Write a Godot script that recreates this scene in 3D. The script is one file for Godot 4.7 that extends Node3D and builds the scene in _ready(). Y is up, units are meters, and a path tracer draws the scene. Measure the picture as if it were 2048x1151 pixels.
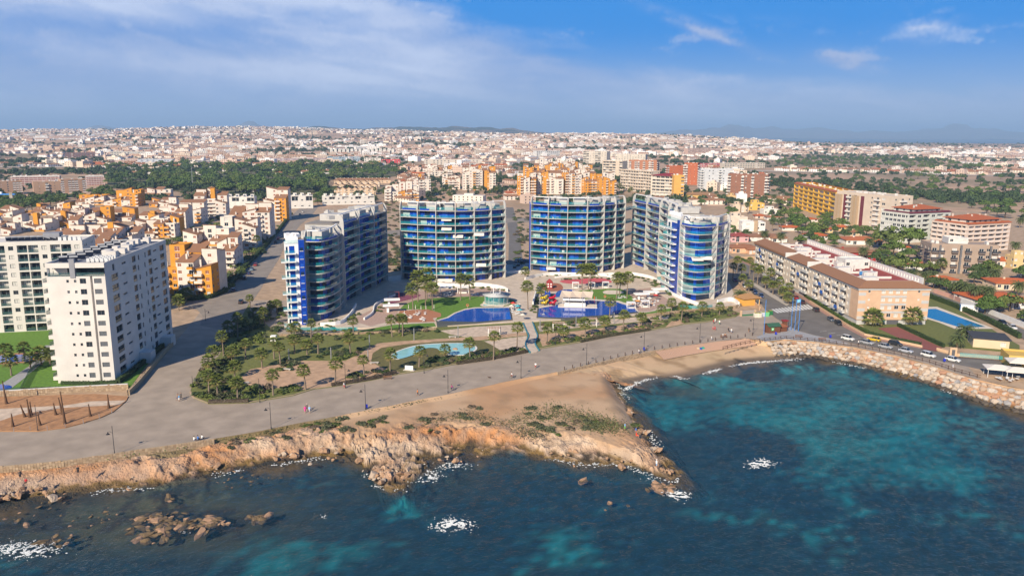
extends Node3D
const F := 1550.0
const CX := 1024.0
const CY := 575.5
const EYE := Vector3(0, 66, 0)
const SEA := -3.5
var cam_basis := Basis()
var rng := RandomNumberGenerator.new()
var taken := {}
var mats := {}
var texs := {}
var meshes := {}
var n1 := FastNoiseLite.new()
var n2 := FastNoiseLite.new()
var n3 := FastNoiseLite.new()
var n4 := FastNoiseLite.new()
class MB:
	var v := PackedVector3Array()
	var n := PackedVector3Array()
	var c := PackedColorArray()
	var col := Color(1, 1, 1)
	var xf := Transform3D()
	var use_c := false
	var surf := []
	func tri(a: Vector3, b: Vector3, d: Vector3) -> void:
		var A := xf * a
		var B := xf * b
		var D := xf * d
		var m := (B - A).cross(D - A).normalized()
		v.append(A); v.append(D); v.append(B)
		n.append(m); n.append(m); n.append(m)
		if use_c:
			c.append(col); c.append(col); c.append(col)
	func tri_n(a: Vector3, b: Vector3, d: Vector3, na: Vector3, nb: Vector3, nd: Vector3) -> void:
		v.append(xf * a); v.append(xf * d); v.append(xf * b)
		n.append((xf.basis * na).normalized()); n.append((xf.basis * nd).normalized()); n.append((xf.basis * nb).normalized())
		if use_c:
			c.append(col); c.append(col); c.append(col)
	func quad(a: Vector3, b: Vector3, d: Vector3, e: Vector3) -> void:
		tri(a, b, d)
		tri(a, d, e)
	func box(x0: float, y0: float, z0: float, x1: float, y1: float, z1: float, bottom := true) -> void:
		var p := [Vector3(x0, y0, z0), Vector3(x1, y0, z0), Vector3(x1, y0, z1), Vector3(x0, y0, z1), Vector3(x0, y1, z0), Vector3(x1, y1, z0), Vector3(x1, y1, z1), Vector3(x0, y1, z1)]
		quad(p[3], p[2], p[6], p[7])
		quad(p[1], p[0], p[4], p[5])
		quad(p[2], p[1], p[5], p[6])
		quad(p[0], p[3], p[7], p[4])
		quad(p[7], p[6], p[5], p[4])
		if bottom:
			quad(p[0], p[1], p[2], p[3])
	func cyl(a: Vector3, b: Vector3, r0: float, r1: float, k := 8, cap := true) -> void:
		var ax := (b - a).normalized()
		var s := ax.cross(Vector3(0, 0, 1) if absf(ax.z) < 0.9 else Vector3(1, 0, 0)).normalized()
		var t := s.cross(ax)
		for i in k:
			var f0 := TAU * i / k
			var f1 := TAU * (i + 1) / k
			var d0 := s * cos(f0) - t * sin(f0)
			var d1 := s * cos(f1) - t * sin(f1)
			tri_n(a + d0 * r0, a + d1 * r0, b + d1 * r1, d0, d1, d1)
			tri_n(a + d0 * r0, b + d1 * r1, b + d0 * r1, d0, d1, d0)
			if cap:
				tri(b, b + d0 * r1, b + d1 * r1)
				tri(a, a + d1 * r0, a + d0 * r0)
	func tube(pts: Array, rad: Array, k := 6) -> void:
		for i in pts.size() - 1:
			cyl(pts[i], pts[i + 1], rad[i], rad[i + 1], k, i == pts.size() - 2)
	func flat(poly: PackedVector2Array, y: float) -> void:   # poly in (x, z)
		var ix := Geometry2D.triangulate_polygon(poly)
		for i in range(0, ix.size(), 3):
			var a := poly[ix[i]]
			var b := poly[ix[i + 1]]
			var d := poly[ix[i + 2]]
			if (b.y - a.y) * (d.x - a.x) - (b.x - a.x) * (d.y - a.y) < 0.0:
				var q := b
				b = d
				d = q
			tri(Vector3(a.x, y, a.y), Vector3(b.x, y, b.y), Vector3(d.x, y, d.y))
	func skirt(poly: PackedVector2Array, y0: float, y1: float) -> void:
		var area := 0.0
		for i in poly.size():
			var a := poly[i]
			var b := poly[(i + 1) % poly.size()]
			area += a.x * b.y - b.x * a.y
		for i in poly.size():
			var a := poly[i]
			var b := poly[(i + 1) % poly.size()]
			if area > 0.0:
				var q := a
				a = b
				b = q
			quad(Vector3(a.x, y0, a.y), Vector3(b.x, y0, b.y), Vector3(b.x, y1, b.y), Vector3(a.x, y1, a.y))
	func prism(poly: PackedVector2Array, y0: float, y1: float) -> void:
		flat(poly, y1)
		skirt(poly, y0, y1)
	func wall(line: PackedVector2Array, y0: float, y1: float, th: float) -> void:   # an upright band of some thickness along a line
		for i in line.size() - 1:
			var a := line[i]
			var b := line[i + 1]
			var s := (b - a).normalized()
			var o := Vector2(-s.y, s.x) * th * 0.5
			var p := PackedVector2Array([a - o, b - o, b + o, a + o])
			prism(p, y0, y1)
	func push(m: Material) -> void:   # closes the surface under way
		if v.size():
			surf.append([v, n, c, m])
		v = PackedVector3Array()
		n = PackedVector3Array()
		c = PackedColorArray()
	func done(m: Material = null) -> ArrayMesh:
		push(m)
		var out := ArrayMesh.new()
		for s in surf:
			var a := []
			a.resize(Mesh.ARRAY_MAX)
			a[Mesh.ARRAY_VERTEX] = s[0]
			a[Mesh.ARRAY_NORMAL] = s[1]
			if use_c:
				a[Mesh.ARRAY_COLOR] = s[2]
			out.add_surface_from_arrays(Mesh.PRIMITIVE_TRIANGLES, a)
			if s[3]:
				out.surface_set_material(out.get_surface_count() - 1, s[3])
		return out
func ray(px: float, py: float) -> Vector3:
	return (cam_basis * Vector3((px - CX) / F, -(py - CY) / F, -1.0)).normalized()
func G(px: float, py: float, h := 0.0) -> Vector3:
	var r := ray(px, py)
	return EYE + r * ((h - EYE.y) / r.y)
func G2(px: float, py: float, h := 0.0) -> Vector2:
	var p := G(px, py, h)
	return Vector2(p.x, p.z)
func HT(base: Vector3, px: float, py: float) -> float:   # height above base of the point seen at that pixel, straight above base
	var r := ray(px, py)
	return EYE.y + r.y * (base.z / r.z) - base.y
func land(x: float, z: float) -> float:   # the lie of the land behind the seafront
	var d := -z
	if d < 700.0:
		return 0.0
	var u := x / d
	var up := lerpf(64.0, 22.0, smoothstep(0.1, 0.5, u))
	var h := up * smoothstep(700.0, 4200.0, d)
	h += 34.0 * smoothstep(3200.0, 5200.0, d) * exp(-pow((u + 0.33) / 0.2, 2.0))
	h += (n1.get_noise_2d(x * 0.09, z * 0.09) * 16.0) * smoothstep(1500.0, 4000.0, d)
	h -= 70.0 * smoothstep(4600.0, 7500.0, d) * smoothstep(0.12, 0.3, u)
	h -= 30.0 * smoothstep(6500.0, 9500.0, d)
	return h
func GT(px: float, py: float) -> Vector3:
	var r := ray(px, py)
	var t := 300.0
	var last := t
	while t < 16000.0:
		var p := EYE + r * t
		if p.y < land(p.x, p.z):
			break
		last = t
		t *= 1.03
	if t >= 16000.0:
		return Vector3(0, -1000, 0)
	for i in 10:
		var m := (last + t) * 0.5
		var p := EYE + r * m
		if p.y < land(p.x, p.z):
			t = m
		else:
			last = m
	return EYE + r * t
func poly_px(pts: Array, h := 0.0, smooth := 0) -> PackedVector2Array:   # [x, y, x, y ...] in photo pixels to a ground outline
	var raw := PackedVector2Array()
	for i in range(0, pts.size(), 2):
		raw.append(G2(pts[i], pts[i + 1], h))
	return round_off(raw, smooth, true)
func line_px(pts: Array, h := 0.0, smooth := 0) -> PackedVector2Array:
	var raw := PackedVector2Array()
	for i in range(0, pts.size(), 2):
		raw.append(G2(pts[i], pts[i + 1], h))
	return round_off(raw, smooth, false)
func round_off(raw: PackedVector2Array, k: int, closed: bool) -> PackedVector2Array:
	if k < 2:
		return raw
	var out := PackedVector2Array()
	var m := raw.size()
	for i in (m if closed else m - 1):
		var p0 := raw[(i - 1 + m) % m] if closed or i > 0 else raw[0]
		var p1 := raw[i]
		var p2 := raw[(i + 1) % m]
		var p3 := raw[(i + 2) % m] if closed or i + 2 < m else raw[m - 1]
		for j in k:
			out.append(p1.cubic_interpolate(p2, p0, p3, float(j) / k))
	if not closed:
		out.append(raw[m - 1])
	return out
func along(line: PackedVector2Array, step: float) -> Array:   # [[point, direction] ...] at even steps
	var out := []
	var left := 0.0
	for i in line.size() - 1:
		var a := line[i]
		var b := line[i + 1]
		var l := a.distance_to(b)
		var t := left
		while t < l:
			out.append([a.lerp(b, t / l), (b - a) / l])
			t += step
		left = t - l
	return out
func inside(p: Vector2, poly: PackedVector2Array) -> bool:
	return Geometry2D.is_point_in_polygon(p, poly)
func numbered(nm: String) -> String:
	if not taken.has(nm):
		taken[nm] = 0
		return nm
	taken[nm] += 1
	return "%s_%03d" % [nm, taken[nm]]
func tag(o: Node, label: String, category := "", group := "", kind := "") -> Node:
	if label: o.set_meta("label", label)
	if category: o.set_meta("category", category)
	if group: o.set_meta("group", group)
	if kind: o.set_meta("kind", kind)
	return o
func thing(nm: String, label: String, category: String, at := Vector3.ZERO, yaw := 0.0, group := "") -> Node3D:
	var o := Node3D.new()
	o.name = numbered(nm)
	o.position = at
	o.rotation.y = yaw
	add_child(o)
	tag(o, label, category, group)
	return o
func part(parent: Node, nm: String, m: Mesh, mat: Material = null, xf := Transform3D()) -> MeshInstance3D:
	var o := MeshInstance3D.new()
	o.name = nm
	o.mesh = m
	o.transform = xf
	if mat: o.material_override = mat
	parent.add_child(o, true)
	return o
func solo(nm: String, m: Mesh, mat: Material, label: String, category: String, xf := Transform3D(), group := "") -> MeshInstance3D:
	var o := part(self, numbered(nm), m, mat, xf)
	tag(o, label, category, group)
	return o
func struct(nm: String, m: Mesh, mat: Material = null) -> MeshInstance3D:
	var o := part(self, numbered(nm), m, mat)
	o.set_meta("kind", "structure")
	return o
func copy(o: Node3D, at: Vector3, yaw := 0.0, size := 1.0, label := "", group := "") -> Node3D:
	var c: Node3D = o.duplicate()
	c.name = numbered(String(o.name).rstrip("0123456789").trim_suffix("_"))
	add_child(c)
	c.transform = Transform3D(Basis(Vector3.UP, yaw).scaled(Vector3.ONE * size), at)
	if label: c.set_meta("label", label)
	if group: c.set_meta("group", group)
	return c
func unit_box() -> ArrayMesh:
	if not meshes.has("box"):
		var b := MB.new()
		b.box(-0.5, -0.5, -0.5, 0.5, 0.5, 0.5)
		meshes["box"] = b.done()
	return meshes["box"]
func bx(parent: Node, nm: String, mat: Material, c: Vector3, s: Vector3, yaw := 0.0) -> MeshInstance3D:
	return part(parent, nm, unit_box(), mat, Transform3D(Basis(Vector3.UP, yaw) * Basis.from_scale(s), c))
func noise_tex(key: String, freq: float, lo: float, hi: float, size := 256, normal := false, oct := 4, warp := 0.0) -> NoiseTexture2D:
	if texs.has(key): return texs[key]
	var nz := FastNoiseLite.new()
	nz.seed = hash(key) % 1000
	nz.noise_type = FastNoiseLite.TYPE_SIMPLEX_SMOOTH
	nz.frequency = freq
	nz.fractal_octaves = oct
	if warp > 0.0:
		nz.domain_warp_enabled = true
		nz.domain_warp_amplitude = warp
	var t := NoiseTexture2D.new()
	t.width = size
	t.height = size
	t.seamless = true
	t.noise = nz
	if normal:
		t.as_normal_map = true
		t.bump_strength = lo
	else:
		var g := Gradient.new()
		g.set_color(0, Color(lo, lo, lo))
		g.set_color(1, Color(hi, hi, hi))
		t.color_ramp = g
	texs[key] = t
	return t
func image_tex(key: String, w: int, h: int, fn: Callable) -> ImageTexture:
	if texs.has(key): return texs[key]
	var im := Image.create(w, h, false, Image.FORMAT_RGB8)
	for y in h:
		for x in w:
			im.set_pixel(x, y, fn.call(x, y))
	texs[key] = ImageTexture.create_from_image(im)
	return texs[key]
func mat(key: String, col: Color, rough := 0.85, grain := "soft", scale := 0.15, metal := 0.0) -> StandardMaterial3D:
	if mats.has(key): return mats[key]
	var m := StandardMaterial3D.new()
	m.resource_name = key
	m.albedo_color = col.linear_to_srgb()
	m.roughness = rough
	m.metallic = metal
	if grain != "":
		m.albedo_texture = texs[grain]
		m.uv1_triplanar = true
		m.uv1_world_triplanar = true
		m.uv1_scale = Vector3.ONE * scale
	mats[key] = m
	return m
func painted(key: String, rough := 0.9, grain := "soft", scale := 0.15) -> StandardMaterial3D:   # takes its colour from the vertices
	var m := mat(key, Color(1, 1, 1), rough, grain, scale)
	m.vertex_color_use_as_albedo = true
	return m
func pane(key: String, col: Color, alpha: float, rough := 0.05) -> StandardMaterial3D:
	if mats.has(key): return mats[key]
	var m := StandardMaterial3D.new()
	m.resource_name = key
	m.albedo_color = Color(col.linear_to_srgb(), alpha)
	m.transparency = BaseMaterial3D.TRANSPARENCY_ALPHA
	m.roughness = rough
	mats[key] = m
	return m
func rnd(a: float, b: float) -> float:
	return rng.randf_range(a, b)
func view_and_light() -> void:
	var cam := Camera3D.new()
	cam.name = "camera"
	add_child(cam)
	cam_basis = Basis(Vector3.RIGHT, -atan((CY - 268.0) / F)) * Basis(Vector3(0, 0, 1), deg_to_rad(0.34))
	cam.transform = Transform3D(cam_basis, EYE)
	cam.fov = rad_to_deg(2.0 * atan(CY / F))
	cam.near = 1.0
	cam.far = 60000.0
	cam.current = true
	var sun := DirectionalLight3D.new()
	sun.name = "sun"
	sun.light_energy = SUN_ENERGY
	sun.light_color = Color(1.0, 0.938, 0.845)
	sun.light_angular_distance = 0.5
	sun.shadow_enabled = true
	add_child(sun)
	sun.look_at_from_position(Vector3.ZERO, Vector3(0.40, -0.54, -0.80))
	var we := WorldEnvironment.new()
	we.name = "air"
	var e := Environment.new()
	e.background_mode = Environment.BG_SKY
	e.tonemap_mode = Environment.TONE_MAPPER_LINEAR
	e.tonemap_exposure = EXPOSURE
	e.sdfgi_enabled = true
	e.ssao_enabled = true
	e.ssil_enabled = true
	e.fog_enabled = true
	e.fog_density = HAZE
	e.fog_light_color = Color(0.7, 0.85, 1.0)
	var s := Sky.new()
	var p := PanoramaSkyMaterial.new()
	p.panorama = sky_picture()
	s.sky_material = p
	e.sky = s
	e.background_energy_multiplier = 0.74
	we.environment = e
	add_child(we)
const SUN_ENERGY := 1.5
const EXPOSURE := 1.62
const HAZE := 0.000105
func sky_picture() -> ImageTexture:
	var w := 3072
	var h := 1536
	var im := Image.create(w, h, false, Image.FORMAT_RGBF)
	var a := FastNoiseLite.new()
	a.seed = 5
	a.frequency = 0.05
	a.fractal_octaves = 5
	var b := FastNoiseLite.new()
	b.seed = 11
	b.frequency = 0.11
	b.fractal_octaves = 5
	b.domain_warp_enabled = true
	b.domain_warp_amplitude = 8.0
	b.domain_warp_frequency = 0.06
	var low := Color(0.33, 0.46, 0.66)
	im.fill_rect(Rect2i(0, h / 2, w, h / 2), Color(0.12, 0.15, 0.18))
	var y := h / 2 - 1
	while y >= 0:
		var el := 90.0 - (y + 0.5) / h * 180.0
		var k := 1 if el < 14.0 else (4 if el < 40.0 else 12)
		var t := clampf(el / 90.0, 0.0, 1.0)
		var clear := low.lerp(Color(0.018, 0.235, 0.68), smoothstep(0.0, 7.5, el)).lerp(Color(0.035, 0.095, 0.27), smoothstep(9.0, 45.0, el))
		var x := 0
		while x < w:
			var az := fposmod((x + 0.5) / w * 360.0, 360.0) - 180.0
			az = az - 180.0 if az > 0.0 else az + 180.0
			var th := deg_to_rad(az)
			var round_ := Vector3(sin(th), 0, cos(th)) * 57.0
			var up := el * 2.2 if el < 30.0 else 66.0 + (el - 30.0) * 0.8
			var s1 := a.get_noise_3d(round_.x * 0.55, up * 1.5 + az * 0.32, round_.z * 0.55)
			var s2 := b.get_noise_3d(round_.x * 0.9, up * 1.3 + az * 0.3, round_.z * 0.9)
			var edge := 8.6 + 5.2 * cos(TAU * (az + 35.0) / 120.0)
			var veil := smoothstep(-0.9, 1.5, edge - el + s1 * 2.6 + s2 * 0.9)
			veil *= 0.80 + 0.55 * s1 + 0.4 * s2
			if el > 11.0:
				veil *= 1.0 - 0.7 * smoothstep(11.0, 30.0, el)
			veil *= smoothstep(0.3, 4.5, el) * 0.35 + 0.65
			var wisp := exp(-pow((az - 26.9) / 1.5, 2.0) - pow((el - 7.0) / 1.0, 2.0)) + 0.9 * exp(-pow((az - 22.3) / 1.8, 2.0) - pow((el - 4.9 + (az - 22.3) * 0.25) / 0.55, 2.0))
			wisp += 0.9 * exp(-pow((az - 12.6) / 4.0, 2.0) - pow((el - 7.3 + (az - 12.6) * 0.42) / 0.42, 2.0))
			wisp += 0.55 * smoothstep(0.1, 0.5, s2) * smoothstep(2.5, 0.5, absf(el - edge - 1.8))
			wisp += 0.5 * exp(-pow((az - 16.5) / 1.2, 2.0) - pow((el - 1.1) / 0.22, 2.0)) + 0.5 * exp(-pow((az - 32.5) / 1.6, 2.0) - pow((el - 1.15) / 0.25, 2.0))
			veil = clampf(maxf(veil, wisp * clampf(0.55 + s2 * 1.5, 0.0, 1.0)), 0.0, 1.0)
			var shade := clampf(0.45 + s1 * 1.0 + 0.4 * s2 + az * 0.003, 0.0, 1.0)
			var cloud := Color(0.29, 0.37, 0.60).lerp(Color(0.55, 0.63, 0.82), shade)
			var c := clear.lerp(cloud, veil * 0.92)
			if k == 1:
				im.set_pixel(x, y, c)
			else:
				im.fill_rect(Rect2i(x, y - k + 1, k, k), c)
			x += k
		y -= k
	return ImageTexture.create_from_image(im)
var SHORE := [
	[-560, 985, -600, 1090, 0.2, 1.0, 0], [-260, 962, -290, 1060, 0.2, 1.0, 0], [-90, 942, -90, 1036, 0.15, 0.9, 0], [0, 932, 0, 1014, 0.12, 0.6, 0], [60, 927, 50, 1001, 0.1, 0.35, 0], [125, 921, 110, 991, 0.08, 0.25, 0], [175, 914, 187, 982, 0.15, 0.3, 0], [225, 907, 234, 975, 0.3, 0.8, 0],
	[280, 898, 310, 974, 0.42, 1.0, 0], [325, 892, 352, 964, 0.4, 1.0, 0], [380, 884, 410, 951, 0.35, 1.0, 0], [425, 877, 488, 935, 0.35, 0.8, 0], [475, 869, 540, 927, 0.35, 0.9, 0], [511, 863, 590, 921, 0.4, 1.0, 0], [560, 853, 640, 914, 0.5, 1.0, 0], [600, 845, 690, 912, 0.5, 1.1, 0], [640, 838, 728, 918, 0.45, 1.2, 0],
	[672, 832, 738, 950, 0.4, 1.3, 1], [700, 826, 756, 968, 0.38, 1.3, 1], [722, 822, 790, 976, 0.36, 1.2, 1], [750, 816, 822, 962, 0.38, 1.2, 1], [780, 811, 866, 932, 0.45, 1.2, 1], [807, 805, 930, 909, 0.55, 1.1, 1], [840, 798, 1010, 904, 0.65, 1.0, 1], [880, 791, 1090, 914, 0.68, 1.0, 1], [905, 786, 1165, 925, 0.7, 1.0, 1],
	[927, 781, 1247, 927, 0.74, 0.9, 1], [950, 776, 1300, 946, 0.78, 0.9, 1], [970, 772, 1346, 962, 0.82, 1.0, 1], [985, 769, 1358, 948, 0.84, 1.0, 1], [1000, 765, 1330, 915, 0.9, 0.8, 1], [1020, 761, 1300, 872, 0.92, 0.7, 1], [1040, 757, 1272, 828, 0.94, 0.5, 1], [1060, 753, 1252, 803, 0.95, 0.4, 1], [1080, 750, 1238, 782, 0.95, 0.4, 1], [1100, 746, 1231, 764, 0.9, 0.5, 1], [1115, 743, 1240, 760, 0.75, 0.5, 1],
	[1127, 741, 1258, 772, 0.45, 0.35, 2], [1160, 733, 1290, 759, 0.1, 0.2, 2], [1200, 724, 1330, 753, 0.05, 0.15, 2], [1240, 714, 1358, 756, 0.05, 0.03, 2], [1300, 702, 1399, 748, 0.05, 0.0, 2], [1361, 692, 1434, 738, 0.05, 0.0, 2], [1435, 682, 1473, 728, 0.05, 0.0, 2], [1490, 676, 1525, 722, 0.05, 0.1, 2], [1535, 682, 1580, 719, 0.1, 0.2, 2],
	[1570, 678, 1615, 714, 0.05, 0.25, 3], [1636, 684, 1683, 725, 0.05, 0.25, 3], [1709, 694, 1748, 738, 0.05, 0.25, 3], [1793, 711, 1831, 761, 0.05, 0.25, 3], [1858, 728, 1887, 778, 0.05, 0.25, 3], [1915, 747, 1954, 803, 0.05, 0.25, 3], [1962, 760, 2048, 828, 0.1, 0.25, 3], [2060, 780, 2140, 850, 0.15, 0.4, 3], [2200, 800, 2300, 880, 0.2, 0.6, 0], [2600, 840, 2700, 960, 0.2, 0.8, 0]]
var edge_line := PackedVector2Array()
var water_line := PackedVector2Array()
func lay_shore() -> void:
	var inner := PackedVector2Array()
	var outer := PackedVector2Array()
	for s in SHORE:
		inner.append(G2(s[0], s[1], 0.0))
		outer.append(G2(s[2], s[3], SEA))
	edge_line = inner
	water_line = outer
	var k := 16
	var rows := 84
	var A := round_off(inner, k, false)
	var B := round_off(outer, k, false)
	var keep := []
	var m := A.size()
	var verts := PackedVector3Array()
	var cols := PackedColorArray()
	verts.resize(m * (rows + 1))
	cols.resize(m * (rows + 1))
	var sandy := PackedByteArray()
	sandy.resize(m * (rows + 1))
	var pale := Color(0.60, 0.45, 0.32)
	var rust := Color(0.54, 0.26, 0.11)
	var sand := Color(0.62, 0.42, 0.255)
	var beach := Color(0.56, 0.41, 0.245)
	var wet := Color(0.055, 0.042, 0.028)
	var ochre := Color(0.20, 0.125, 0.04)
	var dry_green := Color(0.14, 0.13, 0.055)
	for i in m:
		var q := mini(i / k, SHORE.size() - 2)
		var f := float(i - q * k) / k
		var s0: Array = SHORE[q]
		var s1: Array = SHORE[q + 1]
		var kept := lerpf(s0[4], s1[4], f)
		var rough := lerpf(s0[5], s1[5], f)
		var sort: int = s0[6]
		var a := A[i]
		var b := B[i]
		var span := a.distance_to(b)
		var out := (b - a) / span
		var wall := 0.0 if sort == 2 and q > 40 else 1.0
		for j in rows + 1:
			var t := pow(float(j) / rows, 0.85) * (1.0 + 10.0 / span)
			var p := a + out * span * t
			var drop := smoothstep(kept, 1.0, t) if t < 1.0 else 1.0
			var high := -0.9 if sort == 0 else -0.7
			if sort == 2: high = lerpf(-0.7, -1.6, smoothstep(38.0, 41.0, float(q)))
			if sort == 3: high = -0.5
			var h := lerpf(high, SEA, pow(drop, 1.05 if sort == 1 else (0.75 if sort == 2 else 1.0)))
			if sort < 2 and t < 1.0: h = lerpf(h, SEA + (1.0 - t) * span * 0.12, smoothstep(0.75, 1.0, t))
			if t > 1.0: h = SEA - (t - 1.0) * span * 0.2 - 0.16 * maxf(0.0, (t - 1.0) * span - 4.0)
			if j == 0: h = 0.0 - 0.02
			var shelf := rough * (0.75 if sort == 0 else 1.0) * clampf((t - 0.06) * 6.0, 0.0, 1.0)
			if sort == 1 and t < kept * 0.98: shelf *= 0.06 + 0.3 * smoothstep(kept - 0.25, kept, t)
			var big := n2.get_noise_2d(p.x * 3.2, p.y * 3.2)
			var mid := n2.get_noise_2d(p.x * 9.0 + 50.0, p.y * 9.0)
			var fine := n3.get_noise_2d(p.x * 16.0, p.y * 16.0)
			var slab := n4.get_noise_2d(p.x + mid * 2.0, p.y)
			var chip := n4.get_noise_2d(p.x * 2.7, p.y * 2.7 + 40.0)
			shelf *= 1.0 - 0.5 * smoothstep(0.8, 1.3, t)
			h += shelf * (big * 0.8 + absf(mid) * 0.5 - 0.1 + fine * 0.35 + slab * 0.5 + chip * 0.34)
			if sort < 2 and j > 0: h = minf(h, -0.4 + 0.25 * fine)
			verts[i * (rows + 1) + j] = Vector3(p.x, h, p.y)
			var c: Color
			if sort == 2:
				c = beach.lerp(sand, clampf(0.5 + big * 1.2, 0.0, 1.0)).lerp(Color(0.30, 0.19, 0.09), clampf(mid * 1.6 - 0.1, 0.0, 0.7))
				c = c.lerp(Color(0.19, 0.14, 0.095), smoothstep(0.62 + 0.1 * big, 0.86 + 0.1 * big, t))
				if q > 42 and t > 0.55: c = c.lerp(wet, smoothstep(0.05, 0.35, mid + (t - 0.6) * 0.8 - 0.15))
				if rough > 0.3: c = c.lerp(rust, clampf(mid * 2.0, 0.0, 0.8))
			else:
				var r := pale.lerp(rust, clampf(0.42 + 1.25 * n2.get_noise_2d(p.x * 2.0, p.y * 5.0 + 90.0) + 0.5 * mid, 0.0, 1.0))
				r = r.lerp(Color(0.33, 0.235, 0.17), clampf(fine * 1.1 + 0.1, 0.0, 0.6)) * (1.0 + 0.16 * slab + 0.14 * chip)
				var earth := sand.lerp(Color(0.55, 0.32, 0.165), clampf(0.45 + big * 1.6, 0.0, 1.0))
				earth = earth.lerp(Color(0.30, 0.20, 0.11), clampf(mid, 0.0, 0.5))
				var rocky := smoothstep(kept - 0.08, kept + 0.12, t + 0.14 * big)
				if sort == 0: rocky = smoothstep(0.04, 0.2, t + 0.1 * big)
				if sort == 0 and q < 8 and q > 2: r = r.lerp(Color(0.44, 0.31, 0.23), 0.55 * smoothstep(0.3, 0.5, t))
				c = earth.lerp(r, rocky)
				if sort == 0: c = c.lerp(dry_green, smoothstep(0.0, 0.12, n2.get_noise_2d(p.x * 5.0, p.y * 5.0 + 300.0) + 0.25 - t * 2.2) * 0.75)
				var low := smoothstep(1.15, 0.25, h - SEA + fine * 0.5)
				c = c.lerp(ochre.lerp(wet, clampf(0.45 + mid * 1.5, 0.0, 1.0)), low)
			if t > 0.98: c = c.lerp(bed(p.x, p.y)[0], smoothstep(0.0, 5.0, (t - 1.0) * span + big * 4.0 + mid * 2.0))  # fades into bed colours, which hold the painted darkening of deeper water
			cols[i * (rows + 1) + j] = c
			sandy[i * (rows + 1) + j] = 1 if sort == 2 or t > 1.1 or (sort == 1 and t + 0.14 * big < kept) else 0
	var o := MB.new()
	var g := grid_mesh(verts, cols, m, rows + 1, sandy)
	g.surface_set_material(0, shore_mat())
	g.surface_set_material(1, painted("shore_sand", 0.95, "grit", 0.16))
	struct("rocky_shore", g)
func shore_mat() -> StandardMaterial3D:
	var m := painted("shore", 0.95, "grit", 0.16)
	m.normal_enabled = true
	var t := noise_tex("crack_relief", 0.018, 14.0, 0.0, 512, true, 3)
	t.noise.noise_type = FastNoiseLite.TYPE_CELLULAR
	t.noise.cellular_return_type = FastNoiseLite.RETURN_DISTANCE2_SUB
	m.normal_texture = t
	m.normal_scale = 2.0
	return m
func grid_mesh(verts: PackedVector3Array, cols: PackedColorArray, m: int, k: int, soft := PackedByteArray()) -> ArrayMesh:   # m rows of k points
	var nor := PackedVector3Array()
	nor.resize(verts.size())
	var idx := []
	var second := []
	for i in m - 1:
		for j in k - 1:
			var a := i * k + j
			var b := a + 1
			var c := a + k + 1
			var d := a + k
			var fn := (verts[b] - verts[a]).cross(verts[d] - verts[a])
			var fm := (verts[d] - verts[c]).cross(verts[b] - verts[c])
			var flip := fn.y + fm.y < 0.0
			if flip:
				fn = -fn
				fm = -fm
			nor[a] += fn
			nor[b] += fn + fm
			nor[d] += fn + fm
			nor[c] += fm
			(second if soft.size() and soft[a] else idx).append_array([a, b, d, b, c, d] if flip else [a, d, b, b, d, c])
	for i in nor.size():
		nor[i] = nor[i].normalized()
	var arr := []
	arr.resize(Mesh.ARRAY_MAX)
	arr[Mesh.ARRAY_VERTEX] = verts
	arr[Mesh.ARRAY_NORMAL] = nor
	if cols.size(): arr[Mesh.ARRAY_COLOR] = cols
	var out := ArrayMesh.new()
	for q in [idx, second]:
		arr[Mesh.ARRAY_INDEX] = PackedInt32Array(q)
		if q.size(): out.add_surface_from_arrays(Mesh.PRIMITIVE_TRIANGLES, arr)
	return out
func blob(px: float, py: float, rx: float, ry: float, x: float, y: float) -> float:
	return exp(-pow((px - x) / rx, 2.0) - pow((py - y) / ry, 2.0))
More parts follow.
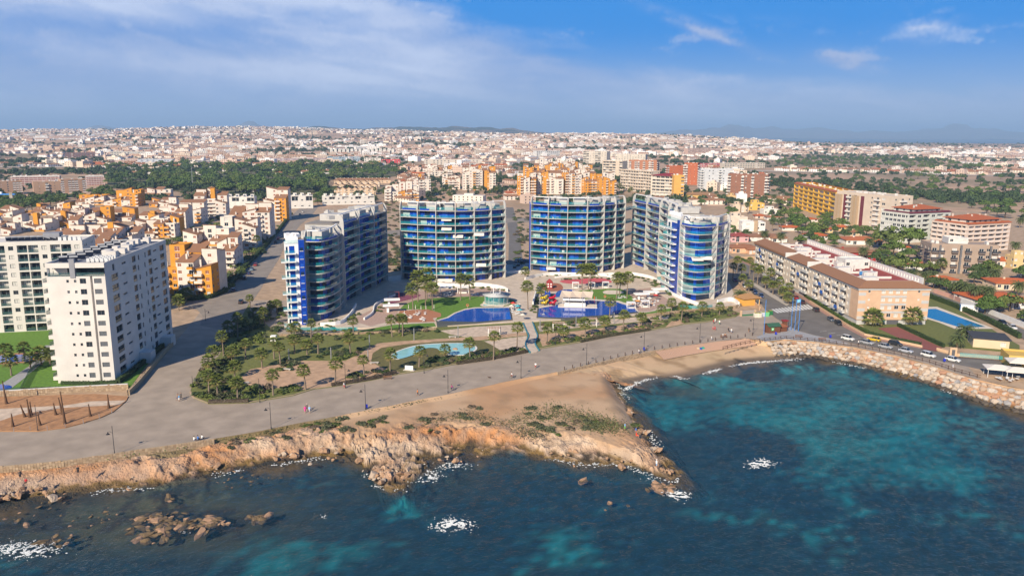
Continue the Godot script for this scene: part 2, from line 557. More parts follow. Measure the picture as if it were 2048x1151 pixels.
func bed(xx: float, zz: float) -> Array:   # sand, seagrass, weedy rock; teal and dark of the water painted into the colours
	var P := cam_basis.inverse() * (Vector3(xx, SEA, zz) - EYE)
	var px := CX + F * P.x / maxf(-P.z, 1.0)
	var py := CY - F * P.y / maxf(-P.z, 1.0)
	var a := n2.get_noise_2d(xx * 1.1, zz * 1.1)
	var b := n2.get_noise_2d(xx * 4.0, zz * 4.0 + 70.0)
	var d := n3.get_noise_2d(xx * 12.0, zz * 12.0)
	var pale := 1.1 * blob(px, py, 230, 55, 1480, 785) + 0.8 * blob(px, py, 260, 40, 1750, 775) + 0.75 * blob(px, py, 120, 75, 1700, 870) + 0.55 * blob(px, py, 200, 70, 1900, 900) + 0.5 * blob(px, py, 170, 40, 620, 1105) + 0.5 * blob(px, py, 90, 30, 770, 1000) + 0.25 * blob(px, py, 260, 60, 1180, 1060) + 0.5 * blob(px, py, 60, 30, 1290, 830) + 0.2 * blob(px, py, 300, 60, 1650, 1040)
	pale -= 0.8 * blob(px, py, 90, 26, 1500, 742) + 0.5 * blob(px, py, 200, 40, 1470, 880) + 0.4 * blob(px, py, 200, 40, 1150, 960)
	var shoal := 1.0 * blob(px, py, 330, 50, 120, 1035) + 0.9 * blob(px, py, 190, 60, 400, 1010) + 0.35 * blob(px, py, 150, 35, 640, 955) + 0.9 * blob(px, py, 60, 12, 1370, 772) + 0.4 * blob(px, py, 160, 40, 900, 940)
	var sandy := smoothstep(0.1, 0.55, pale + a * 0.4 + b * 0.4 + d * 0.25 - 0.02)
	var deep := Color(0.002, 0.042, 0.088)  # darkness of deep water, put into the bottom's colour
	var teal := Color(0.006, 0.27, 0.34).lerp(Color(0.012, 0.50, 0.54), clampf(0.5 + b, 0.0, 1.0))  # sand with the water's turquoise tint painted in
	var deep_and_grass := deep.lerp(Color(0.022, 0.022, 0.030), smoothstep(0.0, 0.4, b + a * 0.4 - (0.1 if py > 1000.0 else 0.35)))
	var q := deep_and_grass.lerp(teal, sandy * (0.75 + 0.25 * d))
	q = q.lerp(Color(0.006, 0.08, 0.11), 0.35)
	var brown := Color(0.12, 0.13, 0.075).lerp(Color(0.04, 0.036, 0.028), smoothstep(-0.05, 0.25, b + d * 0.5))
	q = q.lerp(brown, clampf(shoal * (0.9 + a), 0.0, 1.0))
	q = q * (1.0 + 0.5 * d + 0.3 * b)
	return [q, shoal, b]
func lay_sea() -> void:
	var xs := []
	var zs := []
	var x := -420.0
	while x <= 420.0:
		xs.append(x)
		x += 1.5 if absf(x) < 190.0 else 12.0
	var z := -420.0
	while z <= 120.0:
		zs.append(z)
		z += 1.5 if z < -95.0 and z > -290.0 else 12.0
	var v := PackedVector3Array()
	var c := PackedColorArray()
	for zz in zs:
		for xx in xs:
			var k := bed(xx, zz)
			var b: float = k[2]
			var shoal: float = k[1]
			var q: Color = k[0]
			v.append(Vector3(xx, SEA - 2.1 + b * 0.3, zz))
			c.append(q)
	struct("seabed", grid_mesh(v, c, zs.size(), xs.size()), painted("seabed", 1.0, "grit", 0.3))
	xs = []
	zs = []
	x = -420.0
	while x <= 420.0:
		xs.append(x)
		x += 0.85 if x > -150.0 and x < 150.0 else 4.0
	z = -420.0
	while z <= 120.0:
		zs.append(z)
		z += 0.8 if z < -98.0 and z > -250.0 else 4.0
	v = PackedVector3Array()
	for zz in zs:
		for xx in xs:
			var gust := 0.8 + 0.8 * n1.get_noise_2d(xx * 2.0, zz * 2.0)
			var h := 0.2 * n2.get_noise_2d(xx * 15.0 + zz * 7.0, zz * 36.0 - xx * 9.0) + 0.2 * n3.get_noise_2d(xx * 17.0 - zz * 4.0, zz * 36.0 + xx * 8.0) + 0.16 * n3.get_noise_2d(xx * 30.0, zz * 44.0 + 90.0)
			v.append(Vector3(xx, SEA + h * gust, zz))
	var wm := pane("sea_water", Color(0.003, 0.045, 0.078), 0.32, 0.07)
	wm.metallic_specular = 0.26
	wm.normal_enabled = true
	wm.normal_texture = noise_tex("ripple", 0.022, 6.0, 0.0, 512, true, 5)
	wm.normal_scale = 3.2
	wm.uv1_triplanar = true
	wm.uv1_world_triplanar = true
	wm.uv1_scale = Vector3(0.09, 0.09, 0.13)
	struct("sea", grid_mesh(v, PackedColorArray(), zs.size(), xs.size()), wm)
func lay_land() -> void:
	var p := edge_line.duplicate()
	p.append(Vector2(800, -150))
	p.append(Vector2(800, -720))
	p.append(Vector2(-800, -720))
	p.append(Vector2(-800, -150))
	var b := MB.new()
	b.flat(p, -0.03)
	struct("ground", b.done(), mat("dry_ground", Color(0.48, 0.34, 0.22), 0.95, "patchy", 0.02))
	var v := PackedVector3Array()
	var c := PackedColorArray()
	var rows := 0
	var d := 690.0
	var cols := 221
	while d < 30000.0:
		for j in cols:
			var u := lerpf(-1.15, 1.15, float(j) / (cols - 1))
			var pt := Vector3(u * d, 0, -d)
			pt.y = land(pt.x, pt.z) - (0.1 if rows == 0 else 0.0)
			v.append(pt)
			var a := n1.get_noise_2d(pt.x * 0.35, pt.z * 0.35)
			var e := n2.get_noise_2d(pt.x * 0.12, pt.z * 0.12)
			var q := Color(0.55, 0.36, 0.23).lerp(Color(0.29, 0.22, 0.125), clampf(0.4 + a * 1.4 + e * 0.4, 0.0, 1.0))
			var farm := smoothstep(3500.0, 7000.0, d)
			q = q.lerp(Color(0.035, 0.05, 0.03).lerp(Color(0.20, 0.16, 0.11), smoothstep(0.15, 0.35, a + e * 0.5)), farm * 0.85)
			c.append(q)
		rows += 1
		d *= 1.022
	struct("plain", grid_mesh(v, c, rows, cols), painted("plain", 1.0, "patchy", 0.004))
	v = PackedVector3Array()
	c = PackedColorArray()
	var MT := [[-0.52, 0.035, 150, 15500], [-0.335, 0.02, 195, 15500], [-0.29, 0.05, 100, 15500], [0.235, 0.05, 190, 17500], [0.27, 0.02, 120, 16000], [0.31, 0.04, 200, 18500], [0.38, 0.045, 180, 19000], [0.44, 0.05, 120, 17500], [0.565, 0.05, 200, 18500], [0.64, 0.07, 120, 17500], [0.50, 0.04, 130, 18500], [0.02, 0.06, 60, 15000], [0.75, 0.08, 280, 18500], [-0.8, 0.1, 160, 17000]]
	rows = 34
	cols = 360
	for i in rows:
		d = lerpf(13500.0, 21000.0, float(i) / (rows - 1))
		for j in cols:
			var u := lerpf(-1.1, 1.1, float(j) / (cols - 1))
			var h := -20.0
			for q in MT:
				h += q[2] * exp(-pow((u - q[0]) / q[1], 2.0) - pow((d - q[3]) / 1500.0, 2.0))
			h *= 1.0 + 0.8 * n1.get_noise_2d(u * 1400.0, d * 0.06) + 0.25 * n2.get_noise_2d(u * 2600.0, d * 0.1)
			v.append(Vector3(u * d, h + 40.0, -d))
			c.append(Color(0.22, 0.18, 0.14).lerp(Color(0.15, 0.14, 0.10), clampf(0.5 + n2.get_noise_2d(u * 900.0, d * 0.1), 0.0, 1.0)))
	struct("mountains", grid_mesh(v, c, rows, cols), painted("mountain_rock", 1.0, "patchy", 0.002))
	v = PackedVector3Array()
	c = PackedColorArray()
	for i in 30:
		d = lerpf(5600.0, 9200.0, i / 29.0)
		for j in 260:
			var u := lerpf(-0.75, 0.30, j / 259.0)
			var h := 46.0 * exp(-pow((u + 0.02) / 0.075, 2.0)) + 50.0 * exp(-pow((u + 0.13) / 0.09, 2.0)) + 42.0 * exp(-pow((u + 0.27) / 0.07, 2.0)) + 24.0 * exp(-pow((u + 0.5) / 0.2, 2.0)) + 28.0 * exp(-pow((u - 0.2) / 0.05, 2.0))
			h *= exp(-pow((d - 7400.0) / 1000.0, 2.0)) * (1.0 + 0.7 * n1.get_noise_2d(u * 1500.0, d * 0.1))
			v.append(Vector3(u * d, h + 58.0 - (35.0 if u > 0.15 else 0.0) - 40.0 * smoothstep(0.24, 0.3, u) - (40.0 if i == 0 or i == 29 else 0.0), -d))
			c.append(Color(0.05, 0.06, 0.03).lerp(Color(0.20, 0.15, 0.10), smoothstep(0.05, 0.3, n2.get_noise_2d(u * 1600.0, d * 0.2))))
	struct("hills", grid_mesh(v, c, 30, 260), painted("hill_scrub", 1.0, "patchy", 0.006))
func sheet(nm: String, px: Array, y: float, m: Material, smooth := 0) -> MeshInstance3D:
	var b := MB.new()
	b.flat(poly_px(px, y, smooth), y)
	return struct(nm, b.done(), m)
func raised(nm: String, px: Array, y0: float, y1: float, m: Material, smooth := 0) -> MeshInstance3D:
	var b := MB.new()
	b.prism(poly_px(px, y1, smooth), y0, y1)
	return struct(nm, b.done(), m)
var GARDEN_EDGE := [380, 783, 387, 795, 417, 807, 497, 805, 527, 800, 587, 790, 629, 777, 663, 773, 746, 759, 795, 748, 849, 740, 910, 728, 985, 718, 1056, 703, 1086, 696, 1161, 684, 1220, 672, 1300, 660, 1333, 655, 1368, 648, 1410, 644, 1470, 634]
func lay_ground() -> void:
	var pavers := mat("pavers", Color(0.38, 0.31, 0.242), 0.9, "pave", 0.012)
	var asphalt := mat("asphalt", Color(0.17, 0.155, 0.14), 0.9, "pave", 0.012)
	var pale_paving := mat("pale_paving", Color(0.60, 0.50, 0.40), 0.85, "pave", 0.02)
	var earth := mat("orange_earth", Color(0.45, 0.235, 0.11), 0.95, "patchy", 0.05)
	var path := mat("beige_sand", Color(0.55, 0.36, 0.225), 0.95, "patchy", 0.03)
	var lawn := mat("lawn", Color(0.12, 0.25, 0.022), 0.95, "patchy", 0.08)
	var rough_grass := mat("rough_grass", Color(0.17, 0.185, 0.045), 0.95, "patchy", 0.06)
	var pool := pool_water()
	var p := []
	for i in SHORE.size():
		if SHORE[i][0] <= 1962:
			p.append_array([SHORE[i][0], SHORE[i][1]])
	p.append_array([1937, 733, 1831, 711, 1748, 694, 1678, 680, 1626, 669, 1597, 661, 1575, 650, 1550, 636, 1530, 617, 1507, 627, 1470, 633])
	p.append_array([1400, 600, 900, 600, 480, 600, 420, 600, 300, 745, 275, 780, 257, 790, 252, 803, 240, 813, 225, 825, 200, 836, 165, 847, 130, 856, 75, 863, 27, 863, -90, 864, -560, 890])
	sheet("promenade", p, 0.0, pavers)
	sheet("street", [330, 604, 375, 602, 425, 595, 455, 585, 465, 570, 490, 540, 512, 517, 533, 500, 554, 470, 571, 443, 596, 418, 612, 408, 640, 408, 621, 433, 600, 450, 572, 485, 556, 520, 530, 560, 520, 580, 504, 602, 485, 629, 440, 660, 400, 650, 405, 632, 395, 620, 362, 608], 0.004, mat("street_pavers", Color(0.28, 0.24, 0.20), 0.9, "pave", 0.012))
	sheet("road", [1530, 618, 1509, 590, 1480, 556, 1462, 535, 1440, 515, 1400, 480, 1412, 476, 1452, 505, 1480, 522, 1532, 544, 1615, 604, 1688, 653, 1728, 674, 1845, 696, 1873, 702, 1915, 713, 2015, 722, 2150, 740, 2150, 768, 1990, 744, 1937, 733, 1831, 711, 1748, 694, 1678, 680, 1626, 669, 1597, 661, 1575, 650, 1552, 636], 0.004, asphalt)
	sheet("street_rear", [1016, 545, 1018, 470, 1012, 430, 1003, 375, 1000, 345, 1010, 345, 1016, 375, 1028, 420, 1040, 470, 1048, 545], 0.004, asphalt)
	sheet("cross_street", [770, 462, 1000, 436, 1250, 433, 1250, 441, 1030, 444, 1000, 446, 770, 474], 0.008, mat("street_pavers", Color(), 0))
	sheet("car_park", [1000, 522, 1062, 520, 1062, 545, 1000, 548], 0.012, asphalt)
	var zebra := Node3D.new()
	zebra.name = "road_marking"
	zebra.set_meta("kind", "structure")
	add_child(zebra)
	var white := mat("road_paint", Color(0.62, 0.62, 0.60), 0.7)
	for i in 12:
		var a := lerpf(0.0, 1.0, i / 11.0)
		var q := PackedVector2Array([G2(lerpf(1543, 1612, a), lerpf(618, 609, a)), G2(lerpf(1547, 1616, a), lerpf(617.5, 608.5, a)), G2(lerpf(1560, 1629, a), lerpf(625, 617, a)), G2(lerpf(1555, 1624, a), lerpf(625.5, 617.5, a))])
		var b := MB.new()
		b.flat(q, 0.008)
		part(zebra, "stripe", b.done(), white)
	for i in 9:   # parking bays
		var x := 1640.0 + i * 17.0
		var b := MB.new()
		b.wall(PackedVector2Array([G2(x, 663 + i * 3.6), G2(x + 14, 661.5 + i * 3.6)]), 0.004, 0.008, 0.14)
		part(zebra, "line", b.done(), white)
	raised("traffic_island", [1499, 564, 1504, 562, 1580, 607, 1574, 611, 1535, 588], 0.0, 0.14, mat("kerb", Color(0.42, 0.38, 0.33), 0.85))
	raised("pavement", [1480, 522, 1532, 544, 1615, 604, 1688, 653, 1728, 674, 1845, 696, 1848, 692, 1735, 668, 1694, 648, 1620, 600, 1537, 541, 1484, 519], 0.0, 0.13, mat("pink_pavers", Color(0.38, 0.22, 0.17), 0.9, "pave", 0.1))
	raised("kiosk_pavement", [1513, 673, 1545, 663, 1565, 654, 1578, 652, 1597, 661.5, 1626, 669.5, 1678, 680.5, 1700, 687, 1640, 682, 1570, 677, 1530, 682], 0.0, 0.12, mat("grey_paving", Color(0.36, 0.36, 0.37), 0.85, "pave", 0.1))
	raised("soil_lot", [-400, 874, -90, 861, 27, 861, 75, 861, 130, 854, 165, 845, 200, 834, 225, 823, 240, 811, 252, 800, 256, 792, 190, 787, 0, 793, -400, 815], 0.0, 0.18, earth)
	sheet("sandy_path", [-400, 850, 0, 841, 37, 828, 125, 815, 200, 811, 238, 809, 251, 800, 180, 802, 130, 810, 0, 817, -400, 830], 0.2, mat("pale_sand", Color(0.64, 0.51, 0.39), 0.95, "patchy", 0.04))
	sheet("estate_lawn", [-300, 800, -300, 640, 60, 605, 230, 600, 345, 660, 257, 778], 0.02, lawn)
	sheet("estate_path", [3, 790, 40, 762, 100, 712, 112, 690, 90, 690, 60, 730, -30, 788], 0.05, mat("grey_paving", Color(), 0))
	sheet("lap_pool_edge", [-60, 709, 78, 704, 64, 724, -60, 732], 0.06, mat("terracotta_paving", Color(0.42, 0.2, 0.11), 0.9, "pave", 0.2))
	sheet("lap_pool", [-60, 712, 72, 707.5, 61, 721, -60, 728], 0.1, pool)
	sheet("round_pool", [-30, 768, 18, 770, 16, 778, -30, 782], 0.1, pool, 4)
	var g := GARDEN_EDGE.duplicate()
	g.append_array([1482, 626, 1440, 612, 1300, 622, 1100, 640, 1000, 645, 880, 650, 720, 662, 560, 672, 500, 620, 500, 603, 485, 629, 436, 712, 400, 736, 385, 765])
	raised("garden", g, 0.0, 0.12, rough_grass)
	var kerb := MB.new()
	kerb.wall(line_px(GARDEN_EDGE), 0.0, 0.2, 0.35)
	struct("garden_kerb", kerb.done(), mat("kerb_stone", Color(0.46, 0.34, 0.23), 0.9, "grit", 0.3))
	sheet("sandy_square", [478, 757, 500, 738, 545, 730, 580, 724, 600, 721, 690, 721, 720, 707, 735, 696, 755, 686, 800, 682, 880, 677, 950, 673, 1010, 668, 1052, 664, 1054, 670, 960, 680, 900, 681, 810, 688, 762, 695, 745, 706, 742, 722, 760, 733, 800, 744, 795, 747, 746, 758, 663, 772, 629, 775, 600, 780, 560, 776, 520, 771, 490, 769], 0.14, path)
	sheet("pool_lawn", [742, 722, 745, 706, 762, 695, 810, 688, 900, 681, 960, 680, 985, 690, 1010, 705, 985, 715, 910, 726, 849, 738, 800, 744, 760, 733], 0.15, mat("dry_lawn", Color(0.15, 0.135, 0.04), 0.95, "patchy", 0.08))
	var pond := [783, 712, 790, 705, 810, 697, 840, 690, 880, 687, 925, 686, 945, 690, 950, 698, 930, 708, 905, 709, 885, 706, 875, 697, 860, 695, 845, 698, 835, 705, 815, 713, 795, 717]
	raised("pond_rim", grow(pond, 1.35), 0.1, 0.3, mat("rim_white", Color(0.7, 0.66, 0.6), 0.8), 3)
	sheet("pond", pond, 0.31, mat("pond_water", Color(0.30, 0.60, 0.62), 0.12, "soft", 0.1), 3)
	sheet("gravel_terrace", [880, 661, 950, 653, 1048, 648, 1053, 664, 1000, 669, 935, 675, 900, 668], 0.14, mat("pale_sand", Color(), 0))
	sheet("gravel_court", [968, 682, 1054, 671, 1053, 688, 1056, 702, 1005, 703, 985, 690], 0.16, mat("pale_sand", Color(), 0))
	sheet("sandy_walk", [1075, 668, 1130, 664, 1200, 656, 1300, 642, 1330, 646, 1310, 655, 1200, 668, 1140, 680, 1085, 692], 0.14, path)
	sheet("gravel_walk", [1075, 652, 1170, 642, 1270, 634, 1340, 630, 1335, 638, 1200, 650, 1080, 663], 0.145, mat("pale_sand", Color(), 0))
	sheet("sandy_gap", [1330, 655, 1345, 640, 1372, 636, 1368, 646], 0.15, path)
	raised("wavy_walk", [1046, 646, 1052, 660, 1057, 672, 1051, 686, 1053, 696, 1060, 704, 1078, 700, 1070, 686, 1075, 672, 1071, 660, 1065, 644], 0.0, 0.22, pale_paving, 3)
	var teal := mat("teal_mosaic", Color(0.06, 0.22, 0.26), 0.4)
	for e in [[1046, 646, 1052, 660, 1057, 672, 1051, 686, 1053, 696, 1060, 704], [1065, 644, 1071, 660, 1075, 672, 1070, 686, 1078, 700]]:
		var w := MB.new()
		w.wall(line_px(e, 0.3, 5), 0.0, 0.55, 0.4)
		solo("walk_edging", w.done(), teal, "low wavy teal mosaic edging along the pale walk to the promenade", "kerb", Transform3D(), "teal walk edgings")
	raised("terrace", [572, 652, 640, 652, 720, 655, 800, 652, 876, 652, 1025, 643, 1075, 641, 1275, 629, 1330, 627, 1420, 614, 1478, 612, 1462, 570, 1440, 545, 1300, 528, 1050, 526, 900, 540, 780, 552, 700, 575, 600, 610], 0.0, 0.5, pale_paving)
	sheet("terrace_paving", [700, 640, 760, 610, 790, 585, 900, 578, 1010, 575, 1015, 592, 900, 594, 800, 610, 790, 640, 740, 652], 0.505, mat("rose_paving", Color(0.46, 0.32, 0.26), 0.85, "pave", 0.1))
	sheet("pool_lawn", [800, 617, 830, 600, 900, 594, 975, 593, 988, 606, 1020, 598, 1030, 604, 1010, 612, 962, 614, 950, 618, 935, 620, 910, 628, 890, 640, 870, 641, 876, 630, 850, 620, 835, 618], 0.51, lawn, 2)
	sheet("sun_deck", [794, 630, 800, 621, 855, 618, 882, 626, 882, 633, 865, 636, 870, 643, 792, 645], 0.52, mat("red_deck", Color(0.44, 0.19, 0.10), 0.85, "pave", 0.2))
	sheet("front_lawn", [718, 661, 785, 649, 868, 645, 872, 652, 800, 655, 722, 664], 0.515, lawn)
	sheet("slide_lawn", [1130, 600, 1145, 590, 1155, 582, 1180, 579, 1240, 577, 1258, 588, 1272, 604, 1240, 604, 1180, 598, 1140, 604], 0.51, lawn, 2)
	sheet("corner_lawn", [1275, 628, 1340, 616, 1380, 612, 1385, 618, 1330, 626], 0.515, lawn)
	sheet("rose_paving", [1225, 596, 1260, 580, 1300, 575, 1345, 604, 1300, 622, 1278, 622, 1262, 606], 0.508, mat("rose_paving", Color(), 0))
	for q in [[1120, 561, 1160, 557, 1205, 556, 1222, 561, 1215, 566, 1140, 567]]:
		sheet("playground_floor", q, 0.512, mat("pink_rubber", Color(0.55, 0.10, 0.12), 0.9), 3)
	sheet("playground_floor", [770, 600, 790, 586, 838, 588, 835, 594, 800, 603, 775, 608], 0.512, mat("purple_rubber", Color(0.21, 0.055, 0.10), 0.9), 3)
	sheet("playground_floor", [1082, 574, 1100, 566, 1122, 568, 1124, 580, 1095, 582], 0.514, mat("rust_rubber", Color(0.34, 0.12, 0.07), 0.9), 3)
	var rim := mat("pool_rim", Color(0.66, 0.58, 0.48), 0.8)
	var A := [875, 641, 897, 635, 911, 626, 931, 619, 950, 616, 1018, 615, 1022, 638, 950, 643]
	raised("pool_surround", [872, 640, 893, 634, 908, 625, 930, 617, 950, 614, 1020, 613, 1024, 638, 950, 645, 874, 650], 0.0, 0.9, mat("dark_stone", Color(0.09, 0.10, 0.10), 0.8, "grit", 0.3))
	sheet("pool_edge", [872, 640, 893, 634, 908, 625, 930, 617, 950, 614, 1020, 613, 1020, 615, 950, 616, 931, 619, 911, 626, 897, 635, 877, 642], 0.92, rim)
	sheet("swimming_pool", A, 0.93, pool)
	sheet("whirlpool_edge", [960, 610, 970, 605, 1000, 604, 1008, 608, 1005, 613, 985, 612, 970, 613], 0.7, rim, 3)
	sheet("whirlpool", [966, 609.5, 972, 606.5, 984, 606.5, 986, 609, 972, 611], 0.71, mat("pond_water", Color(), 0), 3)
	sheet("whirlpool", [990, 608.5, 996, 606.5, 1003, 607.5, 1000, 610, 992, 610], 0.71, mat("pond_water", Color(), 0), 3)
	raised("pool_surround", [1073, 634, 1075, 613, 1106, 608, 1130, 602, 1180, 597, 1238, 601, 1272, 613, 1278, 624, 1200, 632, 1130, 637], 0.0, 0.8, mat("dark_stone", Color(), 0))
	sheet("pool_edge", [1075, 613, 1106, 608, 1130, 602, 1180, 597, 1238, 601, 1272, 613, 1278, 624, 1274, 622, 1268, 615, 1235, 604, 1180, 600, 1130, 605, 1108, 611, 1078, 616], 0.82, rim)
	sheet("swimming_pool", [1076, 633, 1078, 616, 1108, 611, 1130, 605, 1180, 600, 1235, 604, 1268, 615, 1274, 623, 1200, 630, 1130, 635], 0.83, pool)
	sheet("paddling_pool", [1110, 589, 1120, 580, 1145, 579, 1149, 586, 1135, 591, 1112, 594], 0.53, pool, 3)
	sheet("splash_floor", [1206, 583, 1216, 580, 1240, 581, 1248, 585, 1230, 588, 1210, 587], 0.53, rim, 3)
	raised("block_lawn", [1740, 668, 1726, 650, 1712, 646, 1841, 600, 1850, 588, 1905, 612, 2040, 690, 2040, 706, 1873, 690], 0.0, 0.1, mat("block_grass", Color(0.15, 0.17, 0.04), 0.95, "patchy", 0.08))
	sheet("driveway", [1756, 656, 1796, 653, 1885, 695, 1873, 702, 1845, 697], 0.12, mat("red_drive", Color(0.26, 0.085, 0.07), 0.85, "pave", 0.1))
	sheet("pool_paving", [1840, 613, 1875, 613, 1990, 657, 1910, 657, 1880, 645, 1838, 632], 0.13, rim)
	sheet("block_pool", [1842, 618, 1872, 617, 1972, 653, 1922, 654.5, 1842, 630], 0.16, mat("deep_pool", Color(0.012, 0.16, 0.34), 0.08, "soft", 0.2))
	sheet("rear_street", [1850, 582, 1860, 582, 1920, 604, 1990, 632, 2080, 672, 2080, 692, 2000, 655, 1912, 616, 1848, 588], 0.13, asphalt)
func grow(px: Array, k: float) -> Array:
	var c := Vector2()
	for i in range(0, px.size(), 2): c += Vector2(px[i], px[i + 1]) * 2.0 / px.size()
	var out := []
	for i in range(0, px.size(), 2):
		var d := (Vector2(px[i], px[i + 1]) - c)
		var l := d.length()
		var e := c + d + d / l * Vector2(3.0, 1.5) * k
		out.append_array([e.x, e.y])
	return out
func pool_water() -> StandardMaterial3D:
	var m := mat("pool_water", Color(0.008, 0.08, 0.45), 0.06, "soft", 0.2)
	m.normal_enabled = true
	m.normal_texture = noise_tex("ripple", 0.022, 6.0, 0.0, 512, true, 5)
	m.normal_scale = 0.06
	return m
func facade(b: MB, xf: Transform3D, W: float, H: float, holes: Array, depth: float) -> void:
	var xs := [0.0, W]
	var ys := [0.0, H]
	for h in holes:
		var r: Rect2 = h
		for q in [r.position.x, r.end.x]:
			if not xs.has(q): xs.append(q)
		for q in [r.position.y, r.end.y]:
			if not ys.has(q): ys.append(q)
	xs.sort()
	ys.sort()
	var keep := b.xf
	b.xf = b.xf * xf
	for j in ys.size() - 1:
		var run := -1.0
		for i in xs.size():
			var solid := false
			if i < xs.size() - 1:
				solid = true
				var m := Vector2((xs[i] + xs[i + 1]) * 0.5, (ys[j] + ys[j + 1]) * 0.5)
				for h in holes:
					if (h as Rect2).has_point(m):
						solid = false
						break
			if solid and run < 0.0:
				run = xs[i]
			elif not solid and run >= 0.0:
				b.quad(Vector3(run, ys[j], 0), Vector3(xs[i], ys[j], 0), Vector3(xs[i], ys[j + 1], 0), Vector3(run, ys[j + 1], 0))
				run = -1.0
	for h in holes:
		var r: Rect2 = h
		var a := r.position
		var e := r.end
		b.quad(Vector3(a.x, a.y, -depth), Vector3(a.x, a.y, 0), Vector3(a.x, e.y, 0), Vector3(a.x, e.y, -depth))
		b.quad(Vector3(e.x, a.y, 0), Vector3(e.x, a.y, -depth), Vector3(e.x, e.y, -depth), Vector3(e.x, e.y, 0))
		b.quad(Vector3(a.x, a.y, 0), Vector3(a.x, a.y, -depth), Vector3(e.x, a.y, -depth), Vector3(e.x, a.y, 0))
		b.quad(Vector3(a.x, e.y, -depth), Vector3(a.x, e.y, 0), Vector3(e.x, e.y, 0), Vector3(e.x, e.y, -depth))
	b.xf = keep
func window_mesh(frame: Material, glass: Material) -> ArrayMesh:   # one metre square, frame round two lights
	var key := "win" + frame.resource_name + glass.resource_name
	if not meshes.has(key):
		var b := MB.new()
		b.box(-0.5, -0.5, -0.02, 0.5, -0.44, 0.05)
		b.box(-0.5, 0.44, -0.02, 0.5, 0.5, 0.05)
		b.box(-0.5, -0.44, -0.02, -0.45, 0.44, 0.05)
		b.box(0.45, -0.44, -0.02, 0.5, 0.44, 0.05)
		b.box(-0.02, -0.44, -0.02, 0.02, 0.44, 0.04)
		meshes[key] = b.done(frame)
		b = MB.new()
		b.quad(Vector3(-0.45, -0.44, 0), Vector3(-0.02, -0.44, 0), Vector3(-0.02, 0.44, 0), Vector3(-0.45, 0.44, 0))
		b.quad(Vector3(0.02, -0.44, 0), Vector3(0.45, -0.44, 0), Vector3(0.45, 0.44, 0), Vector3(0.02, 0.44, 0))
		meshes[key + "pane"] = b.done(glass)
		b = MB.new()
		for q in 2: b.surf.append(meshes[key + "pane"].surface_get_arrays(0) if q else meshes[key].surface_get_arrays(0))
		var both := ArrayMesh.new()
		for q in b.surf: both.add_surface_from_arrays(Mesh.PRIMITIVE_TRIANGLES, q)
		both.surface_set_material(0, frame)
		both.surface_set_material(1, glass)
		meshes[key + "both"] = both
	return meshes[key if fine_windows else key + "both"]
var fine_windows := false
func window(o: Node, xf: Transform3D, r: Rect2, depth: float, frame: Material, glass: Material, nm := "window") -> void:
	var c := r.get_center()
	var w := part(o, nm, window_mesh(frame, glass), null, xf * Transform3D(Basis.from_scale(Vector3(r.size.x, r.size.y, 1)), Vector3(c.x, c.y, -depth + 0.03)))
	if fine_windows: part(w, "pane", meshes["win" + frame.resource_name + glass.resource_name + "pane"])
func glass_of(kind := "") -> Material:
	var g := mat("window_glass", Color(0.018, 0.026, 0.036), 0.08, "")
	if kind == "blind" or (kind == "" and rng.randf() < 0.28):
		return mat("roller_blind", Color(0.5, 0.49, 0.46), 0.7, "")
	return g
func balcony_mesh(w: float, deep: float, wall: Material, rail: Material, h := 1.0) -> ArrayMesh:
	var key := "bal%.1f_%.1f_%s_%s" % [w, deep, wall.resource_name, rail.resource_name]
	if not meshes.has(key):
		var b := MB.new()
		b.box(-w / 2, -0.22, 0, w / 2, 0, deep)
		b.push(wall)
		b.box(-w / 2, 0, deep - 0.1, w / 2, h, deep)
		b.box(-w / 2, 0, 0.0, -w / 2 + 0.1, h, deep - 0.1)
		b.box(w / 2 - 0.1, 0, 0.0, w / 2, h, deep - 0.1)
		meshes[key] = b.done(rail)
	return meshes[key]
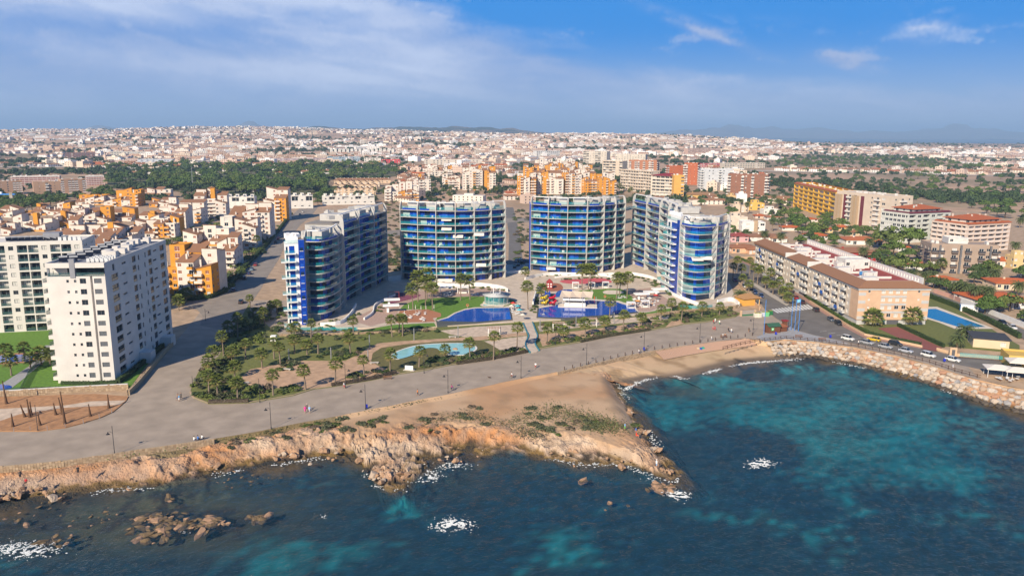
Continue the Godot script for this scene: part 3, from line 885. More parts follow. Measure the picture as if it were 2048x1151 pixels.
func block(o: Node, x0: float, z0: float, w: float, d: float, y0: float, n: int, fh: float, st: Dictionary, pat: Dictionary, top := 0.6) -> void:
	var b := MB.new()
	var H := n * fh + top
	var wall: Material = st.wall
	var frame: Material = st.get("frame", mat("white_frame", Color(0.7, 0.7, 0.68), 0.5, ""))
	var rail: Material = st.get("rail", wall)
	var deep: float = st.get("deep", 1.3)
	var faces := [["f", Transform3D(Basis(), Vector3(x0, y0, z0)), w], ["r", Transform3D(Basis(Vector3(0, 0, -1), Vector3.UP, Vector3(1, 0, 0)), Vector3(x0 + w, y0, z0)), d], ["l", Transform3D(Basis(Vector3(0, 0, 1), Vector3.UP, Vector3(-1, 0, 0)), Vector3(x0, y0, z0 - d)), d], ["b", Transform3D(Basis(Vector3(-1, 0, 0), Vector3.UP, Vector3(0, 0, -1)), Vector3(x0 + w, y0, z0 - d)), w]]
	for fc in faces:
		var xf: Transform3D = fc[1]
		var W: float = fc[2]
		var plan = pat.get(fc[0], "")
		var shallow := []
		var recess := []
		for i in n:
			var row: String = plan if plan is String else plan[mini(i, plan.size() - 1)]
			if row == "": continue
			var cw := W / row.length()
			for j in row.length():
				var cx := (j + 0.5) * cw
				var fy := i * fh
				var r := Rect2()
				match row[j]:
					"w": r = Rect2(cx - minf(0.75, cw * 0.38), fy + 0.95, minf(1.5, cw * 0.76), 1.35)
					"W": r = Rect2(cx - minf(1.5, cw * 0.42), fy + 0.8, minf(3.0, cw * 0.84), 1.6)
					"t": r = Rect2(cx - 0.4, fy + 1.3, 0.8, 0.8)
					"v": r = Rect2(cx - 0.4, fy + 0.5, 0.8, 1.9)
					"d", "b": r = Rect2(cx - minf(1.1, cw * 0.4), fy + 0.12, minf(2.2, cw * 0.8), 2.15)
					"l", "g": r = Rect2(cx - cw * 0.5 + 0.15, fy + 0.12, cw - 0.3, fh - 0.5)
				if r.size.x <= 0.0: continue
				if row[j] == "l" or row[j] == "g":
					recess.append(r)
					window(o, xf, Rect2(r.position.x + 0.2, r.position.y + 0.05, r.size.x - 0.4, r.size.y - 0.25), 1.44, frame, glass_of(), "window")
					var c := xf * Vector3(r.get_center().x, r.position.y + 0.5, -0.1)
					var q := xf.basis * Basis.from_scale(Vector3(r.size.x - 0.02, 1.0, 0.1))
					part(o, "parapet", unit_box(), rail if row[j] == "l" else mat("balcony_glass", Color(), 0), Transform3D(q, c))
				else:
					shallow.append(r)
					window(o, xf, r, 0.22, frame, glass_of() if not st.has("shut") or rng.randf() < 0.4 else st.shut)
				if row[j] == "b":
					part(o, "balcony", balcony_mesh(cw * 0.94, deep, st.get("slab", wall), rail), null, xf * Transform3D(Basis(), Vector3(cx, fy + 0.1, 0.0)))
		facade_two(b, xf, W, H, shallow, recess)
	b.quad(Vector3(x0, y0 + H - 0.5, z0), Vector3(x0 + w, y0 + H - 0.5, z0), Vector3(x0 + w, y0 + H - 0.5, z0 - d), Vector3(x0, y0 + H - 0.5, z0 - d))
	if top > 0.0:   # parapet has an inside
		var k := 0.25
		b.box(x0 + k, y0 + H - 0.5, z0 - k, x0 + w - k, y0 + H, z0 - 0.001)
		b.box(x0 + k, y0 + H - 0.5, z0 - d + 0.001, x0 + w - k, y0 + H, z0 - d + k)
		b.box(x0 + 0.001, y0 + H - 0.5, z0 - d + 0.001, x0 + k, y0 + H, z0 - 0.001)
		b.box(x0 + w - k, y0 + H - 0.5, z0 - d + 0.001, x0 + w - 0.001, y0 + H, z0 - 0.001)
	part(o, "wall", b.done(), wall)
	if top > 0.0 and st.has("terrace"):
		var t := MB.new()
		t.quad(Vector3(x0 + 0.26, y0 + H - 0.49, z0 - 0.26), Vector3(x0 + w - 0.26, y0 + H - 0.49, z0 - 0.26), Vector3(x0 + w - 0.26, y0 + H - 0.49, z0 - d + 0.26), Vector3(x0 + 0.26, y0 + H - 0.49, z0 - d + 0.26))
		part(o, "roof_terrace", t.done(), st.terrace)
func facade_two(b: MB, xf: Transform3D, W: float, H: float, shallow: Array, recess: Array) -> void:
	facade(b, xf, W, H, shallow + recess, 0.25)
	var keep := b.xf
	b.xf = b.xf * xf
	for h in recess:   # the deeper ones go on inwards and get a back wall
		var r: Rect2 = h
		var a := r.position
		var e := r.end
		b.quad(Vector3(a.x, a.y, -1.5), Vector3(a.x, a.y, -0.25), Vector3(a.x, e.y, -0.25), Vector3(a.x, e.y, -1.5))
		b.quad(Vector3(e.x, a.y, -0.25), Vector3(e.x, a.y, -1.5), Vector3(e.x, e.y, -1.5), Vector3(e.x, e.y, -0.25))
		b.quad(Vector3(a.x, a.y, -0.25), Vector3(a.x, a.y, -1.5), Vector3(e.x, a.y, -1.5), Vector3(e.x, a.y, -0.25))
		b.quad(Vector3(a.x, e.y, -1.5), Vector3(a.x, e.y, -0.25), Vector3(e.x, e.y, -0.25), Vector3(e.x, e.y, -1.5))
		b.quad(Vector3(a.x, a.y, -1.5), Vector3(e.x, a.y, -1.5), Vector3(e.x, e.y, -1.5), Vector3(a.x, e.y, -1.5))
	b.xf = keep
func hip(o: Node, x0: float, z0: float, w: float, d: float, y: float, over: float, rise: float, m: Material, nm := "roof") -> void:
	var b := MB.new()
	var a := Vector3(x0 - over, y, z0 + over)
	var e := Vector3(x0 + w + over, y, z0 + over)
	var f := Vector3(x0 + w + over, y, z0 - d - over)
	var g := Vector3(x0 - over, y, z0 - d - over)
	var W := w + 2 * over
	var D := d + 2 * over
	var r1 := Vector3(x0 + w / 2 - maxf(0, (W - D) / 2), y + rise, z0 - d / 2 + maxf(0, (D - W) / 2))
	var r2 := Vector3(x0 + w / 2 + maxf(0, (W - D) / 2), y + rise, z0 - d / 2 - maxf(0, (D - W) / 2))
	if W >= D:
		b.quad(a, e, r2, r1)
		b.tri(e, f, r2)
		b.quad(f, g, r1, r2)
		b.tri(g, a, r1)
	else:
		b.tri(a, e, r1)
		b.quad(e, f, r2, r1)
		b.tri(f, g, r2)
		b.quad(g, a, r1, r2)
	var t := Vector3(0, -0.25, 0)
	b.quad(a + t, e + t, e, a)
	b.quad(e + t, f + t, f, e)
	b.quad(f + t, g + t, g, f)
	b.quad(g + t, a + t, a, g)
	b.quad(g + t, f + t, e + t, a + t)
	part(o, nm, b.done(), m)
func slope(o: Node, x0: float, z0: float, w: float, d: float, y: float, rise: float, way: int, over: float, m: Material, wall: Material) -> void:   # lean-to roof with its gable walls; way 0 falls to the front, 1 right, 2 back, 3 left
	var c := Vector3(x0 + w / 2, y, z0 - d / 2)
	var L := (w if way % 2 == 0 else d) / 2
	var D := (d if way % 2 == 0 else w) / 2
	var xf := Transform3D(Basis(Vector3.UP, [0.0, PI / 2, PI, -PI / 2][way]), c)
	var b := MB.new()
	b.xf = xf
	var k := rise / (2 * D)
	var lo := -over * k
	var a := Vector3(-L - over, lo, D + over)
	var e := Vector3(L + over, lo, D + over)
	var f := Vector3(L + over, rise + over * k, -D - over)
	var g := Vector3(-L - over, rise + over * k, -D - over)
	var t := Vector3(0, 0.22, 0)
	b.quad(a + t, e + t, f + t, g + t)
	b.quad(g, f, e, a)
	b.quad(a, e, e + t, a + t)
	b.quad(e, f, f + t, e + t)
	b.quad(f, g, g + t, f + t)
	b.quad(g, a, a + t, g + t)
	part(o, "roof", b.done(), m)
	var q := MB.new()
	q.xf = xf
	q.tri(Vector3(-L, 0, -D), Vector3(-L, 0, D), Vector3(-L, rise, -D))
	q.tri(Vector3(L, 0, D), Vector3(L, 0, -D), Vector3(L, rise, -D))
	q.quad(Vector3(L, 0, -D), Vector3(-L, 0, -D), Vector3(-L, rise, -D), Vector3(L, rise, -D))
	part(o, "gable", q.done(), wall)
func roof_clutter(o: Node, x0: float, z0: float, w: float, d: float, y: float, k: int, m: Material) -> void:
	for i in k:
		var s := Vector3(rnd(0.8, 2.4), rnd(0.7, 1.8), rnd(0.8, 2.2))
		bx(o, "roof_unit", m, Vector3(x0 + rnd(2, maxf(2.1, w - 2)), y + s.y / 2 - 0.02, z0 - rnd(2, maxf(2.1, d - 2))), s, rnd(-0.1, 0.1))
func solar_panel(o: Node, at: Vector3, yaw: float) -> void:
	if not meshes.has("solar"):
		var b := MB.new()
		b.xf = Transform3D(Basis(Vector3.RIGHT, 0.6), Vector3(0, 0.75, 0))
		b.box(-1.0, -0.05, -0.9, 1.0, 0.03, 0.9)
		b.push(mat("solar_cell", Color(0.01, 0.012, 0.02), 0.1, ""))
		b.xf = Transform3D()
		b.box(-0.95, 0, -0.8, -0.85, 1.2, -0.7)
		b.box(0.85, 0, -0.8, 0.95, 1.2, -0.7)
		b.box(-1.0, 1.1, -0.95, 1.0, 1.55, -0.55)
		meshes["solar"] = b.done(mat("zinc", Color(0.42, 0.43, 0.44), 0.4, ""))
	part(o, "solar_panel", meshes["solar"], null, Transform3D(Basis(Vector3.UP, yaw), at))
func white_towers() -> void:
	fine_windows = true
	var wall := mat("cream_render", Color(0.63, 0.60, 0.56), 0.8, "soft", 0.05)
	var frame := mat("grey_frame", Color(0.13, 0.14, 0.15), 0.5, "")
	var st := {"wall": wall, "frame": frame, "rail": mat("balcony_glass", Color(), 0)}
	var grey := mat("roof_grey", Color(0.25, 0.26, 0.29), 0.9)
	var A := G(116, 766)
	var B := G(230, 763)
	var C := G(346, 676)
	var yaw := -atan2(B.z - A.z, B.x - A.x)
	var o := thing("apartment_tower", "cream eleven-storey apartment tower with staggered dark windows on its shaded long side", "tower", A, yaw)
	var inv := Transform3D(Basis(Vector3.UP, yaw), A).affine_inverse()
	var lb := inv * B
	var lc := inv * C
	var w := lb.x
	var d := -lc.z
	var shear := lc.x - lb.x
	var fh := 2.85
	var n := 10
	var b := MB.new()
	var holes := []
	var g := 0.15
	for i in n:
		var y := 0.6 + i * fh
		for q in [[w * 0.33, 0.62, 0.75], [w * 0.46, 0.62, 0.75], [w * 0.56, 1.55, 1.4]]:
			holes.append(Rect2(q[0], y + 0.7 + (1.4 - q[2]) * 0.5, q[1], q[2]))
	facade(b, Transform3D(Basis(), Vector3(0, 0, 0)), w * 0.74, n * fh + 0.4, holes, 0.22)
	for r in holes:
		window(o, Transform3D(), r, 0.2, frame, glass_of("x") if rng.randf() < 0.75 else mat("grey_shutter", Color(0.10, 0.11, 0.125), 0.4, ""))
	var side := []
	for i in n: side.append(Rect2(0.35, 0.6 + i * fh + 0.75, 1.9, 1.3))
	var sx := Transform3D(Basis(), Vector3(w * 0.78, 0, 0.0))
	facade(b, sx, w * 0.22, n * fh + 0.4, side, 0.22)
	for r in side: window(o, sx, r, 0.2, frame, mat("grey_shutter", Color(), 0) if rng.randf() < 0.7 else glass_of("x"))
	b.quad(Vector3(w * 0.74, 0, 0), Vector3(w * 0.74, 0, -0.8), Vector3(w * 0.74, n * fh + 0.4, -0.8), Vector3(w * 0.74, n * fh + 0.4, 0))
	b.quad(Vector3(w * 0.78, 0, -0.8), Vector3(w * 0.78, 0, 0), Vector3(w * 0.78, n * fh + 0.4, 0), Vector3(w * 0.78, n * fh + 0.4, -0.8))
	b.quad(Vector3(w * 0.74, 0, -0.8), Vector3(w * 0.78, 0, -0.8), Vector3(w * 0.78, n * fh + 0.4, -0.8), Vector3(w * 0.74, n * fh + 0.4, -0.8))
	var len := Vector2(shear, d).length()
	var H := 11 * fh + 1.1
	var rx := Transform3D(Basis(Vector3(shear, 0, -d) / len, Vector3.UP, Vector3(d, 0, shear) / len), Vector3(w, 0, 0))
	holes = []
	for i in 11:
		var y := 0.6 + i * fh
		var k := 1.0 if i % 2 == 0 else -1.0
		for q in [[0.085, 4.2, 1.9, 1], [0.235, 2.9, 0.55, 0], [0.40, 2.6, 1.9, 1], [0.49, 0.9, 1.5, 0], [0.60, 0.9, 1.5, 0], [0.665, 2.6, 1.9, 1], [0.75, 2.9, 0.55, 0], [0.88, 3.6, 1.9, 1]]:
			if i == 10 and q[0] < 0.2: q = [0.1, 1.4, 1.9, 0]
			var yy: float = y + (0.35 if q[2] > 1.0 else 1.0)
			holes.append(Rect2(q[0] * len + (0.35 * k if q[3] == 0 else 0.0), yy, q[1], q[2]))
	facade(b, rx, len, H, holes, 0.3)
	for r in holes:
		window(o, rx, r, 0.27, frame, glass_of("x"))
		if r.size.x > 2.0 and r.size.y > 1.0 and rng.randf() < 0.55:
			part(o, "balustrade", unit_box(), mat("tan_glass", Color(0.30, 0.24, 0.16), 0.2, ""), rx * Transform3D(Basis.from_scale(Vector3(r.size.x - 0.05, 0.75, 0.05)), Vector3(r.get_center().x, r.position.y + 0.38, -0.1)))
	var P := [Vector3(0, 0, 0), Vector3(w, 0, 0), Vector3(w + shear, 0, -d), Vector3(shear, 0, -d)]
	var up := Vector3(0, H, 0)
	b.quad(P[2], P[3], P[3] + up, P[2] + up)
	b.quad(P[3], P[0] + Vector3(0, 0, -5), P[0] + Vector3(0, 28.9, -5), P[3] + Vector3(0, 28.9, 0))
	b.quad(P[3] + Vector3(0, 28.9, 0), P[0] + Vector3(shear * 0.3 + 0.3, 28.9, -d * 0.3), P[0] + up + Vector3(shear * 0.3 + 0.3, 0, -d * 0.3), P[3] + up)
	b.quad(P[0] + Vector3(0, 28.9, 0), Vector3(w, 28.9, 0), P[2] + Vector3(0, 28.9, 0), P[3] + Vector3(0, 28.9, 0))
	b.quad(Vector3(0, 0, -5), Vector3(0, 0, 0), Vector3(0, 28.9, 0), Vector3(0, 28.9, -5))
	part(o, "wall", b.done(), wall)
	var fas := MB.new()
	var roof := MB.new()
	roof.quad(P[0] + up, P[1] + up, P[2] + up, P[3] + up)
	part(o, "roof", roof.done(), grey, Transform3D(Basis(), Vector3(0, -0.5, 0)))
	fas.box(0, H - 1.3, -0.35, w, H, 0)
	for e in [[P[3], P[0]], [P[3], P[2]], [P[2], P[1]]]:
		var u: Vector3 = e[0]
		var v: Vector3 = e[1]
		var dir := (v - u).normalized()
		fas.xf = Transform3D(Basis(dir, Vector3.UP, dir.cross(Vector3.UP)), u)
		fas.box(0.1, H - 1.2, -0.15, (v - u).length() - 0.4, H + 0.01, 0.15)
	part(o, "fascia", fas.done(), wall)
	var dark := mat("window_glass", Color(), 0)
	bx(o, "penthouse_glazing", dark, Vector3(w * 0.62, 30.2, -3.2), Vector3(w * 0.7, 2.6, 0.1))
	bx(o, "penthouse_wall", wall, Vector3(w * 0.15, 30.2, -3.3), Vector3(w * 0.24, 2.6, 0.3))
	bx(o, "chimney", mat("grey_cladding", Color(0.24, 0.25, 0.28), 0.7), Vector3(w * 0.45, 31.0, -0.3), Vector3(1.3, 5.0, 0.9))
	bx(o, "column", mat("grey_cladding", Color(), 0), Vector3(0.4, 30.2, -0.5), Vector3(0.5, 2.6, 0.5))
	bx(o, "balustrade", mat("balcony_glass", Color(), 0), Vector3(w * 0.22, 29.4, -0.12), Vector3(w * 0.4, 1.0, 0.05))
	bx(o, "balustrade", mat("balcony_glass", Color(), 0), Vector3(w * 0.74, 29.4, -0.12), Vector3(w * 0.48, 1.0, 0.05))
	for i in n:   # balcony ends peeping out on the far side
		bx(o, "balcony", wall, Vector3(-0.9, 0.9 + i * fh, -3.2), Vector3(1.8, 1.0, 3.6))
		bx(o, "balustrade", mat("balcony_glass", Color(), 0), Vector3(-1.75, 1.9 + i * fh, -3.2), Vector3(0.05, 1.0, 3.4))
	var sh := Vector3(shear / d, 0, -1.0)
	for i in 16: solar_panel(o, Vector3(2.2 + (i % 2) * 2.6, H - 0.5, 0) + sh * (5.0 + (i / 2) * (d - 8.0) / 8.0), 0.35)
	for i in 20: bx(o, "cooling_unit", mat("cooling_white", Color(0.55, 0.56, 0.56), 0.6, ""), Vector3(w * 0.62 + (i % 5) * 1.15, H + 0.1, 0) + sh * (4.0 + (i / 5) * 1.7), Vector3(0.8, 1.0, 0.6))
	for i in 9: bx(o, "roof_unit", wall, Vector3(w * 0.55 + rnd(0, 4), H + 0.3, 0) + sh * (12.0 + i * (d - 16.0) / 8.0), Vector3(rnd(1.5, 3), rnd(1.0, 2.2), rnd(1.5, 3)))
	bx(o, "entrance_porch", wall, Vector3(w + shear * 0.42 + 1.6, 1.6, -d * 0.42), Vector3(3.2, 3.2, 4.0))
	bx(o, "entrance_porch", wall, Vector3(w + shear * 0.8 + 1.6, 1.6, -d * 0.8), Vector3(3.2, 3.2, 4.0))
	var A2 := G(-60, 668)
	var B2 := G(182, 655)
	var yaw2 := -atan2(B2.z - A2.z, B2.x - A2.x) - 0.02
	var w2 := A2.distance_to(B2)
	var o2 := thing("apartment_tower", "cream ten-storey apartment tower with long glazed balcony bays and solar collectors on its roof", "tower", A2, yaw2)
	var rows := []
	var fh2 := 2.95
	var st2 := {"wall": wall, "frame": frame, "rail": mat("balcony_glass", Color(), 0)}
	block(o2, 0, 0, w2, 16.0, 0.0, 10, fh2, st2, {"f": "tl.lwllwllt".replace("t", "w"), "r": ".tt..tt."}, 0.8)
	for i in 10: solar_panel(o2, Vector3(w2 * 0.35 + i * 1.9, 10 * fh2 + 0.3, -6.0), 0.5)
	for i in 5: bx(o2, "cooling_unit", mat("cooling_white", Color(), 0), Vector3(w2 * 0.78 + i * 1.5, 10 * fh2 + 0.9, -5.0), Vector3(1.0, 1.2, 0.8))
	bx(o2, "stair_head", mat("grey_cladding", Color(), 0), Vector3(w2 * 0.7, 10 * fh2 + 1.5, -8.0), Vector3(5.0, 2.6, 4.0))
func curve_at(line: PackedVector2Array, f: float) -> Array:   # point and outward normal at a share of the length
	var total := 0.0
	for i in line.size() - 1: total += line[i].distance_to(line[i + 1])
	var left := f * total
	for i in line.size() - 1:
		var l := line[i].distance_to(line[i + 1])
		if left <= l or i == line.size() - 2:
			var d := (line[i + 1] - line[i]) / l
			return [line[i] + d * left, Vector2(-d.y, d.x)]
		left -= l
	return []
func strip(line: PackedVector2Array, f0: float, f1: float, inset: float, y0: float, y1: float, k := 6, lean := 0.0) -> ArrayMesh:
	var b := MB.new()
	for i in k:
		var a := curve_at(line, lerpf(f0, f1, float(i) / k))
		var c := curve_at(line, lerpf(f0, f1, float(i + 1) / k))
		var p: Vector2 = a[0] - a[1] * inset
		var q: Vector2 = c[0] - c[1] * inset
		b.quad(Vector3(p.x, y0, p.y), Vector3(q.x, y0, q.y), Vector3(q.x + c[1].x * lean, y1, q.y + c[1].y * lean), Vector3(p.x + a[1].x * lean, y1, p.y + a[1].y * lean))
	return b.done()
func band(line: PackedVector2Array, f0: float, f1: float, in0: float, in1: float, k := 8) -> PackedVector2Array:
	var out := PackedVector2Array()
	for i in k + 1:
		var a := curve_at(line, lerpf(f0, f1, float(i) / k))
		out.append(a[0] - a[1] * in0)
	for i in k + 1:
		var a := curve_at(line, lerpf(f1, f0, float(i) / k))
		out.append(a[0] - a[1] * in1)
	return out
func blue_wing(o: Node, px: Array, deep: float, n: int, fh: float, cuts: Array, y0: float, top := true, fins := true) -> void:
	var line := line_px(px, 0.0, 8)
	var off := Vector2(o.position.x, o.position.z)
	for i in line.size(): line[i] -= off
	var white := mat("tower_white", Color(0.47, 0.46, 0.44), 0.7, "soft", 0.1)
	var blue := mat("tower_blue", Color(0.006, 0.046, 0.34), 0.2, "")
	var glass := mat("tower_glass", Color(0.012, 0.03, 0.075), 0.05, "")
	var rail := mat("teal_balcony_glass", Color(), 0)
	var bal := 2.2
	var sl := MB.new()
	sl.prism(band(line, 0.0, 1.0, 0.0, deep, 24), -0.28, 0.0)
	sl.flat(band(line, 0.0, 1.0, 0.0, deep, 24), -0.28)
	var slab := sl.done()
	var lip := MB.new()
	for i in 24:
		lip.prism(band(line, i / 24.0, (i + 1) / 24.0, -0.05, 0.1, 1), -0.24, 0.02)
	var lipm := lip.done()
	for i in n + 1:
		if i > 0 or y0 > 1.0:
			part(o, "floor_slab", slab, mat("balcony_floor", Color(0.22, 0.2, 0.18), 0.8, ""), Transform3D(Basis(), Vector3(0, y0 + i * fh, 0)))
			part(o, "slab_edge", lipm, white, Transform3D(Basis(), Vector3(0, y0 + i * fh, 0)))
	var body := MB.new()
	body.prism(band(line, 0.0, 1.0, bal + 0.35, deep - 0.05, 16), 0.0, y0 + n * fh - 0.4)
	part(o, "wall", body.done(), white)
	for b in cuts.size() - 1:
		var f0: float = cuts[b]
		var f1: float = cuts[b + 1]
		var w := f1 - f0
		var g := strip(line, f0 + 0.003, f1 - 0.003, 0.06, 0.06, 1.1)
		var kinds := []
		for q in [[0.0, 0.60], [0.25, 0.78], [0.42, 1.0], [0.0, 0.98]]:
			kinds.append([strip(line, f0 + w * q[0], f0 + w * q[1], bal, 0.0, fh - 0.34, 4), strip(line, f0 + w * q[1], f1, bal + 0.02, 0.0, fh - 0.34, 3) if q[1] < 0.97 else null, strip(line, f0, f0 + w * q[0], bal + 0.02, 0.0, fh - 0.34, 3) if q[0] > 0.02 else null, strip(line, f0 + w * (q[0] * 0.7 + q[1] * 0.3) , f0 + w * (q[0] * 0.4 + q[1] * 0.6), bal - 0.08, 0.0, fh - 0.5, 2)])
		for i in n:
			var t := Transform3D(Basis(), Vector3(0, y0 + i * fh, 0))
			var k: Array = kinds[3] if i == n - 1 and rng.randf() < 0.7 else kinds[rng.randi() % 3]
			part(o, "wall_panel", k[0], blue, t)
			part(o, "sliding_panel", k[3], mat("tower_blue_light", Color(0.012, 0.085, 0.46), 0.3, "") if rng.randf() < 0.6 else glass, t)
			if k[1]: part(o, "window", k[1], glass, t)
			if k[2]: part(o, "window", k[2], glass if rng.randf() < 0.75 else mat("pale_curtain", Color(0.30, 0.42, 0.42), 0.4, ""), t)
			if i > 0 or y0 > 1.0: part(o, "balustrade", g, rail, t)
			for q in (1 + rng.randi() % 3):
				if i > 0 and rng.randf() < 0.75:
					var a := curve_at(line, lerpf(f0 + 0.02, f1 - 0.02, rng.randf()))
					var p: Vector2 = a[0] - a[1] * rnd(0.7, 1.5)
					furniture(Vector3(p.x + off.x, y0 + i * fh + 0.01, p.y + off.y), rng.randf() * TAU)
	if fins:
		for b in cuts.size():
			var a := curve_at(line, cuts[b])
			var p: Vector2 = a[0]
			var m: Vector2 = a[1]
			var s := Vector2(-m.y, m.x)
			var fin := MB.new()
			fin.xf = Transform3D(Basis(Vector3(-m.x, 0, -m.y), Vector3.UP, Vector3(-m.y, 0, m.x)), Vector3(p.x, 0, p.y))
			var H := y0 + n * fh
			fin.box(-0.2, 0, -0.15, 2.6, H, 0.15)
			part(o, "fin_wall", fin.done(), white)
			if top:
				var tip := MB.new()
				tip.xf = fin.xf
				var prof := []
				for i in 9:
					var u := i / 8.0
					prof.append(Vector2(-0.22 + 1.9 * u * u, H + 3.7 * sin(u * PI / 2)))
				for i in 8:
					var q0: Vector2 = prof[i]
					var q1: Vector2 = prof[i + 1]
					for z in [[-0.2, 1.0], [0.2, -1.0]]:
						var aa := Vector3(q0.x, q0.y, z[0])
						var bb := Vector3(q0.x + 1.5 * (1.0 - i / 9.0) + 0.2, q0.y, z[0])
						var cc := Vector3(q1.x + 1.5 * (1.0 - (i + 1) / 9.0) + 0.2, q1.y, z[0])
						var dd := Vector3(q1.x, q1.y, z[0])
						if z[1] < 0: tip.quad(aa, bb, cc, dd)
						else: tip.quad(dd, cc, bb, aa)
					tip.quad(Vector3(q0.x, q0.y, -0.2), Vector3(q0.x, q0.y, 0.2), Vector3(q1.x, q1.y, 0.2), Vector3(q1.x, q1.y, -0.2))
					tip.quad(Vector3(q0.x + 1.7 * (1.0 - i / 9.0), q0.y, 0.2), Vector3(q0.x + 1.7 * (1.0 - i / 9.0), q0.y, -0.2), Vector3(q1.x + 1.7 * (1.0 - (i + 1) / 9.0), q1.y, -0.2), Vector3(q1.x + 1.7 * (1.0 - (i + 1) / 9.0), q1.y, 0.2))
				part(o, "shark_fin", tip.done(), white)
	if top:
		var H := y0 + n * fh
		for b in cuts.size() - 1:
			var f0: float = cuts[b]
			var f1: float = cuts[b + 1]
			part(o, "balustrade", strip(line, f0 + 0.01, f1 - 0.01, 0.5, H + 0.3, H + 1.6), rail)
			if b % 3 != 2:
				var f := MB.new()
				f.prism(band(line, f0 + 0.02, f1 - (0.02 if b % 2 == 0 else 0.06), 0.3, 0.6, 4), H + 0.02, H + 0.75)
				part(o, "blue_fascia", f.done(), blue)
			var ph := MB.new()
			var cut := f0 + (f1 - f0) * rnd(0.25, 0.6)
			ph.prism(band(line, cut, f1 - 0.015, 2.6 + rnd(0.2, 0.9), deep - 2.0, 4), H, H + rnd(2.3, 3.1))
			part(o, "roof_room", ph.done(), white)
			for q in 2:
				var a := curve_at(line, lerpf(f0, f1, rng.randf()))
				var p: Vector2 = a[0] - a[1] * rnd(1.2, deep - 3.0)
				furniture(Vector3(p.x + off.x, H + 0.02, p.y + off.y), rng.randf() * TAU)
			for q in 3:
				var a := curve_at(line, lerpf(f0, f1, rng.randf()))
				var p: Vector2 = a[0] - a[1] * rnd(5.5, deep - 2.0)
				bx(o, "roof_unit", white, Vector3(p.x, H + 2.2, p.y), Vector3(rnd(0.8, 2.5), rnd(1.2, 2.8), rnd(0.8, 2.5)), rng.randf())
		var beam := MB.new()
		for i in 24:
			beam.prism(band(line, i / 24.0, (i + 1) / 24.0, 1.5, 2.0, 1), H + 3.4, H + 3.7)
		part(o, "pergola_beam", beam.done(), mat("bright_white", Color(0.78, 0.77, 0.75), 0.6, ""))
var chair_made: Node3D
var table_made: Node3D
var furniture_count := 0
func furniture(at: Vector3, yaw: float) -> void:
	if furniture_count > 230: return
	furniture_count += 1
	if chair_made == null:
		var m := mat("garden_white", Color(0.72, 0.72, 0.70), 0.5, "")
		chair_made = thing("balcony_chair", "white armchair on a balcony or roof terrace of the blue towers", "chair", at, yaw, "balcony chairs")
		bx(chair_made, "seat", m, Vector3(0, 0.4, 0), Vector3(0.75, 0.14, 0.75))
		bx(chair_made, "backrest", m, Vector3(0, 0.72, -0.34), Vector3(0.75, 0.5, 0.08))
		bx(chair_made, "base", m, Vector3(0, 0.17, 0), Vector3(0.6, 0.33, 0.6))
		table_made = thing("balcony_table", "white table on a balcony or roof terrace of the blue towers", "table", at + Vector3(0.9, 0, 0).rotated(Vector3.UP, yaw), yaw, "balcony tables")
		bx(table_made, "tabletop", m, Vector3(0, 0.72, 0), Vector3(1.5, 0.06, 0.8))
		for s in [[-1, -1], [-1, 1], [1, -1], [1, 1]]:
			bx(table_made, "leg", m, Vector3(0.68 * s[0], 0.345, 0.34 * s[1]), Vector3(0.06, 0.69, 0.06))
	elif rng.randf() < 0.65:
		copy(chair_made, at, yaw)
	else:
		copy(table_made, at, yaw)
func awning(px: float, py: float, base: Vector3, w: float) -> void:
	var r := ray(px, py)
	var at := EYE + r * ((base.z + 0.3) / r.z)
	var o := thing("awning", "white fabric awning let down over a tower balcony", "awning", at, 0.0, "awnings let down on the blue towers")
	var b := MB.new()
	b.quad(Vector3(-w / 2, -0.9, 1.3), Vector3(w / 2, -0.9, 1.3), Vector3(w / 2, 0, -0.7), Vector3(-w / 2, 0, -0.7))
	b.quad(Vector3(-w / 2, -1.1, 1.3), Vector3(w / 2, -1.1, 1.3), Vector3(w / 2, -0.9, 1.3), Vector3(-w / 2, -0.9, 1.3))
	part(o, "canopy", b.done(), mat("awning_cloth", Color(0.66, 0.63, 0.58), 0.9, ""))
	bx(o, "bar", mat("zinc", Color(0.42, 0.43, 0.44), 0.4, ""), Vector3(0, -0.02, -0.72), Vector3(w, 0.12, 0.12))
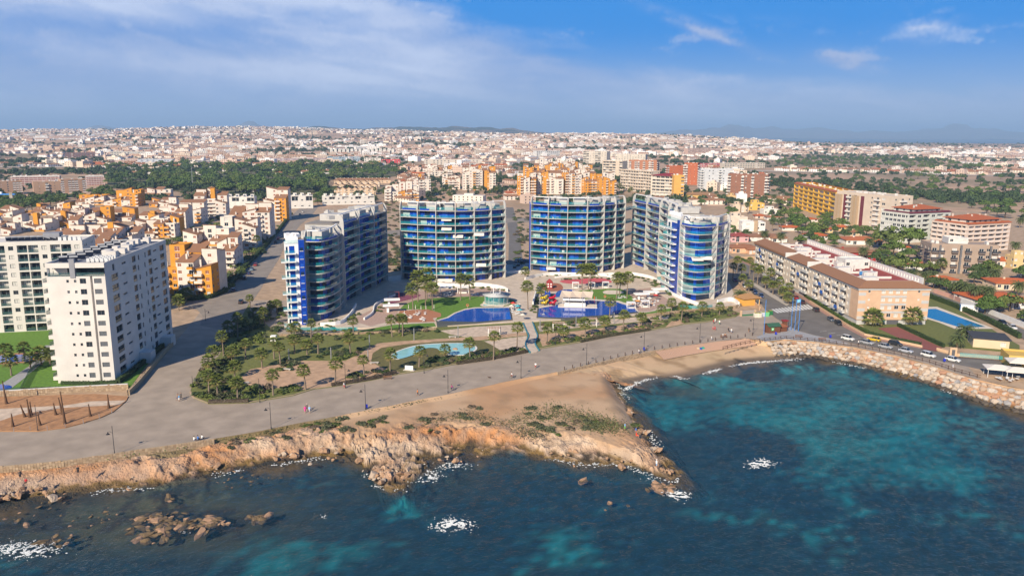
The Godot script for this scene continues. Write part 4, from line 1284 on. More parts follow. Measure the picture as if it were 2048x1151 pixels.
func blue_towers() -> void:
	var white := mat("tower_white", Color(0.47, 0.46, 0.44), 0.7, "soft", 0.1)
	var blue := mat("tower_blue", Color(0.006, 0.046, 0.34), 0.2, "")
	var rail := mat("teal_balcony_glass", Color(), 0)
	var o := thing("blue_tower", "blue glass apartment tower of six even bays behind the palm lawn, slim white fins between", "tower", G(905, 566))
	blue_wing(o, [803, 560, 850, 564, 905, 566, 960, 563.5, 1013, 556.5], 15.0, 10, 3.2, [0.0, 0.17, 0.335, 0.5, 0.665, 0.83, 0.985], 0.5)
	o = thing("blue_tower", "blue glass tower with a dark blue end wall, joined by bridges to its neighbour", "tower", G(1150, 547))
	blue_wing(o, [1061, 542, 1100, 546, 1150, 548, 1195, 547, 1247, 538], 15.0, 10, 3.25, [0.0, 0.175, 0.35, 0.525, 0.70, 0.86, 1.0], 0.5)
	var L := line_px([1061, 542, 1100, 546])
	var e := MB.new()
	var q := PackedVector2Array([L[0] - Vector2(0.6, -0.2), L[0] - Vector2(0.15, -0.2), L[0] + Vector2(-0.15, -15), L[0] + Vector2(-0.6, -15)])
	e.prism(q, 0.0, 33.0)
	part(o, "end_wall", e.done(), blue, Transform3D(Basis(), -o.position))
	o = thing("blue_tower", "blue glass apartment tower by the palm-lined road, its two wings meeting at a stepped corner", "tower", G(1385, 600))
	blue_wing(o, [1262, 530, 1282, 538, 1302, 547, 1322, 559, 1342, 577], 13.0, 10, 3.25, [0.0, 0.26, 0.55, 0.80, 1.0], 0.5)
	blue_wing(o, [1354, 595, 1368, 601, 1388, 605, 1408, 604, 1420, 602, 1436, 598, 1452, 589], 14.0, 10, 3.0, [0.0, 0.60, 1.0], 0.5)
	corner_stack(o, [1324, 578, 1340, 587, 1353, 595], 31.0, true)
	o = thing("blue_tower", "blue glass tower beside the street, blue stair shaft between white flats and rounded balconies", "tower", G(640, 640))
	blue_wing(o, [692, 612, 700, 606, 716, 596, 739, 583, 760, 573, 776, 563], 15.0, 10, 3.15, [0.0, 0.36, 0.68, 1.0], 0.5)
	blue_wing(o, [616, 644, 632, 645, 650, 644, 666, 638, 680, 628, 688, 617], 13.0, 10, 2.85, [0.0, 0.72, 1.0], 0.5)
	corner_stack(o, [577, 654, 592, 653, 606, 652], 29.0, false)
	var A := G(1245, 538)
	var B := G(1264, 531)
	for i in 4:
		var y := 10.0 + i * 6.4
		var t := thing("skybridge", "glazed footbridge slung between two blue towers", "bridge", Vector3(A.x, y, A.z - 1.0), -atan2(B.z - A.z, B.x - A.x), "bridges between the blue towers")
		var len := Vector2(B.x - A.x, B.z - A.z).length() + 3.0
		bx(t, "deck", white, Vector3(len / 2 - 1.0, 0, -1.0), Vector3(len, 0.4, 2.6))
		for s in [0.25, -2.25]:
			bx(t, "balustrade", rail, Vector3(len / 2 - 1.0, 0.8, s), Vector3(len, 1.2, 0.06))
	for w in [[958, 466, 900], [916, 470, 900], [893, 455, 900], [893, 436, 900], [880, 558, 900], [895, 558, 900], [962, 527, 900], [1102, 534, 1150], [1395, 515, 1390], [1413, 513, 1390]]:
		awning(w[0], w[1], G(w[2], 565 if w[2] == 900 else (546 if w[2] == 1150 else 604)), 4.5)
func corner_stack(o: Node, px: Array, H: float, right: bool) -> void:   # end flats: white piers, blue shaft, a stack of small glass balconies
	var line := line_px(px)
	var off := Vector2(o.position.x, o.position.z)
	for i in line.size(): line[i] -= off
	var white := mat("bright_white", Color(0.78, 0.77, 0.75), 0.6, "")
	var blue := mat("tower_blue", Color(), 0)
	var rail := mat("teal_balcony_glass", Color(), 0)
	var b := MB.new()
	b.prism(band(line, 0.0, 1.0, 1.2, 7.0, 2), 0.0, H)
	part(o, "wall", b.done(), white)
	var n := 10
	var fh := (H - 1.0) / n
	var shaft := MB.new()
	if right: shaft.prism(band(line, 0.84, 1.0, -0.1, 1.4, 2), 0.0, H + 1.0)
	else: shaft.prism(band(line, 0.93, 1.32, -0.15, 1.2, 3), 0.0, H + 1.2)
	part(o, "stair_shaft", shaft.done(), blue)
	for i in n:
		var y := 0.5 + i * fh
		var f0 := 0.0 if (i % 2 == 0) == right else -0.28
		var f1 := 0.42 if right else 0.5
		var s := MB.new()
		s.prism(band(line, f0, f1 + 0.25, -0.6, 1.3, 2), y - 0.3, y)
		s.flat(band(line, f0, f1 + 0.25, -0.6, 1.3, 2), y - 0.3)
		part(o, "balcony", s.done(), white)
		part(o, "balustrade", strip(line, f0, f1 + 0.25, -0.5, y + 0.05, y + 1.1, 2), rail)
		var p := MB.new()
		p.prism(band(line, f0 - 0.005, f0 + 0.005, -0.5, 1.3, 1), y + 0.05, y + 1.1)
		part(o, "balustrade", p.done(), rail)
		part(o, "window", strip(line, 0.08, 0.20, 1.15, y + 0.2, y + 2.2, 1), mat("tower_glass", Color(), 0))
		part(o, "wall_panel", strip(line, 0.30, 0.66, 1.1, y, y + fh - 0.4, 2), blue)
		if not right:
			part(o, "window", strip(line, 1.02, 1.24, -0.2, y + 0.8, y + 1.9, 1), mat("tower_blue_light", Color(), 0) if i % 3 else mat("tower_glass", Color(), 0))
			part(o, "ledge", strip(line, 1.0, 1.26, -0.28, y + 0.62, y + 0.78, 1), white)
		else:
			part(o, "window", strip(line, 0.89, 0.93, -0.14, y + 0.4, y + 1.6, 1), mat("tower_glass", Color(), 0))
	var r := MB.new()
	r.prism(band(line, 0.1, 0.95, 2.0, 6.0, 2), H, H + 2.0)
	part(o, "roof_room", r.done(), white)
	part(o, "balustrade", strip(line, 0.0, 1.0, 0.9, H, H + 1.2, 3), rail)
	for i in 6:
		var a := curve_at(line, rng.randf())
		var p: Vector2 = a[0] - a[1] * rnd(2.5, 5.5)
		bx(o, "roof_unit", white, Vector3(p.x, H + 2.4, p.y), Vector3(rnd(0.8, 2.5), rnd(1.0, 1.8), rnd(0.8, 2.0)), rng.randf())
var tile_red: Material
var tile_brown: Material
func style(wall: Color, key: String, rail = null, shut = null) -> Dictionary:
	var st := {"wall": mat("wall_" + key, wall, 0.85, "soft", 0.06)}
	if rail: st["rail"] = rail
	if shut: st["shut"] = shut
	return st
func spot(px: float, py: float) -> Vector3:   # ground under a pixel, rising land included
	var p := G(px, py)
	return p if -p.z < 690.0 else GT(px, py)
func stand(nm: String, label: String, cat: String, ax: float, ay: float, bx_: float, by: float, ty: float, group := "") -> Array:
	var A := spot(ax, ay)
	var B := spot(bx_, by)
	var w := Vector2(B.x - A.x, B.z - A.z).length()
	var o := thing(nm, label, cat, A, -atan2(B.z - A.z, B.x - A.x), group)
	return [o, w, HT(B, bx_, ty)]
func flats(label: String, e: Array, depth: float, n: int, st: Dictionary, f, r, l, roof := "", top := 0.8) -> Node3D:
	var s := stand("apartment_block", label, "building", e[0], e[1], e[2], e[3], e[4])
	var o: Node3D = s[0]
	var fh: float = (s[2] - top) / n
	block(o, 0, 0, s[1], depth, 0.0, n, fh, st, {"f": f, "r": r, "l": l}, top)
	var H: float = s[2]
	match roof:
		"skirt":
			for q in [[0.0, 0.0, s[1], 2.2, 0], [0.0, -depth + 2.2, s[1], 2.2, 2], [s[1] - 2.2, -2.2, 2.2, depth - 4.4, 1], [0.0, -2.2, 2.2, depth - 4.4, 3]]:
				slope(o, q[0], q[1], q[2], q[3], H, 0.8, q[4], 0.45 if q[4] % 2 == 0 else 0.2, tile_red, st.wall)
		"hip": hip(o, 0, 0, s[1], depth, H, 0.6, 2.2, st.get("tiles", tile_red))
		"tophip":
			for q in [[0.0, 0.0, s[1], 1.6, 0], [s[1] - 1.6, -1.6, 1.6, depth - 3.2, 1], [0.0, -1.6, 1.6, depth - 3.2, 3]]:
				slope(o, q[0], q[1], q[2], q[3], H, 0.5, q[4], 0.4 if q[4] == 0 else 0.15, st.get("tiles", tile_red), st.wall)
			block(o, s[1] * 0.2, -3.0, s[1] * 0.62, depth - 6.0, H - 0.5, 1, 2.6, {"wall": st.wall, "rail": st.wall}, {"f": "dwdwd", "l": "dwd"}, 0.0)
			hip(o, s[1] * 0.2, -3.0, s[1] * 0.62, depth - 6.0, H + 2.2, 1.2, 2.2, tile_red)
			for i in 5: bx(o, "chimney", st.wall, Vector3(s[1] * (0.25 + 0.12 * i), H + 3.4, -3.0 - rng.randf() * (depth - 6.0)), Vector3(0.7, 2.2, 0.7))
	if roof == "" or roof == "skirt": roof_clutter(o, 0, 0, s[1], depth, H - 0.5, int(s[1] / 4.0), mat("roof_white", Color(0.62, 0.6, 0.57), 0.8))
	return o
func peach_block() -> void:
	var wall := mat("peach_brick", Color(0.60, 0.40, 0.26), 0.85, "soft", 0.1)
	var grey := mat("pale_grey_band", Color(0.47, 0.47, 0.46), 0.8, "soft", 0.1)
	var white := mat("roof_white", Color(0.62, 0.6, 0.57), 0.8)
	var tan := mat("tan_render", Color(0.62, 0.53, 0.43), 0.85, "soft", 0.1)
	var B := G(1712, 649)
	var o := thing("apartment_block", "long peach four-storey block with a brown tiled roof edge and red roof terraces", "building", B, 0.02)
	var w := 25.5
	var d := 112.0
	bx(o, "plinth", grey, Vector3(w / 2, 0.9, -d / 2), Vector3(w - 0.6, 1.8, d - 0.6))
	bx(o, "garage_door", mat("garage_grey", Color(0.09, 0.09, 0.10), 0.6, ""), Vector3(w * 0.52, 1.0, -0.28), Vector3(4.2, 2.0, 0.1))
	bx(o, "door", mat("teal_door", Color(0.03, 0.09, 0.11), 0.5, ""), Vector3(w * 0.38, 1.0, -0.28), Vector3(1.6, 2.0, 0.1))
	var st := {"wall": wall, "rail": grey, "shut": mat("roller_blind", Color(0.5, 0.49, 0.46), 0.7, "")}
	var strt := {"wall": tan, "rail": grey, "shut": mat("roller_blind", Color(), 0)}
	block(o, 0.02, 0.0, w, 6.0, 1.8, 4, 2.85, st, {"f": ".t.wwww.t."}, 0.3)
	block(o, 0.0, -6.0, w, d - 6.0, 1.8, 4, 2.85, strt, {"l": "wlwlwwlwwllwwwlwwllwwlwwlwlwlw", "r": "w.wl.w.wl.w.wl.w.w", "b": "w.w.w"}, 0.3)
	for i in 4: bx(o, "band", grey, Vector3(w * 0.5, 1.75 + i * 2.85 + 2.85, 0.01), Vector3(w * 0.36, 0.7, 0.06))
	for q in [0.5, w - 0.5]:
		for i in 4: bx(o, "corner_band", grey, Vector3(clampf(q, 1.4, w - 1.4), 2.6 + i * 2.85, 0.012), Vector3(2.6, 1.1, 0.05))
	var H := 1.8 + 4 * 2.85 + 0.3
	bx(o, "fascia", grey, Vector3(w / 2, H - 0.45, -d / 2), Vector3(w + 0.5, 0.9, d + 0.5))
	for i in 30:
		if "wlwlwwlwwllwwwlwwllwwlwwlwlwlw"[i] == "l":
			for k in 4:
				var b := MB.new()
				var z := -d + (i + 0.5) * (d - 6.0) / 30.0
				b.quad(Vector3(-0.9, 0, z), Vector3(0, 0, z), Vector3(0, 2.2, z), Vector3(-0.02, 2.2, z))
				b.quad(Vector3(-0.02, 2.2, z - 0.1), Vector3(0, 2.2, z - 0.1), Vector3(0, 0, z - 0.1), Vector3(-0.9, 0, z - 0.1))
				b.quad(Vector3(-0.9, 0, z - 0.1), Vector3(-0.9, 0, z), Vector3(-0.02, 2.2, z), Vector3(-0.02, 2.2, z - 0.1))
				part(o, "balcony_screen", b.done(), white, Transform3D(Basis(), Vector3(0, 1.95 + k * 2.85, 0)))
				bx(o, "balcony", grey, Vector3(-0.45, 2.3 + k * 2.85, -d + (i + 0.5) * (d - 6.0) / 30.0), Vector3(0.9, 0.8, 3.2))
	for q in [[0.08, 3], [0.10, 2], [0.25, 1], [0.30, 2], [0.52, 2], [0.72, 2], [0.74, 1], [0.86, 0]]:
		bx(o, "blind", mat("blue_canvas", Color(0.02, 0.10, 0.38), 0.9, ""), Vector3(-0.95, 3.2 + q[1] * 2.85, -d + q[0] * d), Vector3(0.1, 1.3, 2.6))
	var b := MB.new()
	for q in [[-d - 0.4, -d * 0.62, 0.9], [-d * 0.61, -d * 0.40, 0.2], [-d * 0.39, -0.0, 0.0]]:
		var y: float = H + q[2]
		var z1: float = q[1]
		var z2: float = q[0]
		var c := 0.0 if q[1] > -1.0 else 5.4
		b.quad(Vector3(-0.7, y, z2), Vector3(-0.7, y, z1 + (0.7 if c == 0.0 else 0.0)), Vector3(4.7, y + 1.7, z1 - (4.7 if c == 0.0 else 0.0)), Vector3(4.7, y + 1.7, z2))
		b.quad(Vector3(-0.7, H - 0.1, z2), Vector3(-0.7, H - 0.1, z1 + 0.7 - c * 0.13), Vector3(-0.7, y, z1 + 0.7 - c * 0.13), Vector3(-0.7, y, z2))
	b.quad(Vector3(-0.7, H, 0.7), Vector3(w + 0.7, H, 0.7), Vector3(w - 4.0, H + 1.7, -4.7), Vector3(4.7, H + 1.7, -4.7))
	b.quad(Vector3(-0.7, H - 0.1, 0.7), Vector3(w + 0.7, H - 0.1, 0.7), Vector3(w + 0.7, H, 0.7), Vector3(-0.7, H, 0.7))
	part(o, "roof", b.done(), tile_brown)
	for q in [-d * 0.62, -d * 0.40]:
		bx(o, "roof_divider", white, Vector3(3.0, H + 0.9, q), Vector3(7.6, 2.2, 0.4))
	bx(o, "roof_wall", white, Vector3(4.85, H + 0.85, -d / 2 - 2.0), Vector3(0.3, 1.7, d - 5.4))
	bx(o, "roof_wall", white, Vector3(w / 2 + 2.3, H + 0.85, -4.85), Vector3(w - 8.6, 1.7, 0.3))
	var red := mat("red_terrace", Color(0.34, 0.055, 0.045), 0.85, "patchy", 0.1)
	bx(o, "roof_terrace", red, Vector3(w / 2 + 2.5, H + 0.05, -d / 2 - 2.0), Vector3(w - 5.2, 0.1, d - 6.0))
	var rear := MB.new()
	var slots := []
	for i in 52: slots.append(Rect2(1.0 + i * (d - 8.0) / 52.0, 0.7, 0.7, 1.5))
	facade(rear, Transform3D(Basis(Vector3(0, 0, 1), Vector3.UP, Vector3(-1, 0, 0)), Vector3(w - 0.3, H, -d + 1.0)), d - 6.0, 2.6, slots, 0.3)
	rear.box(w - 0.02, H - 0.5, -d + 1.0, w + 0.1, H + 2.6, -5.0)
	part(o, "roof_parapet", rear.done(), mat("parapet_white", Color(0.72, 0.71, 0.69), 0.8))
	for i in 9:
		var z := -12.0 - i * (d - 20.0) / 8.5
		bx(o, "roof_room", white, Vector3(9.0 + (i % 2) * 5.0, H + 0.9, z), Vector3(rnd(3, 7), 1.7, rnd(2, 4)))
		bx(o, "roof_wall", white, Vector3(13.0, H + 0.5, z - 5.0), Vector3(14.0, 0.9, 0.25))
		for k in 3: bx(o, "chimney", white, Vector3(rnd(6, 18), H + 1.0, z - rnd(0, 6)), Vector3(0.6, 2.0, 0.6))
	block(o, w * 0.5, -d * 0.36, 10.0, 8.0, H + 0.1, 1, 3.2, {"wall": white}, {"f": "w..w", "l": "w.w"}, 0.4)
	for q in [[0, 0.06], [1, 0.02], [2, 0.3]]:
		bx(o, "washing", mat("cloth%d" % q[0], [Color(0.03, 0.16, 0.4), Color(0.03, 0.2, 0.12), Color(0.4, 0.05, 0.05)][q[0]], 0.9, ""), Vector3(11.0 + q[0] * 1.6, H + 1.2, -d * 0.2), Vector3(1.4, 1.3, 0.06))
func midrise() -> void:
	fine_windows = false
	var white_rail := mat("rail_white", Color(0.66, 0.64, 0.6), 0.7)
	var st := style(Color(0.78, 0.45, 0.05), "yellow", mat("yellow_rail", Color(0.80, 0.48, 0.06), 0.8))
	flats("golden yellow six-storey flats with a red tiled roof edge beside the brown field", [1586, 413, 1667, 440, 384], 20.0, 6, st, "llllllll", "Wl", "w.w", "skirt")
	st = style(Color(0.60, 0.50, 0.40), "cream", white_rail)
	var o := flats("cream flats with maroon balcony recesses and tall sandy piers", [1669, 447, 1780, 464, 392], 18.0, 7, st, ".wbW..wbW.", "wbw", "w.w")
	for q in [0.02, 0.13, 0.52, 0.63]: bx(o, "pier", mat("sandy_pier", Color(0.42, 0.31, 0.20), 0.9), Vector3(q * 34.0 + 0.8, 11.5, 0.9), Vector3(2.2, 23.0, 1.8))
	for q in [0.27, 0.77]: bx(o, "recess_panel", mat("maroon", Color(0.14, 0.025, 0.035), 0.8), Vector3(q * 34.5, 12.0, 0.02), Vector3(3.4, 22.0, 0.05))
	st = style(Color(0.55, 0.56, 0.51), "celadon", mat("rail_celadon", Color(0.60, 0.62, 0.56), 0.6))
	st["tiles"] = mat("maroon", Color(), 0)
	flats("pale green-white gridded flats under a small orange hipped penthouse roof", [1814, 486, 1896, 481, 423], 22.0, 6, st, "lWlWlW", "www", "WWWWWWW", "tophip")
	st = style(Color(0.62, 0.50, 0.42), "blush", mat("rail_blush", Color(0.68, 0.60, 0.54), 0.7))
	flats("blush white flats with long balconies, orange tiled eaves and an orange penthouse roof", [1930, 505, 2016, 499, 444], 24.0, 6, st, "llllll", "lll", "llwlll", "tophip")
	st = style(Color(0.36, 0.275, 0.215), "taupe", mat("rail_dark", Color(0.06, 0.06, 0.07), 0.5))
	o = flats("taupe four-storey flats with dark balconies behind the villas", [1858, 545, 1992, 549, 490], 15.0, 4, st, "bb.bwb.bwb", "bwb", "bwb")
	block(o, 9.0, -4.0, 9.0, 8.0, 14.2, 1, 2.6, {"wall": mat("roof_white", Color(), 0)}, {"f": "w.w"}, 0.4)
	for q in [0.0, 0.3, 0.72]: bx(o, "pier", mat("slate_pier", Color(0.13, 0.13, 0.14), 0.8), Vector3(4.0 + q * 32.0, 7.0, 0.4), Vector3(0.8, 14.0, 0.8))
	st = style(Color(0.50, 0.52, 0.54), "pale_grey", white_rail)
	flats("pale grey tower flats with green awnings beyond the pines", [1400, 380, 1464, 381, 338], 16.0, 8, st, "b.ww.bw.b", "w.w", "b.b")
	st = style(Color(0.25, 0.115, 0.07), "brick_brown", white_rail)
	flats("brown brick flats striped with white balcony stacks", [1454, 394, 1534, 397, 349], 16.0, 8, st, "b.t.bw.b.t.b", "b.b", "b.b")
	st = style(Color(0.42, 0.115, 0.04), "brick_red", white_rail)
	flats("brick red tower with small paired windows and pale balconies at its side", [1338, 367, 1365, 367, 331], 15.0, 8, st, ".tt..tt.", "b.b", "b.b")
	flats("brick red tower with two window columns, taller than its twin", [1367, 369, 1394, 370, 326], 15.0, 9, st, "bb.t.t.", "b.b", "b.b")
	st = style(Color(0.66, 0.58, 0.47), "ivory", mat("rail_ivory", Color(0.62, 0.56, 0.48), 0.7))
	st["tiles"] = mat("crimson_roof", Color(0.25, 0.02, 0.025), 0.8)
	flats("ivory flats with wrap-round balconies under a crimson roof", [1301, 395, 1346, 398, 352], 20.0, 7, st, "lllll", "ll", "lllll", "hip", 0.3)
	st = style(Color(0.68, 0.38, 0.09), "marigold", white_rail)
	flats("narrow marigold yellow flats against the ivory block", [1347, 399, 1367, 399, 350], 16.0, 7, st, "..W", "W.W", "")
	st = style(Color(0.60, 0.49, 0.38), "beige", mat("rail_beige", Color(0.64, 0.55, 0.45), 0.8))
	flats("long beige flats with seven tiers of balconies and blue blinds", [1240, 380, 1301, 386, 342], 14.0, 7, st, "llllllllllll", "w.w", "w.w")
	flats("beige and tan flats with wide balconies behind the terraces", [1204, 358, 1244, 360, 322], 16.0, 7, st, "llll.l", "w.w", "lll")
	st = style(Color(0.40, 0.17, 0.085), "terracotta", white_rail)
	flats("terracotta brick flats with stepped roofline and white balconies", [1257, 350, 1313, 352, 321], 16.0, 7, st, "b.bb.b.bb.", "b.b", "b.b")
	st = style(Color(0.56, 0.50, 0.42), "sandstone")
	flats("tall sandstone slab block with even rows of small windows", [1230, 341, 1290, 343, 309], 16.0, 9, st, "wwwwwwwwwww", "www", "www")
	flats("sandstone flats with a stepped top near the hill road", [1166, 326, 1213, 328, 303], 16.0, 7, st, "llwwllww", "ww", "ww")
	st = style(Color(0.42, 0.27, 0.18), "tan_brick", white_rail)
	flats("tan brick flats with a blank gable and one column of windows", [69, 398, 123, 396, 362], 18.0, 6, st, ".t.b.t.", "b.b.b", "w")
	flats("tan brick flats beside the crane, cut by a dark balcony recess", [-6, 390, 46, 388, 361], 18.0, 6, st, ".t.w.lll", "lll", "w")
	flats("tan brick flats with recessed balconies before the pine wood", [123, 386, 172, 384, 357], 16.0, 6, st, "l.lll.l", "b.b", "w")
	st = style(Color(0.62, 0.56, 0.52), "chalk", mat("rail_rose", Color(0.42, 0.20, 0.18), 0.8))
	flats("chalk white flats with rose parapets over the tan blocks", [22, 373, 120, 371, 351], 14.0, 5, st, "lllllllllll", "ll", "ll")
	flats("chalk white flats with rose parapets at the pine wood edge", [172, 371, 209, 370, 351], 14.0, 5, st, "lllllll", "ll", "ll")
	var low := [["blue and white filling station shop with a flat canopy", 275, 330, 345, 330, 318, Color(0.42, 0.46, 0.52)], ["long low shop with a dark front and red sign band", 370, 330, 425, 330, 321, Color(0.16, 0.17, 0.20)], ["long mauve-roofed shopping hall beyond the pines", 530, 326, 655, 325, 316, Color(0.36, 0.28, 0.30)], ["steel blue commercial block with a glass corner", 657, 327, 720, 326, 313, Color(0.30, 0.40, 0.48)], ["cream warehouse with an arched roof line", 728, 326, 762, 326, 316, Color(0.62, 0.58, 0.52)], ["red shop front beside the cream warehouse", 763, 326, 800, 326, 319, Color(0.55, 0.04, 0.05)], ["ochre hall standing before the red shop", 737, 331, 760, 331, 322, Color(0.55, 0.38, 0.18)], ["long white terrace of flats on the town slope", 850, 330, 965, 329, 318, Color(0.60, 0.54, 0.46)], ["wide grey office block with twin glazed wings", 222, 314, 302, 313, 302, Color(0.56, 0.53, 0.47)], ["dark brick block with red penthouse", 130, 315, 190, 314, 304, Color(0.20, 0.11, 0.10)], ["white block with a blue-grey blank side", 1073, 316, 1120, 315, 301, Color(0.60, 0.60, 0.58)], ["row of pink balconied flats on the far slope", 1376, 310, 1440, 310, 297, Color(0.50, 0.34, 0.27)], ["long low stable-like hall with a pale roof in the brown field", 1449, 337, 1530, 337, 326, Color(0.52, 0.46, 0.38)], ["red-roofed restaurant beside the field hall", 1401, 334, 1443, 334, 327, Color(0.45, 0.12, 0.12)], ["flat white depot with green front behind the road", 105, 332, 180, 332, 326, Color(0.5, 0.48, 0.42)]]
	for q in low:
		var c: Color = q[6]
		st = style(c, "low%d" % int(c.to_rgba32() % 9973))
		var s := stand("commercial_block", q[0], "building", q[1], q[2], q[3], q[4], q[5])
		var n := maxi(1, int(round(s[2] / 3.4)))
		var k := clampi(int(s[1] / 5.0), 4, 16)
		block(s[0], 0, 0, s[1], 16.0, 0.0, n, (s[2] - 0.5) / n, st, {"f": "W".repeat(k), "r": "WW"}, 0.5)
		roof_clutter(s[0], 0, 0, s[1], 16.0, s[2] - 0.5, 5, mat("roof_white", Color(), 0))
func stepped(label: String, x0: float, x1: float, base: float, topy: float, gold: float, sd: int, group := "") -> void:
	rng.seed = 1000 + sd
	var s := stand("terraced_apartments", label, "building", x0, base, x1, base, topy, group)
	var o: Node3D = s[0]
	var w: float = s[1]
	var n := maxi(2, int(round((s[2] - 2.0) / 2.9)))
	var fh := 2.9
	var white := mat("terrace_white", Color(0.66, 0.60, 0.53), 0.85, "soft", 0.08)
	var yellow := mat("terrace_gold", Color(0.60, 0.27, 0.028), 0.85, "soft", 0.08)
	var shut := mat("rust_shutter", Color(0.24, 0.075, 0.03), 0.7, "")
	var k := maxi(2, int(round(w / 7.5)))
	var cw := w / k
	o.rotation.y += rnd(-0.1, 0.1)
	for i in k:
		var m: Material = yellow if rng.randf() < gold else white
		var st := {"wall": m, "rail": white if rng.randf() < 0.7 else yellow, "shut": shut, "deep": 1.6}
		var nf := clampi(n - 1 - (rng.randi() % 3 if n > 3 else rng.randi() % 2), 1, n)
		var zf := rnd(-2.5, 1.5)
		var dp := rnd(7.0, 9.0)
		var pats := ["w.b", "bw", "w.w", ".b.", "b", "wb"]
		var pt: String = pats[rng.randi() % pats.size()]
		block(o, i * cw + 0.02 * i, zf, cw - 0.05, dp, 0.0, nf, fh, st, {"f": pt, "r": "w.w" if i == k - 1 or rng.randf() < 0.3 else "", "l": "w..w" if i == 0 else ""}, 0.0)
		var roofed := rng.randf()
		if roofed < 0.72: slope(o, i * cw, zf, cw - 0.05, dp, nf * fh, rnd(1.6, 2.6), [0, 0, 1, 3][rng.randi() % 4], 0.35, tile_brown, m)
		else: bx(o, "parapet", m, Vector3(i * cw + cw / 2, nf * fh + 0.05, zf - 0.15), Vector3(cw - 0.1, 1.1, 0.25))
		var m2: Material = yellow if rng.randf() < gold * 0.7 else white
		var nb := n if i == sd % k or rng.randf() < 0.4 else n - 1
		if nb > nf or rng.randf() < 0.6:
			block(o, i * cw + 0.3, zf - dp - 0.02, cw - 0.6, rnd(7.0, 9.0), 0.0, nb, fh, {"wall": m2, "shut": shut, "rail": white}, {"f": ["w", "d", ".w"][rng.randi() % 3], "r": "w" if rng.randf() < 0.5 else "", "l": "w" if rng.randf() < 0.5 else ""}, 0.0)
			if rng.randf() < 0.8: slope(o, i * cw + 0.3, zf - dp - 0.02, cw - 0.6, 7.5, nb * fh, rnd(1.4, 2.4), [0, 1, 2, 3][rng.randi() % 4], 0.35, tile_brown, m2)
		for q in 1 + rng.randi() % 2:
			bx(o, "chimney", white, Vector3(i * cw + rnd(1, cw - 1), nf * fh + rnd(1.2, 2.2), zf - rnd(2, 7)), Vector3(0.7, rnd(2.0, 3.4), 0.7))
	if rng.randf() < gold * 0.9:   # a lift tower
		bx(o, "lift_tower", yellow, Vector3(w * rnd(0.3, 0.7), (n * fh + 3.0) / 2, -9.0), Vector3(3.2, n * fh + 3.0, 3.2))
		hip(o, w * 0.5 - 1.6, -7.4, 3.2, 3.2, n * fh + 3.0, 0.4, 0.9, tile_brown)
